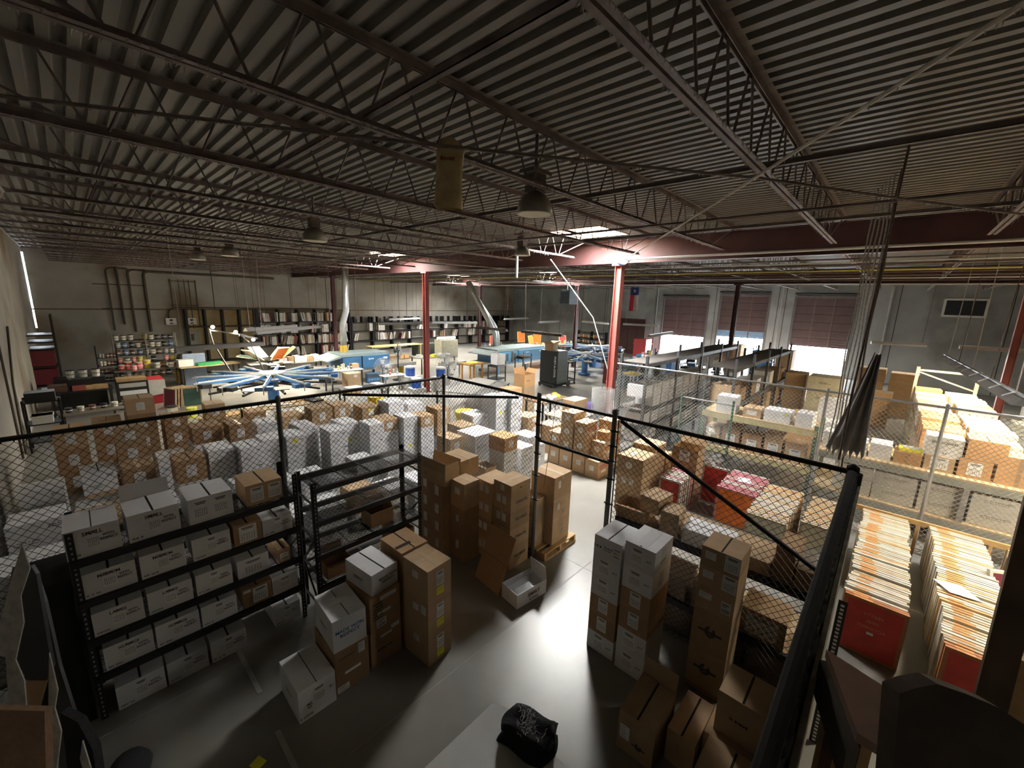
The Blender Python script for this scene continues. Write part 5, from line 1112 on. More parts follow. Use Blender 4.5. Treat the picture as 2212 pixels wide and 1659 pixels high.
# --- rotary presses
PB = mat('press_blue', (.05, .15, .34), .45); PWH = mat('press_white', (.46, .48, .47), .45); PAL_ = mat('platen_grey', (.36, .35, .31), .6)
def carousel(label, x, y, n, rad, z, seed, z2=None):
    t = thing('screen_printing_press', label, 'printing press', (x, y, 0), R(seed * 7)); rr = random.Random(seed)
    b = MB(); b.lathe([(.35, 0), (.35, .1), (.18, .15), (.18, z - .1), (.3, z - .05), (.3, z)], 14); b.build('pedestal', PB, t)
    b = MB(); b.prism([(.42 * math.cos(2 * math.pi * i / n), .42 * math.sin(2 * math.pi * i / n)) for i in range(n)], z + .22, z + .27); b.build('hub_plate', PWH, t)
    for i in range(n):
        a = 2 * math.pi * i / n; c, s_ = math.cos(a), math.sin(a)
        b = MB(); b.bar((.3 * c, .3 * s_, z + .22), (rad * c, rad * s_, z + .19), .04, .03, 0); b.bar((.35 * c, .35 * s_, z + .15), (rad * .97 * c, rad * .97 * s_, z + .13), .10, .07, 1); b.build('arm', [PWH, PB], t)
        b = MB(); b.box(-.12, .12, -.25, .25, 0, .12, 0); b.box(-.28, .28, -.03, .03, .12, .16, 1); b.tube([(-.2, 0, -.1), (-.2, 0, .2)], .015, 6, 1); b.tube([(.2, 0, -.1), (.2, 0, .2)], .015, 6, 1)
        k = b.build('print_head', [PB if rr.random() < .6 else BLACK, GALV], t, (rad * .93 * c, rad * .93 * s_, z + .02), a)
        a2 = a + math.pi / n; c, s_ = math.cos(a2), math.sin(a2)
        b = MB(); b.bar((.3 * c, .3 * s_, z - .1), (rad * c, rad * s_, z - .1), .06, .06, 1); b.prism([(rad * .72 * c - s_ * q[1] + c * q[0], rad * .72 * s_ + c * q[1] + s_ * q[0]) for q in ((-.28, -.2), (.28, -.2), (.28, .2), (-.28, .2))], z - .05, z - .025, 0); b.build('platen', [PAL_, BLACK], t)
    return t
carousel('blue and white rotary press with radiating arms, left of the dark blue dryer', 4.72, 16.1, 12, 2.2, .98, 1)
carousel('blue rotary press behind the tall red column', 19.6, 12.6, 10, 1.9, 1.0, 3)
carousel('second blue rotary press deep behind the tall red column', 23.6, 14.6, 10, 1.9, 1.0, 5)
t = thing('screen_printing_press', 'manual press with raised orange and cream screens', 'printing press', (6.0, 20.6, 0))
b = MB(); b.lathe([(.3, 0), (.3, .06), (.1, .1), (.1, 1.0), (.22, 1.02), (.22, 1.1)], 12); b.build('pedestal', BLACK, t)
for i, (a, tilt, fab, wd) in enumerate(((200, 38, 'cream', FR_WOOD[0]), (110, 40, 'cream', FR_WOOD[1]), (-70, 46, 'orange', FR_WOOD[2]), (-10, 40, 'orange', FR_WOOD[2]), (40, 30, 'cream', FR_WOOD[0]), (150, 10, 'green', FR_WOOD[0]))):
    k = put('raised_screen', frame_mesh(.56, .78, .04, wd, fab, 0), t, (.45 * math.cos(R(a)), .45 * math.sin(R(a)), 1.1), (R(-(90 - tilt)), 0, R(a + 90 + 180)))
    b = MB(); b.bar((0, 0, 1.06), (.6 * math.cos(R(a)), .6 * math.sin(R(a)), 1.08), .05); b.build('arm', BLACK, t)
for a in (20, 80, 140, 200, 260, 320): b = MB(); b.bar((0, 0, .9), (.95 * math.cos(R(a)), .95 * math.sin(R(a)), .9), .05); b.prism([(.75 * math.cos(R(a)) + dx, .75 * math.sin(R(a)) + dy) for dx, dy in ((-.2, -.25), (.2, -.25), (.2, .25), (-.2, .25))], .93, .95); b.build('platen', PAL_, t)
# --- loose frames on the floor left
o = put('printing_screen', frame_mesh(.60, .80, .04, FR_WOOD[0], 'maroon', 0), None, (1.80, 20.2, .0), (R(-10), 0, R(4))); tag(o, 'maroon-screened frame leaning by the ink bench', 'screen frame')
b = MB(); b.box(-.05, .05, -.026, -.022, .38, .41); b.build('label', PAPER, o)
for i in range(8):
    o = put('printing_screen', frame_mesh(.55, .68, .04, FR_WOOD[i % 2 * 2 if i else 0], 'green' if i == 7 else 'plum', 0), None, (2.02 + i * .085, 18.0 + .03 * i, 0), (R(-7), 0, R(-62 if i < 7 else -12)))
    if i == 7: o.location = (2.62, 17.75, 0)
    tag(o, 'dark green-screened frame at the right end of the leaning frame group' if i == 7 else 'upright wooden frame, %s from left in the group by the green screen' % ORD[i], 'screen frame', 'frames by the rotary press')
b = MB(); b.tube([(0, 0, .02), (0, 0, .95)], .02, 8); b.tube([(-.3, 0, .01), (0, 0, .06), (.3, 0, .01)], .02, 6); b.box(-.12, .12, -.02, .02, .93, .99); simple('floor_stand', 'thin steel floor stand in front of the green screen', 'stand', b, GALV, (2.95, 16.6, 0))
# --- left corner
t = thing('storage_rack', 'tall black rack with two dark red bins in the left corner', 'rack', (-.82, 22.6, 0))
for sx in (-1, 1):
    for y in (-.25, .1, .45, .8): b = MB(); b.box(sx * .36 - .025, sx * .36 + .025, y - .025, y + .025, 0, 2.9 if sx < 0 else 3.0); b.build('post', BLACK, t)
for z in (.45, 1.15, 1.8, 2.05, 2.3): b = MB(); b.box(-.36, .36, -.27, .82, z - .05, z); b.build('shelf_board', BLACK, t)
for z in (.5, 1.17): b = MB(); b.box(-.30, .30, -.30, .75, z, z + .56); b.box(-.33, .33, -.315, -.30, z + .46, z + .56); b.build('red_bin', mat('dark_red_bin', (.11, .012, .022), .5), t)
t = thing('shelving_unit', 'small black shelf with a white bin against the left wall', 'shelving', (-.72, 15.2, 0))
for sx in (-1, 1):
    for sy in (-1, 1): b = MB(); b.box(sx * .3 - .02, sx * .3 + .02, sy * .25 - .02, sy * .25 + .02, 0, 1.3); b.build('post', BLACK, t)
for z in (.25, .7, 1.25): b = MB(); b.box(-.32, .32, -.27, .27, z - .03, z); b.build('shelf_board', BLACK, t)
b = MB(); b.box(-.2, .15, -.18, .18, 0, .2); b.box(-.22, .17, -.2, .2, .18, .2); simple('plastic_bin', 'white plastic bin on the middle of the small black shelf', 'bin', b, WHITEPAINT, (-.72, 15.1, .702))
b = MB(); b.box(-.25, .25, -.2, .2, 0, .22); simple('toolbox', 'dark toolbox on the small black shelf', 'box', b, BLACK, (-.72, 15.15, 1.252))
table('long grimy bench along the left, with paint pots', .25, 15.6, 1.5, .7, .78, mat('grimy_top', (.16, .14, .11), .6), BLACK, R(8), name='work_bench')
for i in range(6): tub(-.3 + i * .22, 15.5 + i * .03, .782, INKC[(1, 0, 5, 1, 0, 5)[i]], .07, .13, 'paint pot, %s from the left on the long grimy bench' % ORD[i], 'pots on the grimy bench', 'paint_pot')
table('dark cluttered bench behind the grimy one at the left', .0, 18.6, 1.4, .8, .85, BLACK, BLACK, name='work_bench')
for i, (x, w, h, m_) in enumerate(((-.5, .4, .2, DARKWOOD), (-.05, .3, .12, REDSTEEL), (.35, .5, .10, WOOD), (.0, .5, .3, BLACK))): b = MB(); b.box(-w / 2, w / 2, -.2, .2, 0, h); simple('storage_case', 'low %s case on the dark bench, %s' % ({'dark_stained_wood': 'dark wood', 'red_primer_steel': 'red', 'pine': 'pale wood', 'black_steel': 'black'}[m_.name], ('leftmost', 'second from left', 'rightmost', 'at the back')[i]), 'case', b, m_, (x, 18.5 if i < 3 else 18.85, .852))
for i in range(3): tub(-.2 + .3 * i, 20.0, 1.02, INKC[0], .11, .26, 'cream pot, %s on the dark cabinet at the left' % ('left', 'middle', 'right')[i], 'pots on the dark cabinet', 'paint_pot')
b = MB(); b.box(-.6, .6, -.35, .35, 0, 1.02); simple('dark_cabinet', 'low dark cabinet before the left corner rack', 'cabinet', b, BLACK, (0.0, 20.1, 0))
t = thing('drawer_unit', 'black drawer unit with white drawer fronts left of the red towel', 'drawers', (1.2, 18.9, 0))
b = MB(); b.box(-.4, .4, -.3, .3, 0, .95); b.build('body', BLACK, t)
for z in (.2, .5, .75): b = MB(); b.box(-.34, .34, -.32, -.3, z, z + .14); b.build('drawer', mat('drawer_grey', (.5, .5, .47), .5) if z != .5 else PAPER, t)
b = MB(); b.box(-.38, .38, -.28, .28, 0, .09); simple('wood_box', 'flat brown box on the black drawer unit', 'box', b, WOOD, (1.2, 18.9, .952))
b = MB(); b.slab((-.3, -.25, .9), (.3, -.25, .85), (.3, .2, .95), (-.3, .2, .95), .02, 0); b.slab((-.3, -.28, .3), (.3, -.28, .35), (.3, -.25, .85), (-.3, -.25, .9), .02, 1); b.box(-.28, .28, -.2, .2, 0, .86, 0)
simple('towel_cart', 'red cart draped with a pale towel by the maroon frame', 'cart', b, [mat('red_cloth', (.45, .03, .04), .8), mat('pale_towel', (.55, .54, .48), .9)], (1.75, 19.2, 0), R(10))
# --- tables, fans and carts around the dryers
t1 = table('white-topped table with bottles by the rotary press', 7.75, 17.0, 1.4, .75, .92, WHITEPAINT, BLACK)
for i in range(9): rr = random.Random(i); tub(7.15 + i * .11, 17.0 + rr.uniform(-.2, .2), .922, INKC[(1, 8, 1, 7, 0, 0, 2, 0, 5)[i]], .045, rr.uniform(.12, .24), 'bottle, %s from left on the white table' % ORD[i], 'bottles on the white table', 'bottle')
stack(7.45, 16.0, 0, .55, .55, [(.45, TAN, 'plain', []), (.43, TAN, 'taped', [('F', .6, .75, 'lines', .14, .1)])], 'in front of the dark blue dryer')
carton(8.1, 16.9, .922, .3, .3, .2, TAN, 'small tan carton at the right of the white bottle table', 'taped')
def pedestal_fan(label, x, y, h, r_, col, rz, base='tripod'):
    t = thing('pedestal_fan', label, 'fan', (x, y, 0), rz)
    b = MB(); b.tube([(0, 0, 0), (0, 0, h)], .03, 8); b.lathe([(.28, 0), (.28, .03), (.05, .06)], 14); b.build('stand', BLACK, t)
    b = MB()
    for k in range(5): q = r_ * (k + 1) / 5; b.tube([(q * math.cos(a * math.pi / 9), -.08 - .05 * (1 - q / r_), q * math.sin(a * math.pi / 9)) for a in range(19)], .006, 4, 0, False)
    for a in range(24): c, s_ = math.cos(a * math.pi / 12), math.sin(a * math.pi / 12); b.tube([(0, -.13, 0), (r_ * c, -.08, r_ * s_), (r_ * c, .06, r_ * s_), (0, .12, 0)], .004, 3, 0, False)
    b.build('cage', GALV, t, (0, 0, h))
    for k in range(4): a = k * math.pi / 2; b = MB(); b.add([(0, 0, 0), (r_ * .85 * math.cos(a - .35), -.04, r_ * .85 * math.sin(a - .35)), (r_ * .85 * math.cos(a + .35), .04, r_ * .85 * math.sin(a + .35)), (0, .006, 0), (r_ * .85 * math.cos(a - .35), -.034, r_ * .85 * math.sin(a - .35)), (r_ * .85 * math.cos(a + .35), .046, r_ * .85 * math.sin(a + .35))], [(0, 1, 2), (5, 4, 3), (0, 3, 4, 1), (1, 4, 5, 2), (2, 5, 3, 0)]); b.build('blade', col, t, (0, 0, h))
    b = MB(); b.lathe([(.02, -.1), (.1, -.08), (.1, .1), (.03, .14)], 12); k = b.build('motor', BLACK, t, (0, .1, h)); k.rotation_euler = (R(90), 0, 0)
    return t
pedestal_fan('grey pedestal fan in front of the dark blue dryer', 9.35, 16.6, .95, .38, GALV, R(-20))
pedestal_fan('black drum fan turned sideways at the end of the dark blue dryer', 10.75, 17.6, 1.45, .42, BLACK, R(70))
pedestal_fan('large dusty floor fan right of the pink column', 13.0, 16.6, .62, .60, PAL_, R(-50))
pedestal_fan('second dusty floor fan beside the large one', 13.6, 17.3, .60, .55, PAL_, R(-10))
def cooler(label, x, y, z, col=None):
    t = thing('drink_cooler', label, 'cooler', (x, y, z)); b = MB(); b.lathe([(.16, 0), (.2, .02), (.21, .34), (.19, .36)], 14); b.build('body', mat('cooler_blue', (.03, .10, .42), .4), t); b = MB(); b.lathe([(.21, .36), (.21, .42), (.14, .45)], 14); b.build('lid', WHITEPAINT, t)
cooler('blue drink cooler on the crate left of the pink column', 10.0, 15.4, .62); cooler('blue drink cooler just right of the pink column', 10.9, 14.4, .62); cooler('blue and white cooler low beside the pink column', 9.9, 14.8, .2)
for x, y, h_, lb in ((10.0, 15.4, .62, 'left of'), (10.9, 14.4, .62, 'right of'), (9.9, 14.8, .2, 'low beside')): b = MB(); b.box(-.3, .3, -.3, .3, 0, h_ - .002); simple('plastic_crate', 'pale crate under a cooler %s the pink column' % lb, 'crate', b, mat('pale_plastic', (.52, .52, .48), .5), (x, y, 0))
table('white-topped utility table with a spray bottle left of the pink column', 9.3, 15.7, 1.0, .5, .7, WHITEPAINT, GALV)
for i in range(4): tub(9.0 + i * .18, 15.7, .702, INKC[(0, 3, 0, 8)[i]], .04, .24, 'spray bottle, %s on the utility table' % ORD[i], 'bottles on the utility table', 'bottle')
b = MB(); b.box(-.55, .55, -.35, .35, 0, .95); b.lathe([(.01, -.6), (.09, -.6), (.09, .6), (.01, .6)], 10, (0, 0, 0), 1)
t = thing('roll_cabinet', 'grey cabinet with a white paper roll on top, behind the pink column', 'cabinet', (17.6, 22.6, 0))
b = MB(); b.box(-.7, .7, -.4, .4, 0, 1.25); b.build('body', mat('cabinet_khaki', (.24, .23, .18), .6), t); b = MB(); b.tube([(-.75, 0, 1.35), (.75, 0, 1.35)], .1, 12); b.build('paper_roll', PAPER, t)
table('long ochre workbench in front of the screen racks', 14.3, 23.8, 3.6, .9, .95, mat('ochre_top', (.50, .40, .16), .6), WOOD, name='work_bench')
b = MB(); b.box(-.9, .9, -.4, .4, .1, .9); simple('dark_cabinet', 'dark green cabinet under the right end of the ochre workbench', 'cabinet', b, mat('bench_dark', (.05, .06, .05), .6), (16.9, 24.0, 0))
for i in range(6): carton(12.9 + i * .4, 23.55, .05, .32, .35, .22, ORANGE, 'small tan carton, %s from left under the ochre workbench' % ORD[i], 'plain', 0, 'cartons under the ochre bench')
b = MB(); b.lathe([(.16, 0), (.2, .5), (.2, .55)], 10); simple('yellow_bin', 'narrow yellow bin left of the pink column', 'bin', b, INKC[2], (12.0, 19.4, 0)); b = MB(); b.lathe([(.2, 0), (.26, .55), (.29, .6), (.29, .64)], 12); simple('yellow_bin', 'yellow bin among the white cartons behind the cage', 'bin', b, INKC[2], (7.15, 8.35, .35)); carton(6.95, 8.15, 0, .45, .45, .345, TAN, 'tan carton under the yellow bin', 'plain')
b = MB(); b.lathe([(.2, 0), (.24, .6), (.25, .64)], 12); simple('yellow_bin', 'second yellow bin left of the corner fence post', 'bin', b, INKC[2], (5.9, 10.9, .5)); carton(5.65, 10.65, 0, .5, .5, .495, TAN, 'tan carton under the second yellow bin', 'plain')
# stacked grey platens on a table in front of the pink column
table('low steel table carrying grey platens before the concrete aisle', 10.4, 11.6, 2.6, 2.0, .72, mat('steel_top', (.2, .2, .19), .5), BLACK, R(25))
for i in range(7): b = MB(); b.box(-.22, .22, -.55, .55, 0, .03); simple('platen', 'grey print platen, %s from left on the low steel table' % ORD[i], 'platen', b, PAL_, (9.3 + i * .36, 11.15 + i * .17, .722 + .001 * i), R(25 - 3 * i), 'grey platens')
# carts, chair, cooler
t = thing('wooden_table', 'orange wooden table with yellow cloth near the platens', 'table', (13.35, 15.1, 0))
for sx in (-1, 1):
    for sy in (-1, 1): b = MB(); b.box(sx * .4 - .04, sx * .4 + .04, sy * .3 - .04, sy * .3 + .04, 0, .9); b.build('leg', mat('orange_wood', (.50, .24, .06), .6), t)
b = MB(); b.box(-.48, .48, -.38, .38, .9, .94); b.build('tabletop', MATS['orange_wood'], t); b = MB(); b.lathe([(.02, .0), (.34, .0), (.3, .05), (.02, .09)], 12); simple('cloth', 'yellow cloth heaped on the orange wooden table', 'cloth', b, INKC[7], (13.35, 15.1, .942), 0, None, True)
def cart(label, x, y, rz, h=.85, top=True):
    t = thing('utility_cart', label, 'cart', (x, y, 0), rz)
    for z in (.2, h): b = MB(); b.box(-.45, .45, -.28, .28, z - .04, z); b.box(-.45, .45, -.28, -.25, z, z + .05); b.box(-.45, .45, .25, .28, z, z + .05); b.build('shelf', BLACK, t)
    for sx in (-1, 1):
        for sy in (-1, 1): b = MB(); b.box(sx * .42 - .025, sx * .42 + .025, sy * .25 - .025, sy * .25 + .025, .1, h + (.2 if sx > 0 else 0)); b.build('post', BLACK, t); b = MB(); b.lathe([(.05, -.02), (.05, .02)], 10); k = b.build('caster', INK, t, (sx * .42, sy * .25, .05)); k.rotation_euler = (R(90), 0, 0)
cart('black cart with a white carton at the end of the light blue dryer', 14.2, 14.2, R(15)); cart('black cart with a cloth on top beside the light blue dryer', 16.6, 14.6, R(10), 1.0); cart('black hand cart behind the cooler unit', 16.9, 12.0, R(80), 1.1)
stack(13.95, 13.95, .902, .55, .45, [(.26, WHITE, 'plain', []), (.26, WHITE, 'open', [('F', .5, .5, 'lines', .2, .08)])], 'of white boxes on the black cart')
b = MB(); b.lathe([(.02, 0), (.4, 0), (.36, .06), (.02, .12)], 12); simple('cloth', 'black cloth heaped on the cart by the light blue dryer', 'cloth', b, BLK, (16.6, 14.6, 1.052), 0, None, True)
t = thing('office_chair', 'swivel chair with a pale seat left of the cooler unit', 'chair', (14.9, 13.2, 0), R(200))
b = MB()
for k in range(5): a = k * 2 * math.pi / 5; b.bar((0, 0, .1), (.3 * math.cos(a), .3 * math.sin(a), .06), .04)
b.tube([(0, 0, .08), (0, 0, .45)], .03, 8); b.build('base', BLACK, t)
for k in range(5): a = k * 2 * math.pi / 5; b = MB(); b.lathe([(.03, 0), (.03, .05)], 8, (.3 * math.cos(a), .3 * math.sin(a), 0)); b.build('caster', INK, t)
b = MB(); b.lathe([(.05, .45), (.26, .45), (.28, .5), (.22, .54), (.02, .55)], 14); b.build('seat', mat('chair_cream', (.62, .58, .45), .7), t, smooth=True); b = MB(); b.box(-.2, .2, .22, .28, .62, 1.02); b.bar((0, .2, .48), (0, .26, .7), .05, .03); b.build('backrest', BLACK, t)
t = thing('evaporative_cooler', 'tall black wheeled cooler unit with white lettering in the aisle', 'cooler unit', (15.35, 11.35, 0))
b = MB(); b.box(0, .75, 0, 1.05, .2, 1.75); b.build('housing', mat('cooler_grey_green', (.16, .19, .18), .5), t)
b = MB(); b.box(-.03, 0, .02, 1.03, .22, 1.73)
for i in range(16): b.box(-.042, -.03, .3, .95, .3 + i * .085, .33 + i * .085)
b.build('front_panel', BLACK, t)
k = put('printing', text_mesh('PORT-A-COOL', WHITEPAINT), t, (-.045, .14, 1.0), (Matrix.Rotation(R(-90), 3, 'Z') @ Matrix.Rotation(R(90), 3, 'X') @ Matrix.Rotation(R(-90), 3, 'Z')).to_euler()); k.scale = (.15, .15, .15)
b = MB(); b.box(-.15, .8, .05, 1.0, .08, .2); b.build('base', BLACK, t)
for x, y in ((-.1, .1), (-.1, .95)): b = MB(); b.lathe([(.06, -.03), (.06, .03)], 10); k = b.build('wheel', INK, t, (x, y, .06)); k.rotation_euler = (R(90), 0, 0)
for y in (-.04, 1.09): b = MB(); b.lathe([(.06, -.03), (.15, -.03), (.15, .03), (.06, .03)], 16); k = b.build('wheel', INK, t, (.85, y, .15)); k.rotation_euler = (R(90), 0, 0)
b = MB(); b.tube([(.8, .05, .15), (.8, .05, 1.6), (.8, 1.0, 1.6), (.8, 1.0, .15)], .025, 6); b.build('handle', GALV, t)
carton(15.4, 11.7, 1.752, .5, .45, .3, TAN, 'open tan carton lying on the tall wheeled cooler unit', 'open', 10, None, [('flap', 'L', .2, 50), ('flap', 'R', .2, 60), ('flap', 'F', .2, 50)])
carton(17.2, 12.9, 0, .6, .5, .35, TAN, 'open tan carton on the floor behind the cooler unit', 'open', 20, None, [('flap', 'L', .2, 50), ('flap', 'R', .2, 60)])
t = thing('hand_truck', 'tall upright maroon cabinet with a hand truck in the aisle', 'cabinet', (18.3, 10.2, 0)); b = MB(); b.box(-.25, .25, -.3, .3, .05, 1.1); b.build('body', mat('maroon_case', (.10, .02, .025), .5), t); b = MB(); b.tube([(.3, -.25, .15), (.3, -.25, 1.2), (.3, .25, 1.2), (.3, .25, .15)], .02, 6); b.build('frame', GALV, t)
for y in (-.3, .3): b = MB(); b.lathe([(.12, -.03), (.12, .03)], 12); k = b.build('wheel', INK, t, (.32, y, .12)); k.rotation_euler = (R(90), 0, 0)
table('steel table with a yellow cloth beyond the maroon cabinet', 17.6, 8.7, 1.2, .8, .85, GALV, GALV); b = MB(); b.lathe([(.02, 0), (.4, 0), (.3, .04), (.02, .1)], 12); simple('cloth', 'yellow cloth on the steel table beyond the maroon cabinet', 'cloth', b, INKC[2], (17.6, 8.7, .852), 0, None, True)
# colourful shelf and frames by the far wall
t = thing('ink_shelf', 'low shelf of coloured ink tubs on the far dock-side wall', 'shelf', (31.0, 19.4, 0), R(90))
for z in (.6, 1.05, 1.5): b = MB(); b.box(-1.4, 1.4, -.15, .25, z - .03, z); b.build('shelf_board', BLACK, t)
for x in (-1.4, 0, 1.4): b = MB(); b.box(x - .03, x + .03, -.15, .25, 0, 1.6); b.build('upright', BLACK, t)
for li, z in enumerate((.6, 1.05)):
    for i in range(11): m_ = INKC[(3, 2, 3, 0, 6, 8, 0, 3, 2, 1, 0)[(i + li * 4) % 11]]; tub(30.9, 18.1 + i * .26, z + .001, m_, .1, .24, '%s tub, %s from right, %s level of the far wall shelf' % (m_.name[4:], ORD[i], ('lower', 'upper')[li]), 'tubs on the far wall shelf')
for i, (p_, fab, rz) in enumerate((((33.01, 29.41), 'orange', -30), ((32.53, 26.89), 'orange', -60), ((30.29, 25.60), 'orange', 10), ((26.72, 27.17), 'red', -40), ((33.34, 24.10), 'red', -20))):
    k = .78; o = put('printing_screen', frame_mesh(.65, .9, .05, FR_WOOD[2], fab, 0), None, (p_[0] * k, p_[1] * k, .6), (R(-14), 0, R(rz)))
    tag(o, '%s screen propped up behind the light blue dryer, %s from left' % (fab, ('second', 'fourth', 'third', 'leftmost', 'rightmost')[i].replace('leftmost', 'first').replace('rightmost', 'last')), 'screen frame', 'screens behind the dryer')
    b = MB(); b.box(-.5, .5, .05, .5, 0, .6); simple('work_bench', 'dark bench under the %s screen, %s behind the light blue dryer' % (fab, ORD[i]), 'bench', b, BW, (p_[0] * k, p_[1] * k, 0), R(rz))
for i, (x, y, w, d, h) in enumerate(((19.6, 19.8, 1.8, .9, .9), (22.5, 18.4, 2.0, 1.0, .9), (25.8, 18.5, 2.2, .9, .9), (25.5, 11.5, 1.8, 1.0, .9), (22.4, 10.4, 1.6, 1.2, .85), (26.2, 9.0, 1.6, .8, .85))):
    table('cluttered work table, %s of those behind the long dryer and red column' % ORD[i], x, y, w, d, h, (PALE, WHITEPAINT, mat('teal_top', (.12, .22, .24), .5), WHITEPAINT, mat('blue_top', (.12, .2, .4), .5), PALE)[i], BLACK)
    for j in range(7):
        rr = random.Random(i * 9 + j); tub(x - w / 2 + .12 + j * (w - .24) / 6, y + rr.uniform(-.3, .3), h + .001, rr.choice(INKC), rr.uniform(.06, .12), rr.uniform(.1, .3), 'tub, %s from left on the %s work table at the back' % (ORD[j], ORD[i]), 'tubs on the back tables')
b = MB(); b.box(-.5, .5, -.5, .5, 0, 1.4); b.box(-.55, .55, -.55, .55, 1.0, 1.05); simple('red_machine', 'red machine standing against the dock wall left of the first dock door', 'machine', b, mat('machine_red', (.40, .04, .05), .5), (30.4, 14.4, 0))
t = thing('unit_heater', 'grey unit heater hanging under the roof left of the red column', 'heater', (19.9, 14.2, 3.9)); b = MB(); b.box(-.4, .4, -.35, .35, 0, .8); b.build('housing', mat('heater_grey', (.16, .20, .24), .5), t); b = MB()
for i in range(8): b.box(-.42, -.4, -.3, .3, .08 + i * .085, .12 + i * .085)
b.build('louver', BLACK, t); b = MB(); b.tube([(.3, .3, .8), (.3, .3, 1.83)], .02, 6); b.tube([(-.3, -.3, .8), (-.3, -.3, 1.83)], .02, 6); b.build('hanger', GALV, t)
# Texas flag hanging behind the column
t = thing('state_flag', 'state flag hanging upright behind the tall red column', 'flag', (14.85, 7.72, 3.75), R(-62))
t.scale = (.55, 1, 1)
def flagcloth(u0, u1, v0, v1): 
    b = MB(); n = 8
    for s_ in (0, 1):
        for j in range(n + 1):
            for i in range(n + 1):
                u = u0 + (u1 - u0) * i / n; v = v0 + (v1 - v0) * j / n; b.v.append((u, .03 * math.sin(u * 16 + v * 3) + s_ * .003, v))
    N1 = (n + 1) ** 2
    for s_ in (0, 1):
        for j in range(n):
            for i in range(n): a = s_ * N1 + j * (n + 1) + i; q = (a, a + 1, a + n + 2, a + n + 1); b.f.append(q if not s_ else q[::-1]); b.m.append(0)
    return b
flagcloth(0, .56, .6, .9).build('blue_field', mat('flag_blue', (.03, .05, .20), .8), t); flagcloth(0, .28, 0, .6).build('red_stripe', mat('flag_red', (.50, .03, .06), .8), t); flagcloth(.28, .56, 0, .6).build('white_stripe', mat('flag_white', (.72, .70, .68), .8), t)
b = MB(); b.prism([((.1 if i % 2 == 0 else .04) * math.cos(R(90 + 36 * i)), (.1 if i % 2 == 0 else .04) * math.sin(R(90 + 36 * i))) for i in range(10)], 0, .004); k = b.build('star', MATS['flag_white'], t, (.28, -.04, .75)); k.rotation_euler = (R(90), 0, 0)
b = MB(); b.tube([(-.03, 0, .9), (.6, 0, .9)], .012, 6); b.tube([(.28, 0, .9), (.28, 0, 1.98)], .006, 4); b.build('pole', WOOD, t)
# window unit high on the dock wall at the right
t = thing('wall_vent', 'white-framed louvre vent high on the dock wall at the right', 'vent', (31.5, -2.3, 3.85), R(-90))
b = MB()
for x0, x1, z0, z1 in ((-.8, .8, 0, .1), (-.8, .8, .85, .95), (-.8, -.7, .1, .85), (.7, .8, .1, .85)): b.box(x0, x1, -.06, 0, z0, z1)
b.build('frame', WHITEPAINT, t); b = MB(); b.box(-.7, .7, -.02, 0, .1, .85)
for i in range(7): b.box(-.7, .7, -.05, -.02, .14 + i * .1, .18 + i * .1)
b.build('louver', mat('louver_dark', (.03, .035, .045), .4), t)
for i, y in enumerate((.55, 5.75, 14.0, 18.2)): b = MB(); b.tube([(31.42, y, 0), (31.42, y, 5.4)], .06 if i < 1 else .04, 8); simple('wall_pipe', 'vertical pipe on the dock wall, %s from the right' % ORD[i], 'pipe', b, mat('pipe_grey', (.42, .42, .40), .6), group='pipes on the dock wall')

# ================================================================ working clutter between the presses and dryers
KRAFT = mat('kraft_top', (.46, .36, .20), .7, var=.15)
def slabs(label, x, y, z, w, d, h, m_, rz=0, cat='board', name='loose_board'): b = MB(); b.box(-w / 2, w / 2, -d / 2, d / 2, 0, h); return simple(name, label, cat, b, m_, (x, y, z), R(rz))
table('pale wooden table strewn with boards before the rotary press', 4.1, 13.0, 2.2, .9, .80, KRAFT, BLACK, R(-4))
table('grey steel table with paper stacks right of the strewn boards', 6.9, 13.6, 1.6, .8, .82, mat('steel_top', (.2, .2, .19), .5), BLACK, R(-12))
for i, (x, y, w, d, h, m_, rz, lb) in enumerate(((3.5, 13.1, .9, .3, .03, FR_WOOD[0], 20, 'pale board lying across the left of the strewn table'), (3.9, 12.9, .7, .25, .02, FR_WOOD[1], -15, 'white board on the middle of the strewn table'), (4.5, 13.15, .8, .28, .03, WOOD, 35, 'pine board at the right of the strewn table'), (4.85, 12.8, .35, .5, .05, BLACK, 10, 'black tray at the right end of the strewn table'),
        (6.5, 13.6, .5, .38, .06, PAPER, 5, 'white paper stack on the grey steel table'), (7.05, 13.55, .4, .5, .03, BLACK, -20, 'black panel lying on the grey steel table'), (7.4, 13.6, .3, .4, .08, WHITE, 8, 'white flat box on the grey steel table'))):
    slabs(lb, x, y, .802 if x < 5.5 else .822, w, d, h, m_, rz)
for i in range(5): slabs('stacked plank, %s from the bottom in the pile left of the press' % ORD[i], 2.9, 15.0, .045 * i, 1.1, .5, .04, (WOOD, DARKWOOD, WOOD, FR_WOOD[0], WOOD)[i], 6 * i - 10, 'plank', 'plank')
for i, (x, y, s_) in enumerate(((1.9, 16.6, .9), (2.35, 16.2, .8), (6.6, 18.6, .9), (5.7, 19.0, .8))): tub(x, y, 0, INKC[(0, 7, 0, 3)[i]], .17 * s_, .42 * s_, '%s bucket on the floor %s' % (INKC[(0, 7, 0, 3)[i]].name[4:], ('left of the leaning frames', 'between the frames and the press', 'behind the white bottle table', 'behind the rotary press')[i]), 'buckets around the press', 'bucket')
table('pale bench with a green board left of the raised screens', 3.9, 21.6, 2.2, .7, .9, KRAFT, BLACK, R(8), name='work_bench')
slabs('green board on the pale bench left of the raised screens', 3.9, 21.5, .902, .9, .3, .12, mat('green_board', (.04, .30, .10), .6), 10)
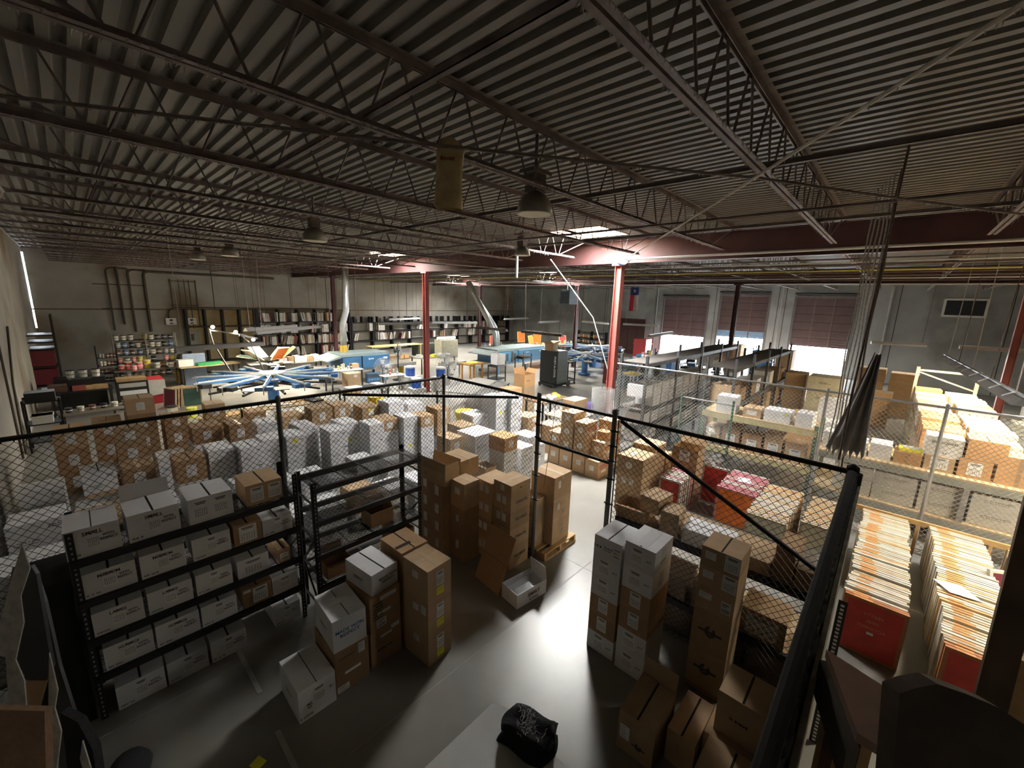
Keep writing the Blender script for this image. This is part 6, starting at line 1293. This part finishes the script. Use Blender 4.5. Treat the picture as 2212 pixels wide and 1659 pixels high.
slabs('white case on the pale bench left of the raised screens', 3.1, 21.6, .902, .5, .35, .28, PAPER, 5, 'case', 'storage_case'); slabs('blue sheet standing behind the pale bench', 3.5, 22.1, 0, .8, .05, 1.35, mat('sheet_blue', (.22, .28, .40), .5), 5, 'sheet', 'panel_sheet')
table('long low bench between the raised screens and the dryer', 7.3, 20.6, 1.8, .7, .85, mat('grimy_top', (.16, .14, .11), .6), BLACK, name='work_bench')
for i in range(6): slabs('white carton end on the bench behind the dryer hood, %s from left' % ORD[i], 6.55 + i * .29, 20.6, .852, .25, .4, .24 + .03 * (i % 3), (WHITE, TAN, WHITE, WHITE, TAN, WHITE)[i], 0, 'box', 'small_carton')
for i, (x, y) in enumerate(((11.2, 20.6), (11.7, 20.8), (12.1, 20.5))): pile(x, y, .42, .42, (.4, .36), (TAN, ORANGE, TAN)[i], 'behind the dark dryer exit, %s' % ORD[i])
table('grey outfeed table behind the pink column', 13.6, 18.6, 2.3, 1.0, .86, PAL_, BLACK, name='work_bench')
for i in range(8): rr = random.Random(40 + i); slabs('folded garment pile on the grey outfeed table, %s from left' % ORD[i], 12.65 + i * .26, 18.6 + rr.uniform(-.25, .25), .862, .24, .3, rr.uniform(.05, .16), rr.choice((PAPER, YELLOW, BLK, WHITE, PWH)), rr.uniform(-15, 15), 'garments', 'garment_pile')
for i in range(14):
    rr = random.Random(70 + i); x = 18.2 + (i % 5) * 1.5 + rr.uniform(-.2, .2); y = 9.6 + (i // 5) * 2.0 + rr.uniform(-.3, .3)
    if 17.4 < x < 21.8 and 10.6 < y < 14.6 or (abs(x - 18.3) < .6 and abs(y - 10.2) < .7): continue
    b = MB(); b.box(-.3, .3, -.25, .25, 0, .75); b.box(-.34, .34, -.3, .3, .75, .79, 1); simple('press_cabinet', 'small equipment cabinet behind the tall red column, spot %s' % ORD[i], 'cabinet', b, [rr.choice((PB, BLACK, PWH, mat('teal_top', (.12, .22, .24), .5))), rr.choice((WHITEPAINT, PALE, PAL_))], (x, y, 0), R(rr.uniform(-20, 20)), 'equipment behind the red column')
    slabs('garment pile on the equipment cabinet at spot %s' % ORD[i], x, y, .792, .35, .35, rr.uniform(.06, .25), rr.choice((PAPER, DRYL, BLK, WHITE, INKC[6])), rr.uniform(0, 40), 'garments', 'garment_pile')
chair = bpy.data.objects['office_chair']
for i, (x, y, a) in enumerate(((22.6, 6.3, 40), (23.8, 6.9, 110), (24.2, 3.6, -30))): dup(chair, (x, y, 0), R(a), 'swivel chair standing near the docks, %s from left' % ('first', 'second', 'third')[i], 'chairs near the docks')
for i, (x, y) in enumerate(((20.5, 7.3), (22.0, 7.6), (23.4, 8.2), (19.3, 7.0))): table('steel cart table behind the dark carton rack, %s' % ORD[i], x, y, 1.1, .7, .9, GALV, BLACK); slabs('dark cloth pile on the steel cart table, %s' % ORD[i], x, y, .902, .6, .4, .2, (BLK, PB, BLK, PAPER)[i], 10 * i, 'garments', 'garment_pile')

# ================================================================ hanging lights, cords and the things up under the roof
LAMPW = (1.0, .93, .76)
TUBEM = glow('fluorescent_tube', LAMPW, TUBE)
GREYFIX = mat('grey_reflector', (.22, .22, .215), .5, .2, dust=(.33, .31, .28))
def fixture(label, p, q, z, lit=0.0, cords=2, wide=.24, tubes=True, top=5.725, body=None, hue=LAMPW):
    """twin-tube shop light from p to q, hanging on cords from the joists"""
    p = Vector((*p, z)); q = Vector((*q, z)); L = (q - p).length; a = math.atan2(q.y - p.y, q.x - p.x)
    t = thing('shop_light', label, 'light fixture', p, a, 'hanging shop lights')
    b = MB(); w = wide / 2; b.add([(0, -w, -.035), (L, -w, -.035), (L, -w * .35, .07), (0, -w * .35, .07), (0, w, -.035), (L, w, -.035), (L, w * .35, .07), (0, w * .35, .07)], [(0, 1, 2, 3), (5, 4, 7, 6), (3, 2, 6, 7), (0, 3, 7, 4), (1, 5, 6, 2), (0, 4, 5, 1)]); b.box(0, L, -.025, .025, .07, .10); b.build('reflector', body or GREYFIX, t)
    for s_ in (-1, 1): b = MB(); b.tube([(.03, s_ * .045, .012), (L - .03, s_ * .045, .012)], .016, 8); k = b.build('tube', TUBEM if lit else WHITEPAINT, t)
    for i in range(cords): u = L * (.08 + .84 * i / max(1, cords - 1)); b = MB(); b.tube([(u, 0, .1), (u + random.uniform(-.1, .1), random.uniform(-.05, .05), top - z)], .008, 5); b.build('cord', DARKCABLE if i % 2 else mat('pale_cord', (0.5, 0.46, 0.40), 0.9), t)
    if lit:
        A = bpy.data.lights.new('shop_light_lamp', 'AREA'); A.shape = 'RECTANGLE'; A.size = L; A.size_y = .12; A.energy = lit * LAMPS; A.color = hue
        put('shop_light_lamp', A, t, (L / 2, 0, -.05))
    return t
FIX = [('long shop light over the rotary press', (1.93, 14.71), (4.25, 15.13), 2.35, 45), ('upper shop light of the pair before the screen racks', (4.81, 19.19), (7.23, 20.56), 2.5, 90),
       ('lower shop light of the pair before the screen racks', (5.02, 18.69), (8.79, 21.52), 2.4, 90), ('shop light crossing behind the pink column', (12.41, 22.22), (15.73, 22.07), 2.4, 80),
       ('shop light left of the pink column, farther back', (13.56, 23.24), (16.58, 24.33), 2.6, 60), ('thin shop light right of the pink column', (16.33, 22.39), (19.35, 21.44), 2.4, 60),
       ('dark shop light over the light blue dryer', (16.13, 17.87), (15.99, 15.31), 2.4, 0), ('pale shop light farthest back near the corner', (24.07, 23.34), (27.75, 24.06), 2.5, 60),
       ('shop light over the screens behind the dryer', (23.24, 19.08), (26.26, 19.41), 2.5, 60), ('dark long shop light left of the dark column', (16.30, 14.48), (16.19, 11.78), 2.4, 70),
       ('thin shop light on the left of the tall red column', (26.55, 17.54), (25.79, 14.89), 2.6, 50), ('white shop light right of the tall red column', (26.48, 14.12), (27.12, 11.85), 2.6, 0),
       ('tilted shop light before the first dock door', (19.08, 8.75), (23.09, 9.25), 2.5, 0)]
for lb, p, q, z, e in FIX:
    k = .80; fixture(lb, (p[0], p[1]), (q[0], q[1]), z, e, body=WHITEPAINT if lb.startswith(('white', 'thin', 'tilted', 'pale')) else None)
fixture('white shop light hanging before the right dock wall', (24.0, .8), (24.6, -.95), 2.65, 90, body=WHITEPAINT); fixture('white shop light at the right edge before the dock wall', (22.6, -1.75), (22.7, -3.3), 2.78, 90, body=WHITEPAINT)
t = fixture('long grey shop light over the bright cartons on the right', (17.8, -1.12), (9.55, -1.56), 2.72, 165, 5, .30, hue=(1, .85, .58))
for i in range(9): b = MB(); b.tube([(.5 + i * .9, -.16, .02), (.5 + i * .9, -.05, .09), (.5 + i * .9, .05, .07)], .012, 5); b.build('clip', WHITEPAINT, t)
fixture('shop light above the shelving beside the long rack', (12.2, -3.4), (16.5, -3.4), 2.8, 100, 2, .2, hue=(1, .85, .58))
fixture('shop light added out of view before the plywood shelving', (7.4, -3.3), (7.4, -2.1), 2.6, 60, 2, .2, hue=(1, .85, .58))  # lamp added outside the view to brighten the shelving fronts
# three hot bulbs on the striping lamp stand at the left
t = thing('lamp_stand', 'black lamp boom with three bright bulbs over the rotary press', 'lamp', (4.7, 19.6, 0))
b = MB(); b.tube([(-.25, -.8, 0), (-.9, .2, 2.0), (-.95, .3, 2.55)], .03, 6); b.tube([(.75, -1.2, 0), (.35, .0, 1.9), (.1, .2, 2.3)], .03, 6); b.tube([(-.95, .3, 2.5), (.1, .2, 2.3), (.6, .1, 2.1)], .03, 6); b.build('boom', BLACK, t)
b = MB(); b.bar((.0, .1, 2.28), (.62, .0, 2.12), .22, .06); b.build('shade', BLACK, t)
for i, (x, y, z) in enumerate(((-.85, .2, 2.62), (-.1, .15, 2.40), (.45, -.05, 2.08))):
    b = MB(); b.lathe([(.01, -.06), (.06, -.03), (.07, .02), (.03, .07)], 10, (x, y, z)); b.build('bulb', glow('hot_bulb', (1, .9, .68), 60), t)
    Lp = bpy.data.lights.new('bulb_light', 'POINT'); Lp.energy = 28 * LAMPS; Lp.color = (1, .86, .58); Lp.shadow_soft_size = .1; put('bulb_light', Lp, t, (x, y, z - .15))
# high-bay lamps
def highbay(label, x, y, z, s=1.0):
    t = thing('high_bay_lamp', label, 'lamp', (x, y, z), 0, 'high bay lamps')
    b = MB(); b.lathe([(.20 * s, 0), (.21 * s, .0), (.19 * s, .12 * s), (.13 * s, .20 * s), (.07 * s, .23 * s)], 20); b.build('shade', mat('lamp_shade', (.25, .23, .18), .5, dust=(.2, .17, .13)), t, smooth=True)
    b = MB(); b.lathe([(.18 * s, -.004), (.195 * s, .004), (.17 * s, .05 * s)], 20); b.build('lens', mat('lamp_lens', (.55, .50, .32), .4), t)
    b = MB(); b.box(-.08, .08, -.08, .08, .23 * s, .23 * s + .2); b.box(-.15, .15, -.1, .1, .40, .44); b.tube([(0, 0, .3), (0, 0, 5.725 - z)], .02, 6); b.build('ballast', DUSTSTEEL, t)
highbay('dusty high-bay lamp hanging near the joists before the skylight', 3.62, 3.10, 4.93, .95); highbay('high-bay lamp farther back at the left', *(3.23, 7.97), 4.95); highbay('small high-bay lamp deep in the left joists', *(3.18, 13.42), 4.95); highbay('small high-bay lamp farthest left', *(2.96, 16.12), 4.95); highbay('lamp by the first girder left of the red column', *(6.78, 6.10), 4.95, .8)
# stained sack hanging on the cable
b = MB(); n = 16; prof = [(.03, .50), (.075, .46), (.09, .40), (.085, .3), (.088, .15), (.095, .02), (.085, 0)]
for i, (rr_, z) in enumerate(prof):
    for k in range(n): a = 2 * math.pi * k / n; f_ = 1 + .1 * math.sin(3 * a + i); b.v.append((rr_ * f_ * math.cos(a) * 1.15, rr_ * f_ * math.sin(a) * .6, z))
b.f = [(i * n + k, i * n + (k + 1) % n, (i + 1) * n + (k + 1) % n, (i + 1) * n + k) for i in range(len(prof) - 1) for k in range(n)] + [tuple(range(n))]; b.m = [0] * len(b.f)
o = simple('cloth_sack', 'stained canvas sack hanging from the dusty cable', 'sack', b, mat('stained_canvas', (.50, .38, .20), .9, var=.2, scale=12, stain=((.22, .10, .05), 5, .62, .8)), (2.12, 2.68, 4.68), R(-45), None, True)
k = put('printing', print_mesh(.12, .05, mat('sack_print', (.22, .07, .03), .8)), o, (.0, -.066, .34), (R(90), 0, 0))
# dark hooded cloth and ropes on the right
t = thing('hanging_ropes', 'bundle of pale ropes hanging from the roof on the right', 'ropes', (6.1, .28, 0))
rr = random.Random(8)
for i in range(6):
    x = 1.1 + i * .35; b = MB(); pts = [(.55 + x * .5 + .0 * j, .05 * i - .12 * (j / 12) * 0 + .01 * math.sin(j * 1.3 + i), 5.73 - j * .33) for j in range(13)]; b.tube([(px_, py, z) for px_, py, z in pts], .010 if i else .013, 5); b.build('rope', mat('grey_rope', (.30, .29, .27), .9, var=.3, scale=30) if i else DARKCABLE, t)
b = MB(); b.tube([(.1, -.06, 5.73), (.05, .0, 3.0), (.0, -.0, 2.25)], .013, 6); b.build('rope', DARKCABLE, t)
b = MB(); n, k_ = 18, 12
for s_ in (0, 1):
    for j in range(k_ + 1):
        v = j / k_; wd = .035 + .15 * v ** 1.1; zc = 3.5 - 1.2 * v
        for i in range(n + 1):
            u = i / n * 2 - 1; edge = .12 * math.sin(i * 2.4) * (v > .9) * (abs(u) < .95)
            b.v.append((.35 - .25 * v + .05 * math.sin(u * 9) * (1 - .3 * v) + s_ * .006, u * wd + .12 * v, zc - edge * .6 + .03 * abs(u)))
N1 = (n + 1) * (k_ + 1)
for s_ in (0, 1):
    for j in range(k_):
        for i in range(n): a = s_ * N1 + j * (n + 1) + i; q = (a, a + 1, a + n + 2, a + n + 1); b.f.append(q if s_ else q[::-1]); b.m.append(0)
o = simple('hanging_cloth', 'torn grey cloth hanging on the ropes before the shelving', 'cloth', b, mat('grey_cloth', (.42, .415, .42), .9, var=.15), (6.12, .13, 0), 0, None, True)
# loose conduits and cords in the joists
for i, (a, c, r_, m_) in enumerate((((-.6, 5.4, 5.5), (-.3, 6.6, 4.9), .03, DUSTY), ((-.3, 6.6, 4.9), (-.55, 9.5, 5.05), .03, DUSTY))): b = MB(); b.tube([a, c], r_, 6); simple('lint_pipe', 'lint-covered pipe hanging at the upper left, %s piece' % ('upper', 'lower')[i], 'pipe', b, m_)
cable('pale_wire', 'pale wire sagging under the joists over the print shop', sag((-.9, 9.6, 5.1), (10.2, 9.9, 5.05), .12, 20), .01, mat('pale_cord', (0.5, 0.46, 0.40), 0.9))
b = MB(); b.tube([(8.9, 7.0, 5.1), (10.05, 6.3, 3.6), (10.46, 5.85, 1.9)], .015, 6); simple('white_hose', 'white pipe slanting down to the tall red column', 'pipe', b, PWH)
b = MB(); b.lathe([(.02, -.15), (.14, -.1), (.15, .05), (.05, .16)], 12); simple('white_bag', 'white cloth bag tied at the side of the tall red column', 'bag', b, PWH, (10.52, 5.83, 1.75), 0, None, True)
b = MB(); b.tube([(8.25, 7.6, 5.73), (8.25, 7.6, 4.6)], .035, 8); simple('hanging_pipe', 'short white pipe hanging under the joists left of the skylight', 'pipe', b, PWH)
# many thin drop cords over the print shop
for i in range(26):
    rr = random.Random(i); x, y = rr.uniform(4, 20), rr.uniform(17, 27); b = MB(); b.tube([(x, y, 5.725), (x + rr.uniform(-.1, .1), y, rr.uniform(2.5, 3.4))], .008, 4)
    simple('drop_cord', 'thin drop cord hanging from the roof over the print shop', 'cord', b, DARKCABLE, (0, 0, 0), 0, 'drop cords over the print shop')

# ================================================================ what stands close to the camera
def plate(name, label, cat, pts, t, m_, group=None):
    b = MB(); n = len(pts); v = [Vector(p) for p in pts]; nn = (v[1] - v[0]).cross(v[2] - v[0]).normalized() * t
    b.add(v + [q + nn for q in v], [tuple(range(n)), tuple(range(2 * n - 1, n - 1, -1))] + [(i, n + i, n + (i + 1) % n, (i + 1) % n) for i in range(n)])
    return simple(name, label, cat, b, m_, group=group)
REDWOOD = mat('reddish_board', (.26, .165, .125), .55, var=.2, scale=6)
# stair guard at the lower right: a capped dark wooden rail with balusters, a broad board and a slanting post
plate('stair_guard', 'reddish wooden cap board of the stair guard at the lower right', 'railing', [(*(1.96, 0.01), 2.6), (*(1.61, -0.11), 2.6), (*(1.60, -0.29), 2.6), (*(1.85, -0.35), 2.6)], .035, REDWOOD)
g_ = bpy.data.objects['stair_guard']
a0, a1 = Vector((*(1.96, 0.01), 2.6)), Vector((*(1.61, -0.11), 2.6))
b = MB(); b.bar(a0 + Vector((0, 0, -.10)), a1 + Vector((0, 0, -.10)), .03, .16); b.build('side_board', mat('grey_board', (.12, .105, .09), .7, var=.2), g_)
for i in range(7):
    q = a0.lerp(a1, .05 + i * .15) + Vector((.05 if i else .03, -.04, 0)); b = MB(); b.box(q.x - .014, q.x + .014, q.y - .014, q.y + .014, .0 if i == 0 else 1.2, q.z - .02); b.build('baluster', DARKWOOD if i % 3 else WOOD, g_)
b = MB(); b.bar((a0.x, a0.y - .05, 1.2), (a1.x, a1.y - .05, 1.2), .05, .1); b.build('lower_rail', DARKWOOD, g_)
plate('dark_board', 'broad dark rounded wooden board in the lower right corner', 'board', [(1.259, -0.138, 2.809), (1.308, -0.111, 3.074), (1.337, -0.138, 3.089), (1.374, -0.175, 3.100), (1.421, -0.233, 3.077), (1.470, -0.295, 3.047), (1.511, -0.352, 3.005), (1.553, -0.413, 2.949), (1.617, -0.520, 2.825)][::-1], .045, mat('near_black_wood', (.05, .035, .024), .6, var=.3, scale=9))
b = MB(); b.bar((2.949, -0.639, 1.960), (3.289, -0.670, 3.082), .11, .09); simple('slanting_post', 'dark slanting wooden post crossing the right frame rows', 'post', b, mat('dark_post_wood', (.12, .08, .055), .5, var=.25))
b = MB(); b.bar((3.644, -0.903, 1.074), (3.857, -0.891, 1.883), .14, .12); simple('pine_post', 'pale pine post at the lower right edge', 'post', b, WOOD)
# display rack with flattened goods at the lower left
NP = mat('grey_newsprint', (.42, .42, .38), .85, var=.25, scale=18)
plate('folded_sheet', 'grey-white zigzag paper sheet standing at the lower left', 'paper', [(-0.337, 3.392, 2.580), (-0.325, 3.340, 2.449), (-0.380, 3.353, 2.295), (-0.386, 3.317, 2.150), (-0.444, 3.318, 1.946), (-0.425, 3.264, 1.833), (-0.436, 3.229, 1.675), (-0.502, 3.299, 1.673), (-0.480, 3.360, 1.957), (-0.533, 3.425, 1.980), (-0.465, 3.412, 2.185), (-0.403, 3.407, 2.390)], .006, NP)
plate('folded_sheet', 'lower grey-white paper sheet beside the tan sheet at the left edge', 'paper', [(-0.283, 2.909, 2.164), (-0.277, 2.848, 1.980), (-0.299, 2.844, 1.887), (-0.291, 2.801, 1.772), (-0.340, 2.784, 1.539), (-0.382, 2.829, 1.537), (-0.321, 2.868, 1.886)], .006, NP)
plate('folded_sheet', 'small white paper edge low at the left', 'paper', [(-0.233, 2.843, 1.620), (-0.221, 2.787, 1.476), (-0.247, 2.801, 1.426), (-0.255, 2.838, 1.523)], .006, NP)
plate('black_board', 'black upright panel between the paper sheets at the left', 'panel', [(-0.340, 3.557, 2.364), (-0.324, 3.525, 2.316), (-0.329, 3.369, 1.778), (-0.362, 3.380, 1.695), (-0.437, 3.461, 1.692), (-0.469, 3.526, 1.798), (-0.408, 3.533, 2.043), (-0.405, 3.571, 2.178)], .02, BLACK)
plate('black_board', 'long black slanting board at the lower left', 'panel', [(-0.345, 3.686, 2.281), (-0.323, 3.604, 2.080), (-0.311, 3.473, 1.688), (-0.284, 3.361, 1.409), (-0.233, 3.173, 0.963), (-0.400, 3.351, 0.956), (-0.330, 3.485, 1.659)], .02, BLACK)
plate('brown_card', 'narrow brown card standing among the sheets at the left', 'cardboard', [(-0.411, 3.567, 1.894), (-0.372, 3.518, 1.868), (-0.351, 3.446, 1.704), (-0.427, 3.457, 1.464), (-0.480, 3.515, 1.468)], .01, BROWN)
plate('brown_card', 'second brown card behind the black panel at the left', 'cardboard', [(-0.365, 3.686, 1.955), (-0.339, 3.607, 1.785), (-0.380, 3.592, 1.583), (-0.417, 3.648, 1.638)], .01, BROWN)
plate('tan_sheet', 'tan fibreboard sheet in the lower left corner', 'cardboard', [(-0.462, 2.656, 2.174), (-0.288, 2.468, 2.175), (-0.324, 2.410, 1.849), (-0.505, 2.602, 1.841)], .03, mat('fibreboard', (.30, .19, .12), .85, var=.12, scale=40))
plate('dark_garment', 'dark crumpled garment bag at the bottom left', 'bag', [(-0.323, 3.222, 1.559), (-0.259, 3.139, 1.509), (-0.220, 3.050, 1.353), (-0.225, 2.992, 1.141), (-0.340, 3.114, 1.136), (-0.328, 3.172, 1.374)], .05, BLK)
b = MB(); b.lathe([(.02, 0), (.13, .0), (.15, .07), (.11, .15), (.02, .17)], 14); simple('dark_bundle', 'dark cloth bundle on the floor at the bottom left', 'bundle', b, mat('charcoal_cloth', (.03, .03, .035), .9, bump=.5, scale=25), (*(-0.12, 4.12), 0), 0, None, True)
q = (0.64, 3.46); b = MB(); b.box(-.045, .045, -.05, .05, 0, .004); simple('yellow_card', 'small yellow card lying on the floor at the bottom', 'card', b, YELLOW, (q[0], q[1], .001), R(20))
for i, (p_, q_) in enumerate((((0.85, 4.94), (0.86, 4.17)), ((0.85, 3.64), (0.85, 3.18)))):
    p_, q_ = Vector((*p_, .002)), Vector((*q_, .002)); b = MB(); b.bar(p_, q_, .045, .002); simple('floor_tape', 'pale strip of tape on the cage floor, %s piece' % ('upper', 'lower')[i], 'tape', b, mat('floor_tape', (.42, .41, .37), .6, var=.2))
# conduits on the left wall
for i, (pa, pb) in enumerate((((13.5, 4.4), (13.5, .3)), ((16.0, 3.0), (14.6, 1.8)))):
    b = MB(); b.tube([(-1.06, pa[0], pa[1]), (-1.06, pb[0], pb[1])] + ([(-1.06, 14.2, .2)] if i else []), .022, 6); simple('wall_conduit', 'dark conduit on the left wall, %s one' % ('straight', 'bent')[i], 'conduit', b, CONDUIT)
